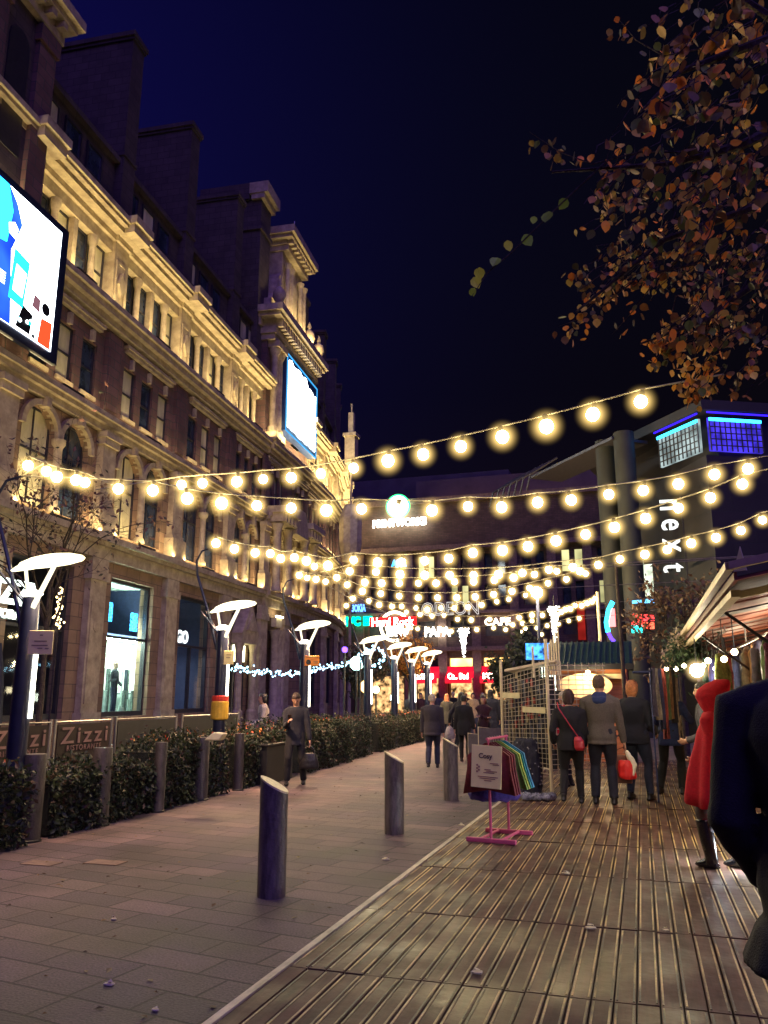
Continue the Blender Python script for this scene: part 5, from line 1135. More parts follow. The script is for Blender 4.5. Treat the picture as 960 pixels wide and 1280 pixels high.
def person(label, loc, face, H=1.75, sex='m', feet=((-.1, .0), (.1, .0)), hands=None, top=None, bottom=None, hair='short', hair_m=None, coat=.0, lean=0, headpitch=0, headyaw=0, skirt=None, shoe_m=None, hood=None, group=None, wid=1.0, hat=None, sitz=None, slope=0, boots=False, coatflare=0, scarf=None, near=False):
    """local axes: +y is where the person faces, +x their right"""
    k = H/1.75; t_ = thing('person', label, 'person', loc, face, group)
    S = lambda x, y, z: Vector((x*k, y*k, z*k))
    sw = (.20 if sex == 'm' else .178)*wid; hw = .095
    ln = lambda z: lean*max(0, z-.95)           # forward lean of the upper body
    hipL, hipR = S(-hw, 0, .93), S(hw, 0, .93)
    if sitz: pass
    b = MB()
    legs = []
    for (hp, ft) in ((hipL, feet[0]), (hipR, feet[1])):
        lift = ft[2] if len(ft) > 2 else 0
        an = S(ft[0], ft[1], .085+lift); kn, an = ik(hp, an, .445*k, .43*k, Vector((0, 1, 0))); legs.append((hp, kn, an, lift))
    def legtube(bb, e, upto=1.0, flare=0):
        for hp, kn, an, lf_ in legs:
            mid = hp.lerp(kn, .5); cf = kn.lerp(an, .35)+Vector((0, -.015, 0))
            bb.tube([hp+S(0, 0, .05), mid, kn, cf, kn.lerp(an, .8), an], [(.086+e)*k*wid, (.074+e)*k*wid, (.053+e+flare*.3)*k, (.054+e+flare*.6)*k, (.038+e+flare)*k, (.037+e+flare)*k], 12)
    def torso(bb, e, z0=.88, z1=1.46, flare=0, bottomz=None):
        rows = [(.82, .155, .11), (.90, .165, .118), (.98, .155, .11), (1.08, .14, .10), (1.18, .15, .108), (1.28, .168, .118), (1.36, .178, .115), (1.42, .150, .095), (1.465, .085, .075)]
        if sex == 'f': rows = [(.82, .16, .115), (.90, .172, .12), (.98, .158, .112), (1.08, .125, .092), (1.18, .135, .10), (1.28, .152, .118), (1.36, .158, .105), (1.42, .13, .085), (1.46, .075, .07)]
        if slope: rows = [(z, rx-(.03 if z > 1.3 else 0)-(.02 if z > 1.4 else 0), ry) for z, rx, ry in rows]
        rs = []
        if bottomz is not None:
            n = 5
            for i in range(n):
                z = bottomz+(.82-bottomz)*i/n; f = 1-i/n; rs.append((S(0, ln(z), z), (.165+e+flare*f)*k*wid, (.125+e+flare*f)*k*wid))
        rs += [(S(0, ln(z)-(.01 if 1.15 < z < 1.4 else 0), z), (rx*wid+e)*k, (ry*wid+e)*k) for z, rx, ry in rows]
        bb.rings(rs, 20)
    legtube(b, 0); torso(b, 0)
    nb = S(0, ln(1.44)-.01, 1.43); hc = S(0, ln(1.6)+.02+headpitch*.05, 1.615)
    b.tube([nb, S(0, ln(1.5), 1.53), hc+S(0, -.02, -.02)], [.062*k, .055*k, .056*k], 12)
    Rh = Matrix.Rotation(headyaw, 3, 'Z') @ Matrix.Rotation(-headpitch, 3, 'X')
    def hr(x, y, z): return hc+(Rh @ Vector((x, y, z)))*k
    Mh = Matrix.Translation(hc) @ Rh.to_4x4() @ Matrix.Scale(k, 4)
    b.rings([((0, .035, -.125), .022, .022), ((0, .03, -.115), .04, .045), ((0, .018, -.08), .058, .068), ((0, .006, -.03), .071, .088), ((0, .0, .02), .077, .098), ((0, -.006, .07), .072, .092), ((0, -.01, .105), .048, .062), ((0, -.01, .12), .018, .02)], 20, Mh)
    b.rings([((0, .085, -.045), .019, .012), ((0, .105, -.03), .017, .017), ((0, .098, .0), .012, .014), ((0, .088, .025), .009, .01)], 8, Mh)   # nose
    b.rings([((0, .078, -.085), .022, .012), ((0, .086, -.075), .026, .012), ((0, .078, -.064), .022, .01)], 10, Mh)                           # lips
    b.rings([((0, .07, .028), .05, .018), ((0, .078, .036), .05, .018), ((0, .07, .048), .045, .018)], 12, Mh)                                  # brow
    for s in (-1, 1): b.rings([((s*.078, -.005, -.035), .008, .014), ((s*.083, -.008, -.01), .010, .02), ((s*.083, -.01, .015), .009, .018)], 8, Mh)
    shl = [S(-sw*.96, ln(1.4), 1.375-slope), S(sw*.96, ln(1.4), 1.375-slope)]
    hd = hands or ((-.27, .06, .78), (.27, .06, .78)); arms = []
    for i, s in enumerate((-1, 1)):
        tg = S(*hd[i][:3]); bend = Vector((s*.35, -1, -.25)); el, wr = ik(shl[i], tg, .30*k, .26*k, bend); arms.append((shl[i], el, wr))
    def armtube(bb, e, full=True):
        for sh, el, wr in arms:
            inn = Vector((sh.x*.45, sh.y, sh.z+.035*k)); bb.tube([inn, sh, sh.lerp(el, .5), el, el.lerp(wr, .35), wr], [(.062+e)*k, (.058+e)*k, (.047+e)*k, (.039+e)*k, (.038+e)*k, (.026+e)*k], 12)
    armtube(b, 0)
    for i, s in enumerate((-1, 1)):
        sh, el, wr = arms[i]; d = (wr-el).normalized(); side = Vector((0, 1, 0))-d*d.y; side = side.normalized() if side.length > .2 else Vector((s, 0, 0)); pn = d.cross(side)*(-s)
        if pn.x*s > 0: pn = -pn       # palm faces the body
        pc = wr+d*.045*k
        T = Matrix((side, pn, d)).transposed()
        b.rings([(wr-d*.01, .026*k, .021*k, T), (pc, .040*k, .016*k, T), (wr+d*.085*k, .042*k, .014*k, T), (wr+d*.095*k, .036*k, .011*k, T)], 12)
        for j, (o, L) in enumerate(((.031, .068), (.011, .078), (-.010, .072), (-.030, .056))):
            a0 = wr+d*.082*k+side*o*k; cu = .45; a1 = a0+(d*math.cos(.25)+pn*math.sin(.25)+side*o*1.2)*L*.45*k; a2 = a1+(d*math.cos(cu+.45)+pn*math.sin(cu+.45))*L*.33*k; a3 = a2+(d*math.cos(1.35)+pn*math.sin(1.35))*L*.25*k
            b.tube([a0, a1, a2, a3], [.0092*k, .0088*k, .0082*k, .0068*k], 8)
        a0 = wr+d*.03*k+side*.03*k; a1 = a0+(side*.7+d*.7+pn*.2)*.035*k; a2 = a1+(d*.9+side*.2+pn*.4)*.03*k; b.tube([a0, a1, a2], [.012*k, .010*k, .008*k], 8)
    for hp, kn, an, lf_ in legs:
        b.tube([an+S(0, -.03, -.04), an+S(0, .06, -.05), an+S(0, .14, -.06)], [.032*k, .034*k, .024*k], 10)
    remesh(b, 'body', skin, t_, .0085 if near else .011, 1)
    # eyes
    b = MB()
    for s in (-1, 1): b.ball((s*.031, .083, .008), .011, 8, M=Mh)
    b.build('eyes', mat('dark_eye', (.03, .02, .02), .2), t_)
    vz = .014 if near else .018
    # trousers or tights
    if bottom is not None:
        b = MB(); legtube(b, .014, flare=.012 if sex == 'm' else .004); b.rings([(S(0, 0, z), (rx*wid+.013)*k, (ry*wid+.013)*k) for z, rx, ry in ((.83, .13, .10), (.88, .165, .118), (.95, .163, .115), (1.02, .15, .107))], 20)
        remesh(b, 'trousers' if not boots else 'leggings', bottom, t_, vz, 2, .006, 7, loc[0]*3)
    if skirt is not None:
        b = MB(); b.rings([(S(0, 0, z), r1*k, r2*k) for z, r1, r2 in ((.58, .24, .2), (.75, .21, .17), (.92, .185, .14), (1.0, .165, .125))], 28); remesh(b, 'skirt', skirt, t_, vz, 2, .01, 8)
    if top is not None:
        b = MB(); e = .022; torso(b, e, bottomz=(.80-coat) if coat is not None else None, flare=coatflare); armtube(b, e-.004)
        if scarf is None: b.tube([nb+S(0, 0, -.01), nb+S(0, .005, .05)], [.085*k, .072*k], 14)
        remesh(b, 'coat', top, t_, vz, 2, .009, 6, loc[1])
    if scarf is not None:
        b = MB(); b.rings([(nb+S(0, -.01, -.05), .11*k, .10*k), (nb+S(0, -.015, 0), .125*k, .115*k), (nb+S(0, -.01, .05), .10*k, .095*k), (nb+S(0, 0, .08), .075*k, .07*k)], 18); b.rings([(nb+S(0, -.11, -.12), .05*k, .02*k), (nb+S(0, -.12, -.05), .10*k, .045*k), (nb+S(0, -.10, .01), .11*k, .05*k)], 14)
        remesh(b, 'collar_hood', scarf, t_, vz, 2, .006, 9)
    sm = shoe_m or black_shoe
    for i, (hp, kn, an, lf_) in enumerate(legs):
        b = MB(); pitch = -.5 if lf_ > .05 else 0; Ms = Matrix.Translation(an) @ Matrix.Rotation(pitch, 4, 'X') @ Matrix.Scale(k, 4)
        b.rings([((0, .03, -.083), .036, .10), ((0, .045, -.065), .046, .125), ((0, .04, -.035), .045, .11), ((0, .01, -.005), .042, .065), ((0, -.01, .03), .043, .05)], 18, Ms)
        b.rings([((0, -.045, -.084), .03, .035), ((0, -.045, -.05), .034, .04)], 12, Ms)
        if boots:
            c1 = an.lerp(kn, .45); c2 = an.lerp(kn, .82); b.tube([an+S(0, -.01, -.02), c1, c2, an.lerp(kn, .86)], [.058*k, .075*k, .080*k, .074*k], 14)
        remesh(b, 'boot' if boots else 'shoe', sm, t_, .011, 1)
    # hair
    if hair:
        b = MB(); hm = hair_m
        e = .012
        rs = [((0, -.03, -.05), .073, .070), ((0, -.02, -.01), .083, .086), ((0, -.014, .03), .087, .096), ((0, -.008, .065), .084, .103), ((0, -.008, .10), .066, .082), ((0, -.01, .128), .034, .04)]
        b.rings(rs, 20, Mh)
        if hair == 'bob': b.rings([((0, -.04, -.12), .06, .035), ((0, -.035, -.08), .085, .06), ((0, -.02, -.02), .095, .085), ((0, -.01, .05), .09, .09)], 18, Mh)
        if hair == 'long': b.rings([((0, -.07, -.30), .07, .03), ((0, -.06, -.2), .095, .045), ((0, -.045, -.1), .10, .06), ((0, -.02, 0), .09, .08)], 18, Mh)
        if hair == 'bun': b.ball((0, -.09, .07), .045, 12, M=Mh)
        remesh(b, 'hair', hm, t_, .010, 1, .007, 22)
    if hat is not None:
        b = MB(); b.rings([((0, -.005, .01), .095, .108), ((0, -.008, .05), .10, .115), ((0, -.012, .10), .085, .098), ((0, -.015, .14), .05, .06), ((0, -.015, .155), .015, .02)], 20, Mh); remesh(b, 'hat', hat, t_, .011, 1, .003, 30)
    if hood is not None: pass
    t_['k'] = k; PEOPLE[label] = dict(arms=arms, k=k, Mh=Mh, legs=legs)
    return t_
PEOPLE = {}
black_shoe = mat('black_shoe', (.015, .014, .016), .35, var=.3)
navy = cloth('navy_wool', (.011, .012, .022)); blackc = cloth('black_cloth', (.008, .0075, .010)); greyk = cloth('grey_knit', (.105, .088, .075), scale=60); jeans = cloth('blue_jeans', (.016, .022, .050)); maroon = cloth('dark_maroon_cloth', (.05, .014, .022)); redc = cloth('red_wool', (.72, .010, .035), var=.1); pale = cloth('pale_grey_cloth', (.34, .31, .30)); bluehood = cloth('blue_cloth', (.015, .03, .11))
hb_ = mat('brown_hair', (.04, .022, .015), .5, var=.4, scale=30, stretch=(3, 3, .6), bump=.5); hg_ = mat('grey_hair', (.42, .36, .28), .6, var=.3, scale=30, bump=.5); hk_ = mat('black_hair', (.012, .01, .012), .4, var=.3, scale=30, bump=.4); hgi = mat('ginger_hair', (.55, .20, .07), .5, var=.3, scale=30, bump=.5); hbl = mat('auburn_hair', (.045, .018, .014), .5, var=.4, scale=30, bump=.5)
def toward(loc, tx, ty): return math.atan2(-(tx-loc[0]), ty-loc[1])
cam_dir = lambda x, y: toward((x, y), 0, 0)
AW = 0.0    # facing +Y: walking away from the camera
# man reading his phone
L = gr(368, 981); F_ = cam_dir(L.x, L.y)
m1 = person('man in dark coat reading his phone and holding a black bag by the hedge', (L.x, L.y, 0), F_-.1, 1.66, 'm', feet=((-.17, -.08), (.14, .10)), hands=((-.30, .10, .74), (.10, .34, 1.20)), top=navy, bottom=blackc, hair='short', hair_m=hb_, coat=.06, headpitch=.55, coatflare=.015)
# (local +x is the person's right only after the turn, the bag hand is at image right)
info = PEOPLE[m1['label']]
def held(parent_person, label, name, cat, hand, build, dz=0, off=(0, 0, 0)):
    info = PEOPLE[parent_person['label']]; wr = info['arms'][hand][2]; M_ = Matrix.Translation(parent_person.location) @ Matrix.Rotation(parent_person.rotation_euler[2], 4, 'Z'); w_ = M_ @ (wr+Vector(off)*info['k'])
    t_ = thing(name, label, cat, tuple(w_), parent_person.rotation_euler[2]); build(t_); return t_
def handbag(m, w_=.34, h_=.30, th=.13):
    def f(t_):
        b = MB(); b.rings([((0, 0, -.50), w_*.48, th*.5), ((0, 0, -.47), w_*.54, th*.62), ((0, 0, -.36), w_*.5, th*.6), ((0, 0, -.24), w_*.38, th*.4), ((0, 0, -.22), w_*.3, th*.2)], 20); remesh(b, 'bag_body', m, t_, .014, 2, .006, 8)
        b = MB()
        for s in (-.03, .03): b.tube([(-.1, s, -.24), (-.07, s, -.14), (0, s*.5, -.085), (.07, s, -.14), (.1, s, -.24)], .009, 6)
        b.build('handle', m, t_)
    return f
leather = mat('black_leather', (.015, .014, .018), .4, var=.3, bump=.3)
held(m1, 'black soft handbag hanging from the hand of the man with the phone', 'handbag', 'bag', 0, handbag(leather))
def phone(t_):
    b = MB(); M_ = Matrix.Rotation(R(-40), 4, 'X'); b.mat(0).box(-.036, .036, -.005, .005, -.07, .07, M_).mat(1).box(-.032, .032, -.0085, -.0052, -.06, .06, M_); b.build('phone_body', [black_m, emit('phone_screen', (.8, .9, 1), 1.2)], t_)
held(m1, 'small mobile phone in the hand of the man in the dark coat', 'phone', 'phone', 1, phone, off=(-.02, .07, .08))
L = Vector((-8.35, 17.3, 0)); person('woman with dark bob in pale grey top beyond the hedge', tuple(L), 2.2, 1.66, 'f', feet=((-.1, -.05), (.1, .1)), hands=((-.18, .30, 1.0), (.2, .28, 1.02)), top=pale, bottom=jeans, hair='bob', hair_m=hk_)
L = gr(541, 960); m3 = person('grey haired man in dark jacket walking away in the middle of the street', (L.x, L.y, 0), AW+.12, 1.64, 'm', feet=((-.09, -.16, .03), (.10, .12)), top=cloth('slate_jacket', (.028, .024, .034)), bottom=jeans, hair='short', hair_m=hg_, wid=1.12, coat=.05)
person('dark clothed companion with black bag beside the grey haired man', (L.x+.34, L.y+1.9, 0), AW+.1, 1.62, 'f', feet=((-.1, .12), (.1, -.12, .02)), top=blackc, bottom=blackc, hair='short', hair_m=hk_, coat=.12)
L = gr(578, 945); m5 = person('slim figure in black walking away with legs apart, right of the grey haired man', (L.x, L.y, 0), AW-.1, 1.70, 'f', feet=((-.2, -.02), (.16, .14)), top=blackc, bottom=blackc, hair='long', hair_m=hk_, hands=((-.36, .0, .9), (.34, .08, .88)), coat=.0)
def whitebag(t_):
    b = MB(); b.rings([((0, 0, -.44), .13, .06), ((0, 0, -.3), .14, .08), ((0, 0, -.16), .10, .04), ((0, 0, -.09), .03, .015)], 16); remesh(b, 'bag_body', pale, t_, .014, 1, .01, 12)
held(m5, 'pale shopping bag carried by the slim figure in black', 'shopping_bag', 'bag', 0, whitebag)
L = gr(603, 952); m6 = person('woman in maroon jumper facing the camera with folded arms behind the notice boards', (L.x-.05, L.y+.6, 0), cam_dir(L.x, L.y), 1.62, 'f', feet=((-.1, 0), (.1, 0)), hands=((.12, .20, 1.16), (-.12, .22, 1.12)), top=maroon, bottom=blackc, hair='long', hair_m=hbl, headpitch=.1)
far = [(513, 31, 1.72, navy, 'm', 0, 'far figure in dark jacket near the farthest lamp posts'), (526, 36, 1.7, maroon, 'f', 1, 'far figure in maroon facing the camera left of the crowd'), (559, 30, 1.65, cloth('olive_cloth', (.05, .05, .035)), 'f', 0, 'far figure in olive coat between the two walkers in black'), (567, 40, 1.75, blackc, 'm', 1, 'farthest dark figure under the middle red awning'), (592, 34, 1.7, cloth('tan_cloth', (.30, .22, .13)), 'f', 1, 'far figure in tan coat left of the woman with folded arms'), (614, 26, 1.78, navy, 'm', 0, 'tall dark figure right behind the woman with folded arms'), (626, 27, 1.72, blackc, 'm', 0, 'dark figure in the crowd at the left edge of the wire rack'), (604, 38, 1.7, blackc, 'f', 0, 'small far dark figure below the amber windows'), (548, 44, 1.7, cloth('grey_cloth', (.1, .1, .11)), 'm', 0, 'tiny far grey figure below the left red awning'), (640, 33, 1.7, navy, 'f', 1, 'far figure seen through the wire rack'), (583, 48, 1.7, maroon, 'm', 0, 'tiny far maroon figure in front of the lit shopfronts')]
for i, (x_, D_, H_, m_, sx_, fc, lb) in enumerate(far):
    L = atD(x_, 900, D_); person(lb, (L.x, L.y, 0), (cam_dir(L.x, L.y) if fc else AW)+(i % 3-1)*.3, H_, sx_, feet=((-.1, .12), (.1, -.12)) if i % 2 else ((-.1, -.1), (.1, .12)), top=m_, bottom=(jeans, blackc)[i % 2], hair=('short', 'bob', 'long')[i % 3], hair_m=(hb_, hk_, hgi, hg_)[i % 4], coat=.1*(i % 3))
# the group on the deck
L = gr(717, 1005, .1); m11 = person('woman in black coat with a red crossbody purse walking away on the deck', (L.x, L.y, .104), AW+.05, 1.60, 'f', feet=((-.14, -.14, .05), (.12, .10)), top=blackc, bottom=blackc, hair='bob', hair_m=hbl, wid=1.15, coat=.0, hands=((-.27, .12, .9), (.22, .16, .85)))
t_ = thing('crossbody_purse', 'small red purse on a long strap behind the woman in black coat', 'bag', (L.x, L.y, .104), AW+.05); b = MB(); b.rings([((.13, -.19, .74), .055, .03), ((.13, -.2, .78), .075, .04), ((.12, -.19, .88), .07, .035), ((.11, -.18, .93), .045, .02)], 16); remesh(b, 'purse_body', mat('red_leather', (.40, .02, .03), .4), t_, .01, 1)
b = MB(); b.tube([(.12, -.18, .92), (.0, -.19, 1.1), (-.14, -.15, 1.32), (-.16, -.06, 1.4)], .009, 6); b.build('strap', MATS['red_leather'], t_)
L = gr(757, 1006, .1); m12 = person('man in grey jumper with blue hood collar walking away on the deck', (L.x, L.y, .104), AW+.0, 1.80, 'm', feet=((-.13, .05), (.12, .0)), top=greyk, bottom=cloth('dark_denim', (.014, .016, .032)), hair='short', hair_m=mat('light_brown_hair', (.09, .05, .03), .5, var=.4, scale=30, bump=.5), scarf=bluehood, hands=((-.30, .08, .82), (.30, .02, .80)), wid=1.1, headyaw=-.15)
b = MB(); b.rings([(Vector((.255, -.07, 1.11))*1.03, .01, .035, Matrix.Rotation(R(90), 3, 'Y'))]*1+[(Vector((.305, -.055, 1.13))*1.03, .05, .04, Matrix.Rotation(R(90), 3, 'Y'))], 12)
def carrier(t_):
    b = MB(); b.mat(0).rings([((.0, 0, -.50), .10, .05), ((0, 0, -.46), .125, .07), ((-.01, 0, -.32), .12, .075), ((-.01, 0, -.24), .105, .06)], 18); remesh(b, 'bag_body', mat('red_plastic_bag', (.80, .03, .03), .35, var=.1), t_, .013, 1, .01, 10)
    b = MB(); b.rings([((.07, -.01, -.45), .03, .05), ((.085, -.01, -.3), .045, .05), ((.05, -.01, -.2), .05, .045), ((.0, 0, -.1), .02, .015)], 14); remesh(b, 'bag_lining', mat('white_plastic_bag', (.85, .78, .60), .35, var=.1), t_, .012, 1, .01, 12)
held(m12, 'red and white plastic carrier bag in the hand of the man in grey jumper', 'carrier_bag', 'bag', 1, carrier, off=(.02, 0, 0))
def brownbag(t_):
    b = MB(); b.box(-.17, .10, -.05, .06, -.50, -.12); b.build('bag_body', mat('brown_paper_bag', (.18, .075, .05), .7, var=.2), t_, bevel=.015); b = MB(); b.tube([(-.12, 0, -.12), (-.08, 0, -.04), (0, 0, -.01), (.05, 0, -.12)], .006, 5); b.build('handle', MATS['brown_paper_bag'], t_)
held(m12, 'dark brown shopping bag behind the red carrier bag', 'shopping_bag', 'bag', 1, brownbag, off=(-.02, .10, -.06))
L = gr(797, 1001, .1); person('person with ginger hair in navy padded jacket at the clothes stall', (L.x+.02, L.y+.1, .104), AW-.45, 1.74, 'f', feet=((-.14, .02), (.17, .02)), top=navy, bottom=jeans, hair='bob', hair_m=hgi, wid=1.2, coat=.0, hands=((-.17, .26, .95), (.24, .2, .95)))
L = atD(706, 880, 14.6); person('woman in bright red coat half hidden left of the woman in black', (L.x, L.y, .104), 1.2, 1.58, 'f', feet=((-.1, 0), (.1, 0)), top=redc, bottom=blackc, hair='short', hair_m=hg_, coat=.15)
L = gr(843, 993, .1); person('shopper in dark blue jacket bending to the hanging scarves', (L.x, L.y, .104), AW-.35, 1.70, 'm', feet=((-.22, -.02), (.12, .06)), top=cloth('blue_jacket', (.02, .035, .13)), bottom=blackc, hair='short', hair_m=hk_, lean=.12, hands=((-.2, .38, 1.1), (.22, .4, 1.2)), coat=.05, hat=cloth('dark_patterned_hat', (.06, .03, .03)))
L = atD(872, 900, 11.0); person('stall customer in patterned dark coat behind the red cape', (L.x+.1, L.y, .104), 1.3, 1.68, 'f', feet=((-.1, 0), (.1, 0)), top=cloth('mottled_coat', (.06, .055, .07), var=.6, scale=8), bottom=blackc, hair='bob', hair_m=hk_, coat=.3, hands=((-.16, .22, 1.0), (.16, .22, 1.0)))
# red cape
L = gr(908, 1086, .1); t16 = person('woman in hooded bright red cape and black heeled boots beside the stall', (L.x, L.y, .104), 1.15, 1.62, 'f', feet=((-.10, .10), (.10, -.10)), hands=((-.10, .16, 1.0), (.10, .18, 1.0)), top=redc, bottom=cloth('grey_tights', (.07, .06, .075)), hair=None, boots=True, shoe_m=mat('black_patent', (.012, .012, .016), .15, coat=.6), near=True)
b = MB(); n = 40; vs = []; prof = [(.62, .37, .30), (.70, .36, .29), (.85, .335, .265), (1.0, .30, .23), (1.15, .25, .19), (1.27, .225, .165), (1.34, .185, .135), (1.38, .12, .10), (1.41, .09, .085)]
for z, rx, ry in prof:
    for j in range(n):
        a = 2*math.pi*j/n; f = 1+.12*math.cos(8*a+.6)*min(1, (1.40-z)/.45); zz = z-(.05*math.cos(a*2+.5) if z < .7 else 0); vs.append((rx*f*math.cos(a)*.93, ry*f*math.sin(a)-.02, zz*.93))
b.add(vs, [(i*n+j, i*n+(j+1) % n, (i+1)*n+(j+1) % n, (i+1)*n+j) for i in range(len(prof)-1) for j in range(n)])
o = b.build('cape', redc, t16, smooth='all'); sm = o.modifiers.new('thick', 'SOLIDIFY'); sm.thickness = .008
hcz = 1.615*.93; b = MB(); 
b.rings([((0, -.03, hcz-.23), .13, .12), ((0, -.03, hcz-.16), .095, .10), ((0, -.01, hcz-.09), .105, .125), ((0, .0, hcz), .112, .15), ((0, -.03, hcz+.06), .10, .15), ((0, -.07, hcz+.11), .065, .12), ((0, -.12, hcz+.15), .025, .06)], 24)
remesh(b, 'hood', redc, t16, .012, 2, .006, 9)
# foreground man at the right edge
L = Vector((*atD(1036, 860, 2.75).xy, .104)); fgm = person('large man in dark navy coat at the right edge with his back turned', tuple(L), AW-.25, 1.90, 'm', feet=((.30, .0), (.50, .05)), top=cloth('foreground_navy_coat', (.010, .011, .018), scale=50), bottom=blackc, hair='short', hair_m=hk_, wid=1.26, coat=.10, coatflare=.04, lean=.12, headpitch=.6, hands=((-.235, .18, .88), (.2, .3, 1.0)), near=True, slope=.03, hat=cloth('black_knit_cap', (.012, .012, .018)))
# mannequin in the bright shop window
M, w = FR[3]; P_ = M @ Vector((2.95, -.8, .95)); t_ = thing('shop_mannequin', 'dark suited mannequin standing in the bright shop window', 'mannequin', tuple(P_), R(-80)); b = MB()
b.rings([((0, 0, .85), .15, .10), ((0, 0, 1.0), .15, .11), ((0, 0, 1.25), .19, .12), ((0, 0, 1.42), .16, .10), ((0, 0, 1.48), .06, .06)], 16); b.tube([(-.18, 0, 1.4), (-.25, 0, 1.1), (-.2, .15, .95)], .05, 10); b.tube([(.18, 0, 1.4), (.27, .0, 1.1), (.2, .2, 1.15)], .05, 10); remesh(b, 'jacket', navy, t_, .016, 2)
b = MB(); b.tube([(-.09, 0, .9), (-.1, 0, .45), (-.1, 0, .06)], [.09, .065, .05], 10); b.tube([(.09, 0, .9), (.13, .05, .45), (.12, 0, .06)], [.09, .065, .05], 10); b.box(-.15, .15, -.1, .16, .0, .05); remesh(b, 'trousers', jeans, t_, .016, 2); b = MB(); b.rings([((0, 0, 1.46), .05, .05), ((0, .02, 1.55), .06, .075), ((0, 0, 1.65), .075, .09), ((0, 0, 1.74), .05, .06)], 14); remesh(b, 'head', mat('mannequin_head', (.3, .2, .15), .5), t_, .012, 2)

# ------------------------------------------------------------ pink rail with the Cosy sign
t_ = thing('clothes_rail', 'low pink clothes rail standing at the deck edge', 'clothes rail', (*gr(622, 1050, .1).xy, .104), R(-8))
pink = mat('pink_paint', (.62, .10, .22), .5, var=.12); b = MB()
for yy in (-.22, .42): b.box(-.27, .27, yy-.025, yy+.025, 0, .045); b.build
b.box(-.13, -.10, -.2, .4, .02, .045).box(.10, .13, -.2, .4, .02, .045); b.build('foot_bar', pink, t_, bevel=.008)
b = MB()
for yy in (-.22, .42): b.tube([(0, yy, .04), (0, yy, 1.05)], .015, 8)
b.build('upright', pink, t_)
b = MB(); b.tube([(0, -.27, 1.05), (0, .47, 1.05)], .014, 8); b.build('hanging_bar', pink, t_)
RB = Matrix.Translation(t_.location) @ Matrix.Rotation(R(-8), 4, 'Z')
sg = thing('notice_board', 'cream Cosy notice hanging on the front of the pink clothes rail', 'sign', tuple(RB @ Vector((-.03, -.34, 0))), R(-8))
b = MB(); Mt = Matrix.Rotation(R(3), 4, 'Y'); b.box(-.165, .165, -.006, .006, .56, .99, Mt); b.build('board', mat('cream_card', (.92, .84, .42), .6, var=.06), sg)
text('lettering', 'Cosy', .1, mat('dark_print', (.06, .03, .05), .6), sg, Mt @ frame3((-.01, -.009, .875), (1, 0, 0), (0, 0, 1)), .001, .002, width=.15)
text('lettering_line', 'fur & fleece', .05, MATS['dark_print'], sg, Mt @ frame3((.05, -.009, .80), (1, 0, 0), (0, 0, 1)), .001, 0, width=.17) if False else None
b = MB(); 
for z, a, c in ((.672, -.09, .13), (.655, -.07, .10), (.635, -.02, .06), (.812, .04, .13), (.798, .07, .14), (.745, -.02, .05), (.73, .0, .12), (.715, -.03, .09)): b.box(a, c, -.009, -.0065, z-.004, z+.004, Mt)
[b.lathe([(.002, -.001), (.011, -.001), (.011, .001), (.002, .001)], n=8, M=Mt @ Matrix.Translation((-.10+.02*(q_ % 2), -.008, .72+.016*q_)) @ Matrix.Rotation(R(90), 4, 'X')) for q_ in range(5)]; b.build('printed_marks', mat('faint_print', (.35, .18, .16), .7), sg)
def garment(par_M, y, m, label, zt=1.03, ln_=.42, wd=.20, rz=R(-8), skew=0):
    g_ = thing('hanging_garment', label, 'garment', tuple(par_M @ Vector((0, y, 0))), rz); b = MB(); n = 9; vs = []
    for s in (-1, 1):
        for z, ww, th in ((zt-.02, .03, .01), (zt-.06, wd*.75, .02), (zt-.10, wd, .026), (zt-ln_*.5, wd*1.05, .03), (zt-ln_, wd*1.25, .034)):
            for j in range(n): f = j/(n-1)*2-1; vs.append((f*ww+skew*(zt-z), s*(th*(1-.3*abs(f))+.006*math.sin(f*9+y*40)), z-.05*abs(f)*(1 if z < zt-.03 else 0)))
    fs = []
    for s in (0, 1):
        for r_ in range(4):
            for j in range(n-1): a = s*5*n+r_*n+j; fs.append((a, a+1, a+n+1, a+n))
    N5 = 5*n
    for r_ in range(4):
        for j in (0, n-1): a = r_*n+j; fs.append((a, a+n, a+n+N5, a+N5))
    for r_ in (0, 4):
        for j in range(n-1): a = r_*n+j; fs.append((a, a+1, a+1+N5, a+N5))
    b.add(vs, fs); b.build('cloth', m, g_, smooth='all'); b = MB(); b.tube([(0, 0, zt-.02), (0, 0, zt+.02), (.02, 0, zt+.045)], .004, 5); b.build('hanger_hook', steel, g_); return g_
for i, (c_, lb) in enumerate((((.16, .012, .03), 'dark red child coat just behind the Cosy notice'), ((.20, .02, .04), 'dark red child coat second on the pink rail'), ((.14, .01, .03), 'deep red child coat third on the pink rail'), ((.16, .35, .08), 'green child coat on the pink rail'), ((.35, .45, .08), 'lime green child coat on the pink rail'), ((.02, .35, .45), 'turquoise child coat on the pink rail'), ((.02, .22, .5), 'blue child coat at the back of the pink rail'))):
    garment(RB, -.22+i*.085, cloth('garment_%d' % i, c_), lb, ln_=.50 if i < 3 else .46, wd=.23, skew=.0 if i < 3 else .12)
g_ = thing('blanket_stack', 'folded violet blankets hanging low behind the Cosy notice', 'blankets', tuple(RB @ Vector((-.05, .1, 0))), R(-8)); b = MB(); b.rings([((-.02, 0, .40), .26, .26), ((0, 0, .44), .29, .29), ((0, 0, .55), .28, .28), ((0, 0, .60), .2, .2)], 20); remesh(b, 'blanket', cloth('violet_cloth', (.07, .04, .30)), g_, .02, 2, .02, 9)

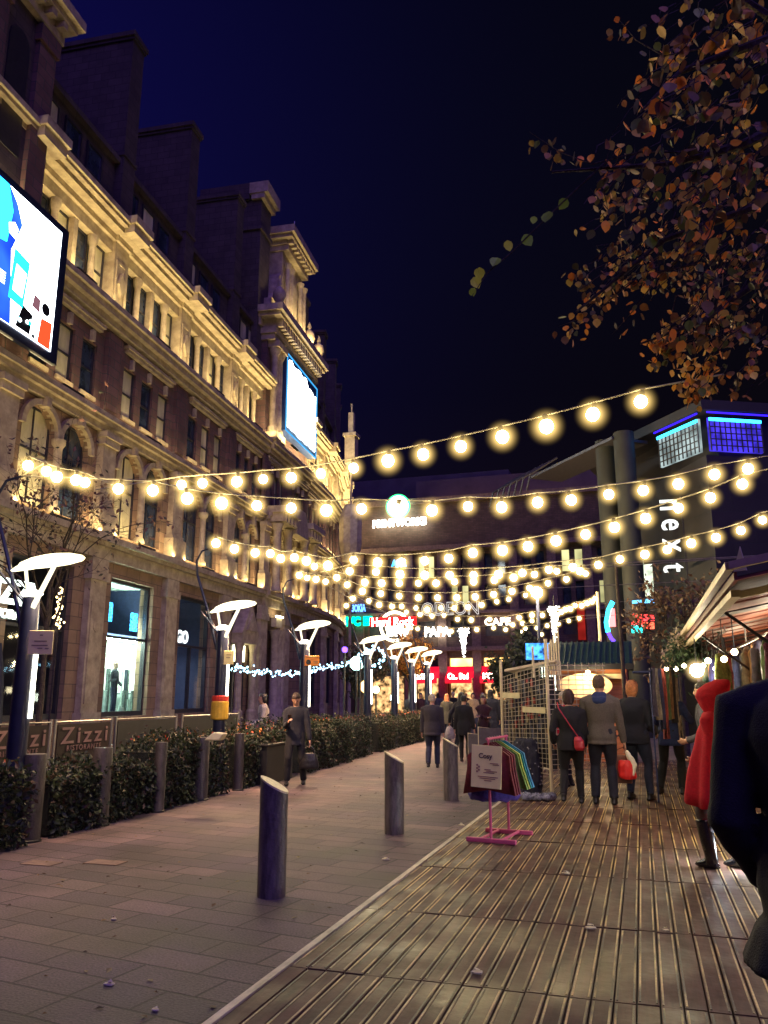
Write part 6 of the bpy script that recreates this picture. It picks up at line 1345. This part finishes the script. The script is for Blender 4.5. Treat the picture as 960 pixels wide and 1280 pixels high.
# wire mesh display rack
A_ = gr(629, 988, .1); A_ = Vector((-2.03+.15, A_.y, 0)); Bq = atD(690, 900, 12.6)
A2 = Vector((*atD(628, 900, 14.3).xy, 0)); B2 = Vector((*atD(686, 900, 12.7).xy, 0))
dv = (B2-A2); Lr = dv.length; rz = math.atan2(dv.y, dv.x)
t_ = thing('wire_display_rack', 'tall cream wire grid display rack hung with small goods', 'display rack', (A2.x, A2.y, .104), rz)
wire = mat('cream_wire', (.55, .48, .38), .45, metal=.2, var=.1); ztop = 2.05
b = MB()
for xx, zz in ((0, 2.1), (Lr, 2.35)): b.tube([(xx, 0, 0), (xx, 0, zz)], .028, 8)
b.tube([(Lr*.38, .3, 0), (Lr*.38, .3, 2.3)], .02, 8); b.build('post', cream, t_)
b = MB(); nx = 13; nz = 22
for i in range(nx+1): x_ = Lr*i/nx; b.tube([(x_, 0, .35), (x_, 0, 1.80+.18*x_/Lr)], .0042, 4, cap=False)
for j in range(nz+1): z_ = .35+j*(1.45/nz); b.tube([(0, 0, z_), (Lr, 0, z_+.18*j/nz)], .0042, 4, cap=False)
b.build('wire_grid', wire, t_)
b = MB()
for i in range(9): y_ = i*.12; b.tube([(Lr, y_, .3), (Lr, y_, 2.0)], .006, 4, cap=False)
for j in range(nz+1): z_ = .35+j*(1.6/nz); b.tube([(Lr, 0, z_), (Lr, 1.0, z_)], .006, 4, cap=False)
b.build('side_grid', wire, t_)
b = MB()
for (x0, x1, z) in ((.05, .55, 1.50), (.62, 1.2, 1.28)): b.box(x0*Lr/1.25, x1*Lr/1.25, -.02, -.012, z-.045, z+.045)
b.build('price_strip', cream, t_)
rnd = random.Random(12); goods = [mat('goods_a', (.03, .03, .06), .5, var=.5, scale=9), mat('goods_b', (.30, .24, .14), .5, var=.5, scale=9), mat('goods_c', (.45, .06, .05), .5), mat('goods_d', (.08, .09, .16), .5, var=.6, scale=9)]
rk = t_
b = MB()
for k in range(110): x_ = rnd.uniform(.05, Lr-.08); z_ = rnd.uniform(.75, 1.78); h_ = rnd.choice((.06, .08, .12, .3)); y_ = .012+.0006*k; b.mat(rnd.choice((0, 3, 1, 1, 2, 3))).box(x_, x_+.045, y_, y_+.02, z_-h_, z_)
b.build('hanging_goods', goods, t_)
b = MB(); b.box(.03, Lr-.03, .10, .12, .42, 1.78); b.build('backing_cloth', cloth('rack_backing', (.02, .018, .03)), t_)
t_ = thing('jewellery_bundle', 'mass of dark spangled goods at the foot of the wire rack', 'goods', tuple(Matrix.Translation(rk.location) @ Matrix.Rotation(rz, 4, 'Z') @ Vector((Lr*.5, -.05, 0))), rz)
b = MB(); b.rings([((.1, 0, .0), .42, .16), ((.12, 0, .3), .42, .17), ((.14, 0, .65), .38, .15), ((.14, 0, .82), .3, .1)], 24); remesh(b, 'dark_bundle', cloth('bundle', (.02, .02, .04)), t_, .03, 2, .05, 10)
b = MB()
for k in range(90): a = rnd.uniform(0, 6.28); z_ = rnd.uniform(.08, .8); b.ball((.12+.43*math.cos(a), .19*math.sin(a), z_), .012, 6)
b.build('spangles', mat('silver_spangle', (.8, .8, .8), .2, metal=.6), t_)
t_ = thing('plastic_wrapped_goods', 'heap of clear wrapped goods on the deck below the wire rack', 'goods', (*gr(655, 1000, .1).xy, .104)); b = MB()
for k in range(16): b.ball((rnd.uniform(-.42, .42), rnd.uniform(-.1, .1), .05), rnd.uniform(.05, .09), 8, (1, 1, .7))
remesh(b, 'wrapped_heap', mat('crinkled_plastic', (.22, .22, .32), .18, var=.5, scale=20, bump=1, coat=.5), t_, .016, 1, .02, 25)
# folding notice boards between people and rail
for i, (x_, y0, y1, D_, lb) in enumerate(((605, 918, 960, 15.5, 'grey panel with pale rim in front of the woman with folded arms'), (618, 910, 945, 15.0, 'dark grey panel with pale rim beside the wire rack'))):
    a = atD(x_, y1, D_); c_ = atD(x_, y0, D_); t_ = thing('display_panel', lb, 'panel', (a.x, a.y, 0), R(25*i)); w_ = .28
    b = MB(); b.box(-w_, w_, -.015, .015, .25, c_.z); b.build('panel', mat('grey_panel', (.12, .105, .10), .6), t_); b = MB(); b.tube([(-w_, 0, 0), (-w_, 0, c_.z+.02), (w_, 0, c_.z-.04), (w_, 0, 0)], .014, 6); b.build('rim', cream, t_)
# green roofed wooden hut
H0 = atY(686, 930, 20); H1 = atY(789, 930, 20)
t_ = thing('wooden_hut', 'orange wooden market hut with green ribbed roof', 'hut', (H0.x, 20, 0.1)); w_ = H1.x-H0.x; ze = 2.25
planks = mat('orange_planks', (.62, .22, .09), .6, var=.25, scale=2, stretch=(.6, .6, 9), bump=.3)
b = MB()
for j in range(15): b.box(0, w_, .0+(j % 2)*.004, .06, .002+j*.15, .146+j*.15)
b.box(0, .06, .06, 2.2, 0, ze).box(w_-.06, w_, .06, 2.2, 0, ze).box(0, w_, 2.2, 2.26, 0, ze); b.build('plank_wall', planks, t_)
b = MB(); b.prism([(-.35, ze-.12), (-.35, ze-.04), (.9, ze+.55), (.9, ze+.47)], 'x', -.15, w_+.15); b.prism([(.9, ze+.55), (.9, ze+.47), (2.5, ze-.12), (2.5, ze-.04)], 'x', -.15, w_+.15)
for i in range(16):
    x_ = -.1+i*(w_+.15)/15; b.prism([(-.36, ze-.035), (-.36, ze-.005), (.9, ze+.585), (.9, ze+.555)], 'x', x_, x_+.03)
b.build('ribbed_roof', mat('green_roof', (.035, .085, .06), .5, var=.2), t_)
b = MB(); b.box(-.18, w_+.18, -.38, -.35, ze-.16, ze-.03); b.build('gutter', black_m, t_)
b = MB(); b.box(1.1, w_-.05, -.2, .0, 1.88, 1.93).box(1.1, w_-.05, -.2, -.18, 1.93, 1.99); b.build('shelf', cream, t_)
# glowing oval board on the hut
c_ = atY(731, 857, 19.6); t2 = thing('oval_board', 'large pale oval board lit from above on the front of the wooden hut', 'sign', (c_.x, 19.62, c_.z)); b = MB(); b.rings([((0, 0, -.02), .62, .28), ((0, 0, .02), .62, .28)], 36, Matrix.Rotation(R(90), 4, 'X')); b.build('board', mat('pale_board', (.85, .62, .36), .5, var=.12), t2); b = MB(); b.box(-.03, .03, .02, .36, -.05, .05); b.build('bracket', black_m, t2)
t3 = thing('hut_lamp', 'small bright lamp lighting the oval board', 'lamp', (c_.x+.1, 19.35, c_.z+.30)); b = MB(); b.ball((0, 0, 0), .05, 10); b.build('bulb', emit('hut_bulb', (1, .85, .5), 22), t3); b = MB(); b.tube([(0, 0, .04), (0, .2, .14), (0, .62, .12)], .012, 6); b.build('arm', black_m, t3); child_light('hut_glow', t3, 'POINT', (0, -.1, -.1), (0, 0, 0), 32, (1, .72, .36), .06)
# white curtain strips left of the hut
c_ = atY(688, 890, 18.5); t_ = thing('beaded_curtain', 'strips of bright white beads hanging between wire rack and hut', 'curtain', (c_.x, 18.5, .1)); b = MB()
for k in range(6): b.tube([(-.14+k*.055, (k % 2)*.03, 1.0), (-.14+k*.055, (k % 2)*.03, 2.2)], .012, 6)
b.build('bead_strip', emit('lit_beads', (.85, 1, .8), 2.2, .9, 22), t_); b = MB(); b.tube([(-.2, 0, 0), (-.2, 0, 2.25), (.2, 0, 2.25), (.2, 0, 0)], .018, 6); b.build('frame', cream, t_)
# small stall with blue lit goods behind the rack
c_ = atD(668, 845, 17.5); t_ = thing('small_stall', 'small stall with blue lit goods and a thin sloping roof behind the wire rack', 'stall', (c_.x, c_.y, .1)); b = MB(); b.prism([(-.55, 1.98), (-.55, 2.03), (.5, 2.22), (.5, 2.17)], 'y', -.5, .6); b.build('roof', cream, t_); b = MB()
for sx_ in (-.45, .45): b.tube([(sx_, .5, 0), (sx_, .5, 2.1)], .03, 6); 
b.build('post', cream, t_); b = MB(); b.box(-.2, .3, .3, .34, 2.25, 2.6); b.build('blue_display', emit('blue_goods', (.05, .25, .9), 1.4, .9, 9), t_); b = MB(); b.box(-.5, .5, .4, .45, .1, 1.6); b.build('panel', black_m, t_)
b = MB()
for k in range(5): b.box(.34+k*.05, .37+k*.05, -.3, -.26, 1.9, 2.55+.08*k)
b.build('wooden_stakes', cream, t_)

# ------------------------------------------------------------ wooden stall along the right
XE = .58; ZE = 2.31; Y0 = 5.45; Y1 = 17.6
wood_r = mat('red_brown_boards', (.26, .075, .045), .6, var=.35, scale=2.2, stretch=(.4, 7, 1), bump=.4)
t_ = thing('market_stall', 'long wooden market stall with raised plank canopy along the right', 'stall', (XE, Y0, 0)); pit = math.tan(R(11)); W_ = 2.9
b = MB(); y = .1; i = 0; rnd = random.Random(77)
while y < Y1-Y0-.1:
    x1_ = W_; o_z = .012*(i % 2); b.mat(rnd.choice((0, 0, 1, 2))).add([(.06, y, .02+ZE+o_z), (x1_, y, ZE+.02+o_z+x1_*pit), (x1_, y+.415, ZE+.02+o_z+x1_*pit), (.06, y+.415, ZE+.02+o_z), (.06, y, .05+ZE+o_z), (x1_, y, ZE+.05+o_z+x1_*pit), (x1_, y+.415, ZE+.05+o_z+x1_*pit), (.06, y+.415, ZE+.05+o_z)], [(0, 1, 2, 3), (4, 5, 6, 7), (0, 1, 5, 4), (1, 2, 6, 5), (2, 3, 7, 6), (3, 0, 4, 7)]); y += .43; i += 1
b.build('canopy_boards', [wood_r, mat('grey_boards', (.035, .02, .025), .6, var=.3, scale=2, stretch=(.4, 7, 1), bump=.4), mat('pale_red_boards', (.30, .10, .055), .6, var=.3, scale=2, stretch=(.4, 7, 1), bump=.4)], t_)
fasc = mat('cream_fascia', (.46, .36, .20), .5, var=.18, scale=9)
def slope_bar(b, y0, y1, dz0, dz1, x0=0, x1=W_): b.add([(x0, y0, ZE+dz0), (x1, y0, ZE+dz0+x1*pit), (x1, y1, ZE+dz0+x1*pit), (x0, y1, ZE+dz0), (x0, y0, ZE+dz1), (x1, y0, ZE+dz1+x1*pit), (x1, y1, ZE+dz1+x1*pit), (x0, y1, ZE+dz1)], [(0, 1, 2, 3), (4, 5, 6, 7), (0, 1, 5, 4), (1, 2, 6, 5), (2, 3, 7, 6), (3, 0, 4, 7)])
b = MB(); b.box(-.02, .03, 0, Y1-Y0, ZE+.08, ZE+.13); slope_bar(b, -.02, .04, .08, .13); b.build('upper_fascia', fasc, t_)
b = MB(); b.box(.03, .09, .3, Y1-Y0-.05, ZE-.06, ZE-.015); slope_bar(b, .38, .44, -.06, -.015, .09); b.build('lower_fascia', fasc, t_)
b = MB(); b.box(.03, .05, .04, Y1-Y0, ZE+.02, ZE+.07); slope_bar(b, .04, .37, .02, .035, .05); b.build('fascia_board', mat('dark_red_board', (.17, .035, .04), .6, var=.25), t_)
b = MB()
for yy in (1.5, 4.2, 7.0, 8.6): b.tube([(.1, yy, ZE-.05), (1.1, yy+.05, 1.45)], .013, 8)
b.build('gas_strut', black_m, t_)
b = MB(); b.box(1.1, 1.16, 1.2, Y1-Y0-.1, .1, 1.02).box(.95, 2.0, 1.2, Y1-Y0-.1, 1.02, 1.06); b.build('counter', planks, t_)
b = MB(); b.box(W_-.05, W_, 1.2, Y1-Y0, .1, ZE+W_*pit).box(1.1, W_, Y1-Y0-.06, Y1-Y0, .1, ZE+.2).box(1.2, W_, 1.2, 1.26, .1, 1.3); b.build('rear_wall', mat('pale_stall_wall', (.62, .50, .30), .6, var=.2), t_)
b = MB(); 
for yy in (1.25, 4.2, Y1-Y0-.1): b.box(1.1, 1.18, yy-.04, yy+.04, .1, ZE+.22)
b.build('post', planks, t_)
fn = MB(); fn.prism([(-.09, 0), (.09, 0), (.0, .42)], 'x', -.012, .012); p = atD(923, 690, 6.0)
f_ = thing('pennant', 'small white triangular pennant standing on the stall roof edge', 'pennant', (p.x, p.y, ZE+.14), R(60)); fn = MB(); fn.prism([(-.045, 0), (.045, 0), (-.015, .17)], 'x', -.006, .006); fn.build('cloth', paper, f_)
# stall lights
t2 = thing('stall_panel_light', 'dazzling white panel light inside the stall behind the foreground man', 'light panel', (1.62, 8.6, 0)); a0 = atX(934, 850, 1.6); b = MB(); b.box(-.02, .02, -.32, .32, 1.55, 2.25); b.build('panel', emit('panel_light', (1, .97, .9), 7), t2); b = MB(); b.box(.02, .05, -.3, .3, 1.1, 2.2); b.build('backing', black_m, t2)
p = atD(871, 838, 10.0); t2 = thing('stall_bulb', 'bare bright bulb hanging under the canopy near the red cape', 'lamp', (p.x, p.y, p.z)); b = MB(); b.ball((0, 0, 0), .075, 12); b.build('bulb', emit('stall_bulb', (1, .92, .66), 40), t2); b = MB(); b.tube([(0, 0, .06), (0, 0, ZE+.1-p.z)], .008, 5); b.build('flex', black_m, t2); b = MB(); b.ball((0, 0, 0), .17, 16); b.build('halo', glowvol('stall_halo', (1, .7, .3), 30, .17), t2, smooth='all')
child_light('stall_bulb_glow', t2, 'POINT', (-.1, -.1, -.15), (0, 0, 0), 26, (1, .85, .55), .08)
for i, (x_, y_, D_) in enumerate(((885, 826, 9.5), (905, 824, 9), (895, 836, 10.5), (855, 832, 12), (845, 836, 12.6), (918, 815, 8.6), (833, 836, 13.2), (879, 832, 11))):
    p = atD(x_, y_, D_); t2 = thing('stall_bulb', ['small warm bulb above the red hood', 'small warm bulb just right of the red hood', 'small warm bulb deep in the stall', 'small warm bulb left of the bare bright bulb', 'small warm bulb over the clothes rail', 'small bulb beside the panel light', 'last small bulb over the scarves', 'small bulb just right of the bare bright bulb'][i], 'lamp', (p.x, p.y, p.z), 0, 'small bulbs under the stall canopy'); b = MB(); b.ball((0, 0, 0), .032, 10); b.build('bulb', emit('warm_small_bulb', (1, .82, .45), 14), t2); b = MB(); b.tube([(0, 0, .03), (0, 0, max(.1, ZE+.1-p.z))], .005, 4); b.build('flex', black_m, t2)
t2 = thing('added_strip_lamp', 'long warm strip lamp, unseen and added under the near stall canopy', 'lamp', (1.9, 6.2, 0)); b = MB(); b.box(-.04, .04, 0, 1.1, 2.1, 2.14); b.build('housing', black_m, t2); b = MB(); b.box(-.035, .035, .02, 1.08, 2.142, 2.165); b.build('tube', emit('added_warm_strip', (1, .8, .5), 1.5), t2); b = MB()  # unseen lamp added to brighten the canopy boards
for yy in (.1, 1.0): b.tube([(0, yy, 2.14), (0, yy, 2.6)], .006, 5)
b.build('hanger', black_m, t2)
child_light('added_deck_fill', t2, 'POINT', (-.45, -.6, 1.5), (0, 0, 0), 13, (1, .78, .42), .3)  # added fill for the front deck and the notice, away from the strip
child_light('added_strip_glow', t2, 'AREA', (-.25, .5, 1.85), (R(180), R(20), 0), 2.5, (1, .78, .48), 1.2)
for k, (x_, y_) in enumerate(((1.5, 9.5), (1.5, 12.5))):
    t2 = thing('stall_lantern', ['warm lantern over the middle of the stall counter', 'warm lantern over the far part of the stall counter'][k], 'lamp', (x_, y_, 1.95)); b = MB(); b.ball((0, 0, 0), .07, 10); b.build('globe', emit('lantern_globe', (1, .85, .55), 20), t2); b = MB(); b.tube([(0, 0, .06), (0, 0, .6)], .006, 5); b.build('flex', black_m, t2); child_light('lantern_glow', t2, 'POINT', (-.05, 0, -.12), (0, 0, 0), 34, (1, .8, .5), .1)
# low floodlight under the counter throwing light on the deck
t2 = thing('deck_floodlight', 'low white floodlight beside the boots, hidden by the foreground man', 'floodlight', (1.02, 8.35, .104), R(-80)); b = MB(); b.box(-.12, .12, -.04, .04, .02, .2); b.build('housing', black_m, t2); b = MB(); b.box(-.1, .1, -.052, -.042, .04, .18); b.build('lens', emit('cool_flood', (.85, .97, 1), 14), t2)
child_light('deck_spill', t2, 'POINT', (0, -.52, .32), (0, 0, 0), 22, (.9, .97, 1), .05)
child_light('deck_flood', t2, 'SPOT', (0, -.08, .16), (R(-62), 0, 0), 45, (.85, .95, 1), .04, spot=R(120))
# clothing and goods in the stall
rnd = random.Random(31); pal = [(.10, .09, .14), (.30, .28, .22), (.05, .06, .16), (.40, .08, .07), (.12, .22, .10), (.35, .22, .10), (.03, .03, .04), (.42, .38, .30), (.20, .05, .14)]
rail = thing('scarf_rail', 'tubular blue rail of hanging scarves at the far end of the stall', 'clothes rail', (*atD(832, 900, 13.3).xy, .104), R(70)); zr_ = atD(832, 838, 13.3).z-.1
b = MB(); b.tube([(-.55, 0, 0), (-.55, 0, zr_-.04), (-.4, 0, zr_), (.6, 0, zr_), (.75, 0, zr_-.05), (.75, 0, 0)], .013, 8); b.tube([(-.55, .25, zr_-.04), (.75, .25, zr_-.04)], .018, 8); b.tube([(-.55, 0, zr_-.04), (-.55, .25, zr_-.04)], .018, 8); b.tube([(.75, 0, zr_-.04), (.75, .25, zr_-.04)], .018, 8); b.build('rail_frame', mat('blue_tube', (.03, .04, .12), .4, metal=.3), rail)
RM = Matrix.Translation(rail.location) @ Matrix.Rotation(R(70), 4, 'Z')
nm = ['dark', 'sage', 'navy', 'red', 'lime', 'tan', 'black', 'cream', 'plum', 'grey']
for k in range(8):
    c_ = pal[k]; lb = '%s scarf, %s from the left on the tubular rail' % (['dark violet', 'beige', 'navy', 'brick red', 'green', 'tan', 'black', 'cream'][k], ['first', 'second', 'third', 'fourth', 'fifth', 'sixth', 'seventh', 'last'][k])
    g_ = thing('hanging_scarf', lb, 'scarf', tuple(RM @ Vector((-.45+k*.15, 0, 0))), R(70), 'scarves on the tubular rail'); b = MB(); n = 7; L_ = rnd.uniform(.7, 1.2); vs = []
    for s in (-1, 1):
        for j in range(9):
            for q in range(n): f = q/(n-1)*2-1; vs.append((f*(.05+.03*j/8), s*.02+.015*math.sin(f*7+k+j*.4), zr_+.02-L_*j/8))
    fs = [(s*9*n+j*n+q, s*9*n+j*n+q+1, s*9*n+(j+1)*n+q+1, s*9*n+(j+1)*n+q) for s in (0, 1) for j in range(8) for q in range(n-1)]
    b.add(vs, fs); b.build('cloth', cloth('scarf_%d' % k, c_, var=.5, scale=7), g_, smooth='all')
for k in range(16):
    y_ = 7.0+k*.45; g_ = thing('hanging_garment', '%s garment hanging %s' % (['dark patterned', 'pale', 'blue', 'brown', 'black', 'grey', 'cream', 'plum'][k % 8], ['in the stall behind the foreground man', 'in the stall just past the foreground man', 'beside the red cape', 'behind the red hood', 'under the small bulbs', 'near the bare bright bulb', 'behind the patterned coat', 'by the middle post of the stall', 'past the middle post of the stall', 'above the counter behind the shopper', 'midway along the far half of the stall', 'near the blue jacketed shopper', 'behind the tubular rail', 'just past the tubular rail', 'near the far end of the stall', 'at the very end of the stall'][k]), 'garment', (1.22-.03*(k % 2), y_, 0), R(75), 'garments hanging inside the stall')
    c_ = pal[(k*5+2) % 9]; ww = .2; b = MB(); zt = 2.2+.0*k; b.rings([((0, 0, zt-.75), ww*1.1, .05), ((0, 0, zt-.4), ww, .045), ((0, 0, zt-.12), ww*.95, .04), ((0, 0, zt-.03), .06, .03)], 14); b.tube([(-ww*.9, 0, zt-.12), (-ww*1.15, 0, zt-.55)], .05, 8); b.tube([(ww*.9, 0, zt-.12), (ww*1.15, 0, zt-.55)], .05, 8)
    remesh(b, 'cloth', cloth('stall_garment_%d' % (k % 9), c_, var=.5, scale=6), g_, .02, 2, .015, 9, k)
b = MB(); t2 = thing('hanging_rail', 'rail under the stall canopy that carries the garments', 'rail', (0, 0, 0)); b.tube([(1.22, 6.8, 2.21), (1.22, 14.0, 2.21)], .015, 6)
for yy in (6.9, 10.4, 13.9): b.tube([(1.22, yy, 2.21), (1.22, yy, ZE+.12)], .01, 5)
b.build('bar', steel, t2)
rs = random.Random(61); fx = ['spotted', 'striped', 'woolly', 'silky', 'fringed', 'faded', 'bright', 'dusky', 'mottled', 'glossy', 'ribbed', 'thin']; cn = [('lime', (.22, .30, .08)), ('rose', (.45, .10, .16)), ('white', (.6, .56, .46)), ('indigo', (.05, .05, .22)), ('orange', (.5, .2, .06)), ('charcoal', (.05, .05, .06)), ('teal', (.05, .22, .22)), ('ivory', (.52, .46, .34)), ('crimson', (.35, .03, .05)), ('lilac', (.26, .18, .34)), ('mustard', (.42, .28, .06)), ('black', (.02, .02, .025))]
for k in range(12):
    y_ = 9.6+k*.36; x_ = .86+.05*(k % 3); g_ = thing('hanging_bag', '%s %s cloth bag hung from the canopy edge, %s from the near end' % (fx[k], cn[k][0], ['first', 'second', 'third', 'fourth', 'fifth', 'sixth', 'seventh', 'eighth', 'ninth', 'tenth', 'eleventh', 'last'][k]), 'bag', (x_, y_, 2.28), R(60+rs.uniform(-25, 25)), 'cloth bags hung along the canopy edge'); h_ = rs.uniform(.3, .62); w2 = rs.uniform(.1, .17); z0 = -rs.uniform(.12, .45)
    b = MB(); b.rings([((0, 0, z0-h_), w2*.7, .03), ((0, 0, z0-h_*.9), w2, .06), ((0, 0, z0-h_*.4), w2*.95, .06), ((0, 0, z0), w2*.7, .03)], 16); remesh(b, 'bag_body', cloth('bag_%d' % k, cn[k][1], var=.55, scale=9), g_, .016, 1, .014, 10, k); b = MB(); b.tube([(-w2*.5, 0, z0-.01), (-.02, 0, 0), (.02, 0, 0), (w2*.5, 0, z0-.01)], .006, 5); b.build('strap', leather, g_)
b = MB(); t2 = thing('bag_rail', 'thin rail along the canopy edge that carries the cloth bags', 'rail'); b.tube([(.91, 9.4, 2.29), (.91, 13.9, 2.29)], .01, 6)
for yy in (9.5, 11.6, 13.8): b.tube([(.91, yy, 2.29), (.91, yy, 2.36)], .008, 5)
b.build('bar', steel, t2)
# greenery tied to the canopy corner
p = atX(856, 806, XE+.05); t2 = thing('evergreen_swag', 'dark evergreen swag tied under the canopy edge of the stall', 'garland', (p.x, p.y, p.z)); b = MB()
for k in range(900):
    a = Vector((rnd.gauss(0, .12), rnd.gauss(0, .45), rnd.gauss(-.08, .15))); leafquad(b, a, .045, rnd)
b.build('foliage', leaf_mat('swag_leaf', [(.03, .06, .03), (.05, .09, .04), (.02, .04, .03)]), t2)
t2 = thing('eaves_garland', 'pale leafy garland wound along the far end of the stall eaves', 'garland', (XE, 0, 0)); b = MB()
for k in range(1400): f = rnd.random(); b_y = 11.5+f*6; leafquad(b, (rnd.gauss(-.02, .05), b_y, ZE+.05+rnd.gauss(0, .06)), .04, rnd)
b.build('foliage', leaf_mat('pale_garland_leaf', [(.55, .42, .28), (.35, .25, .2), (.2, .2, .12), (.6, .5, .4)]), t2)
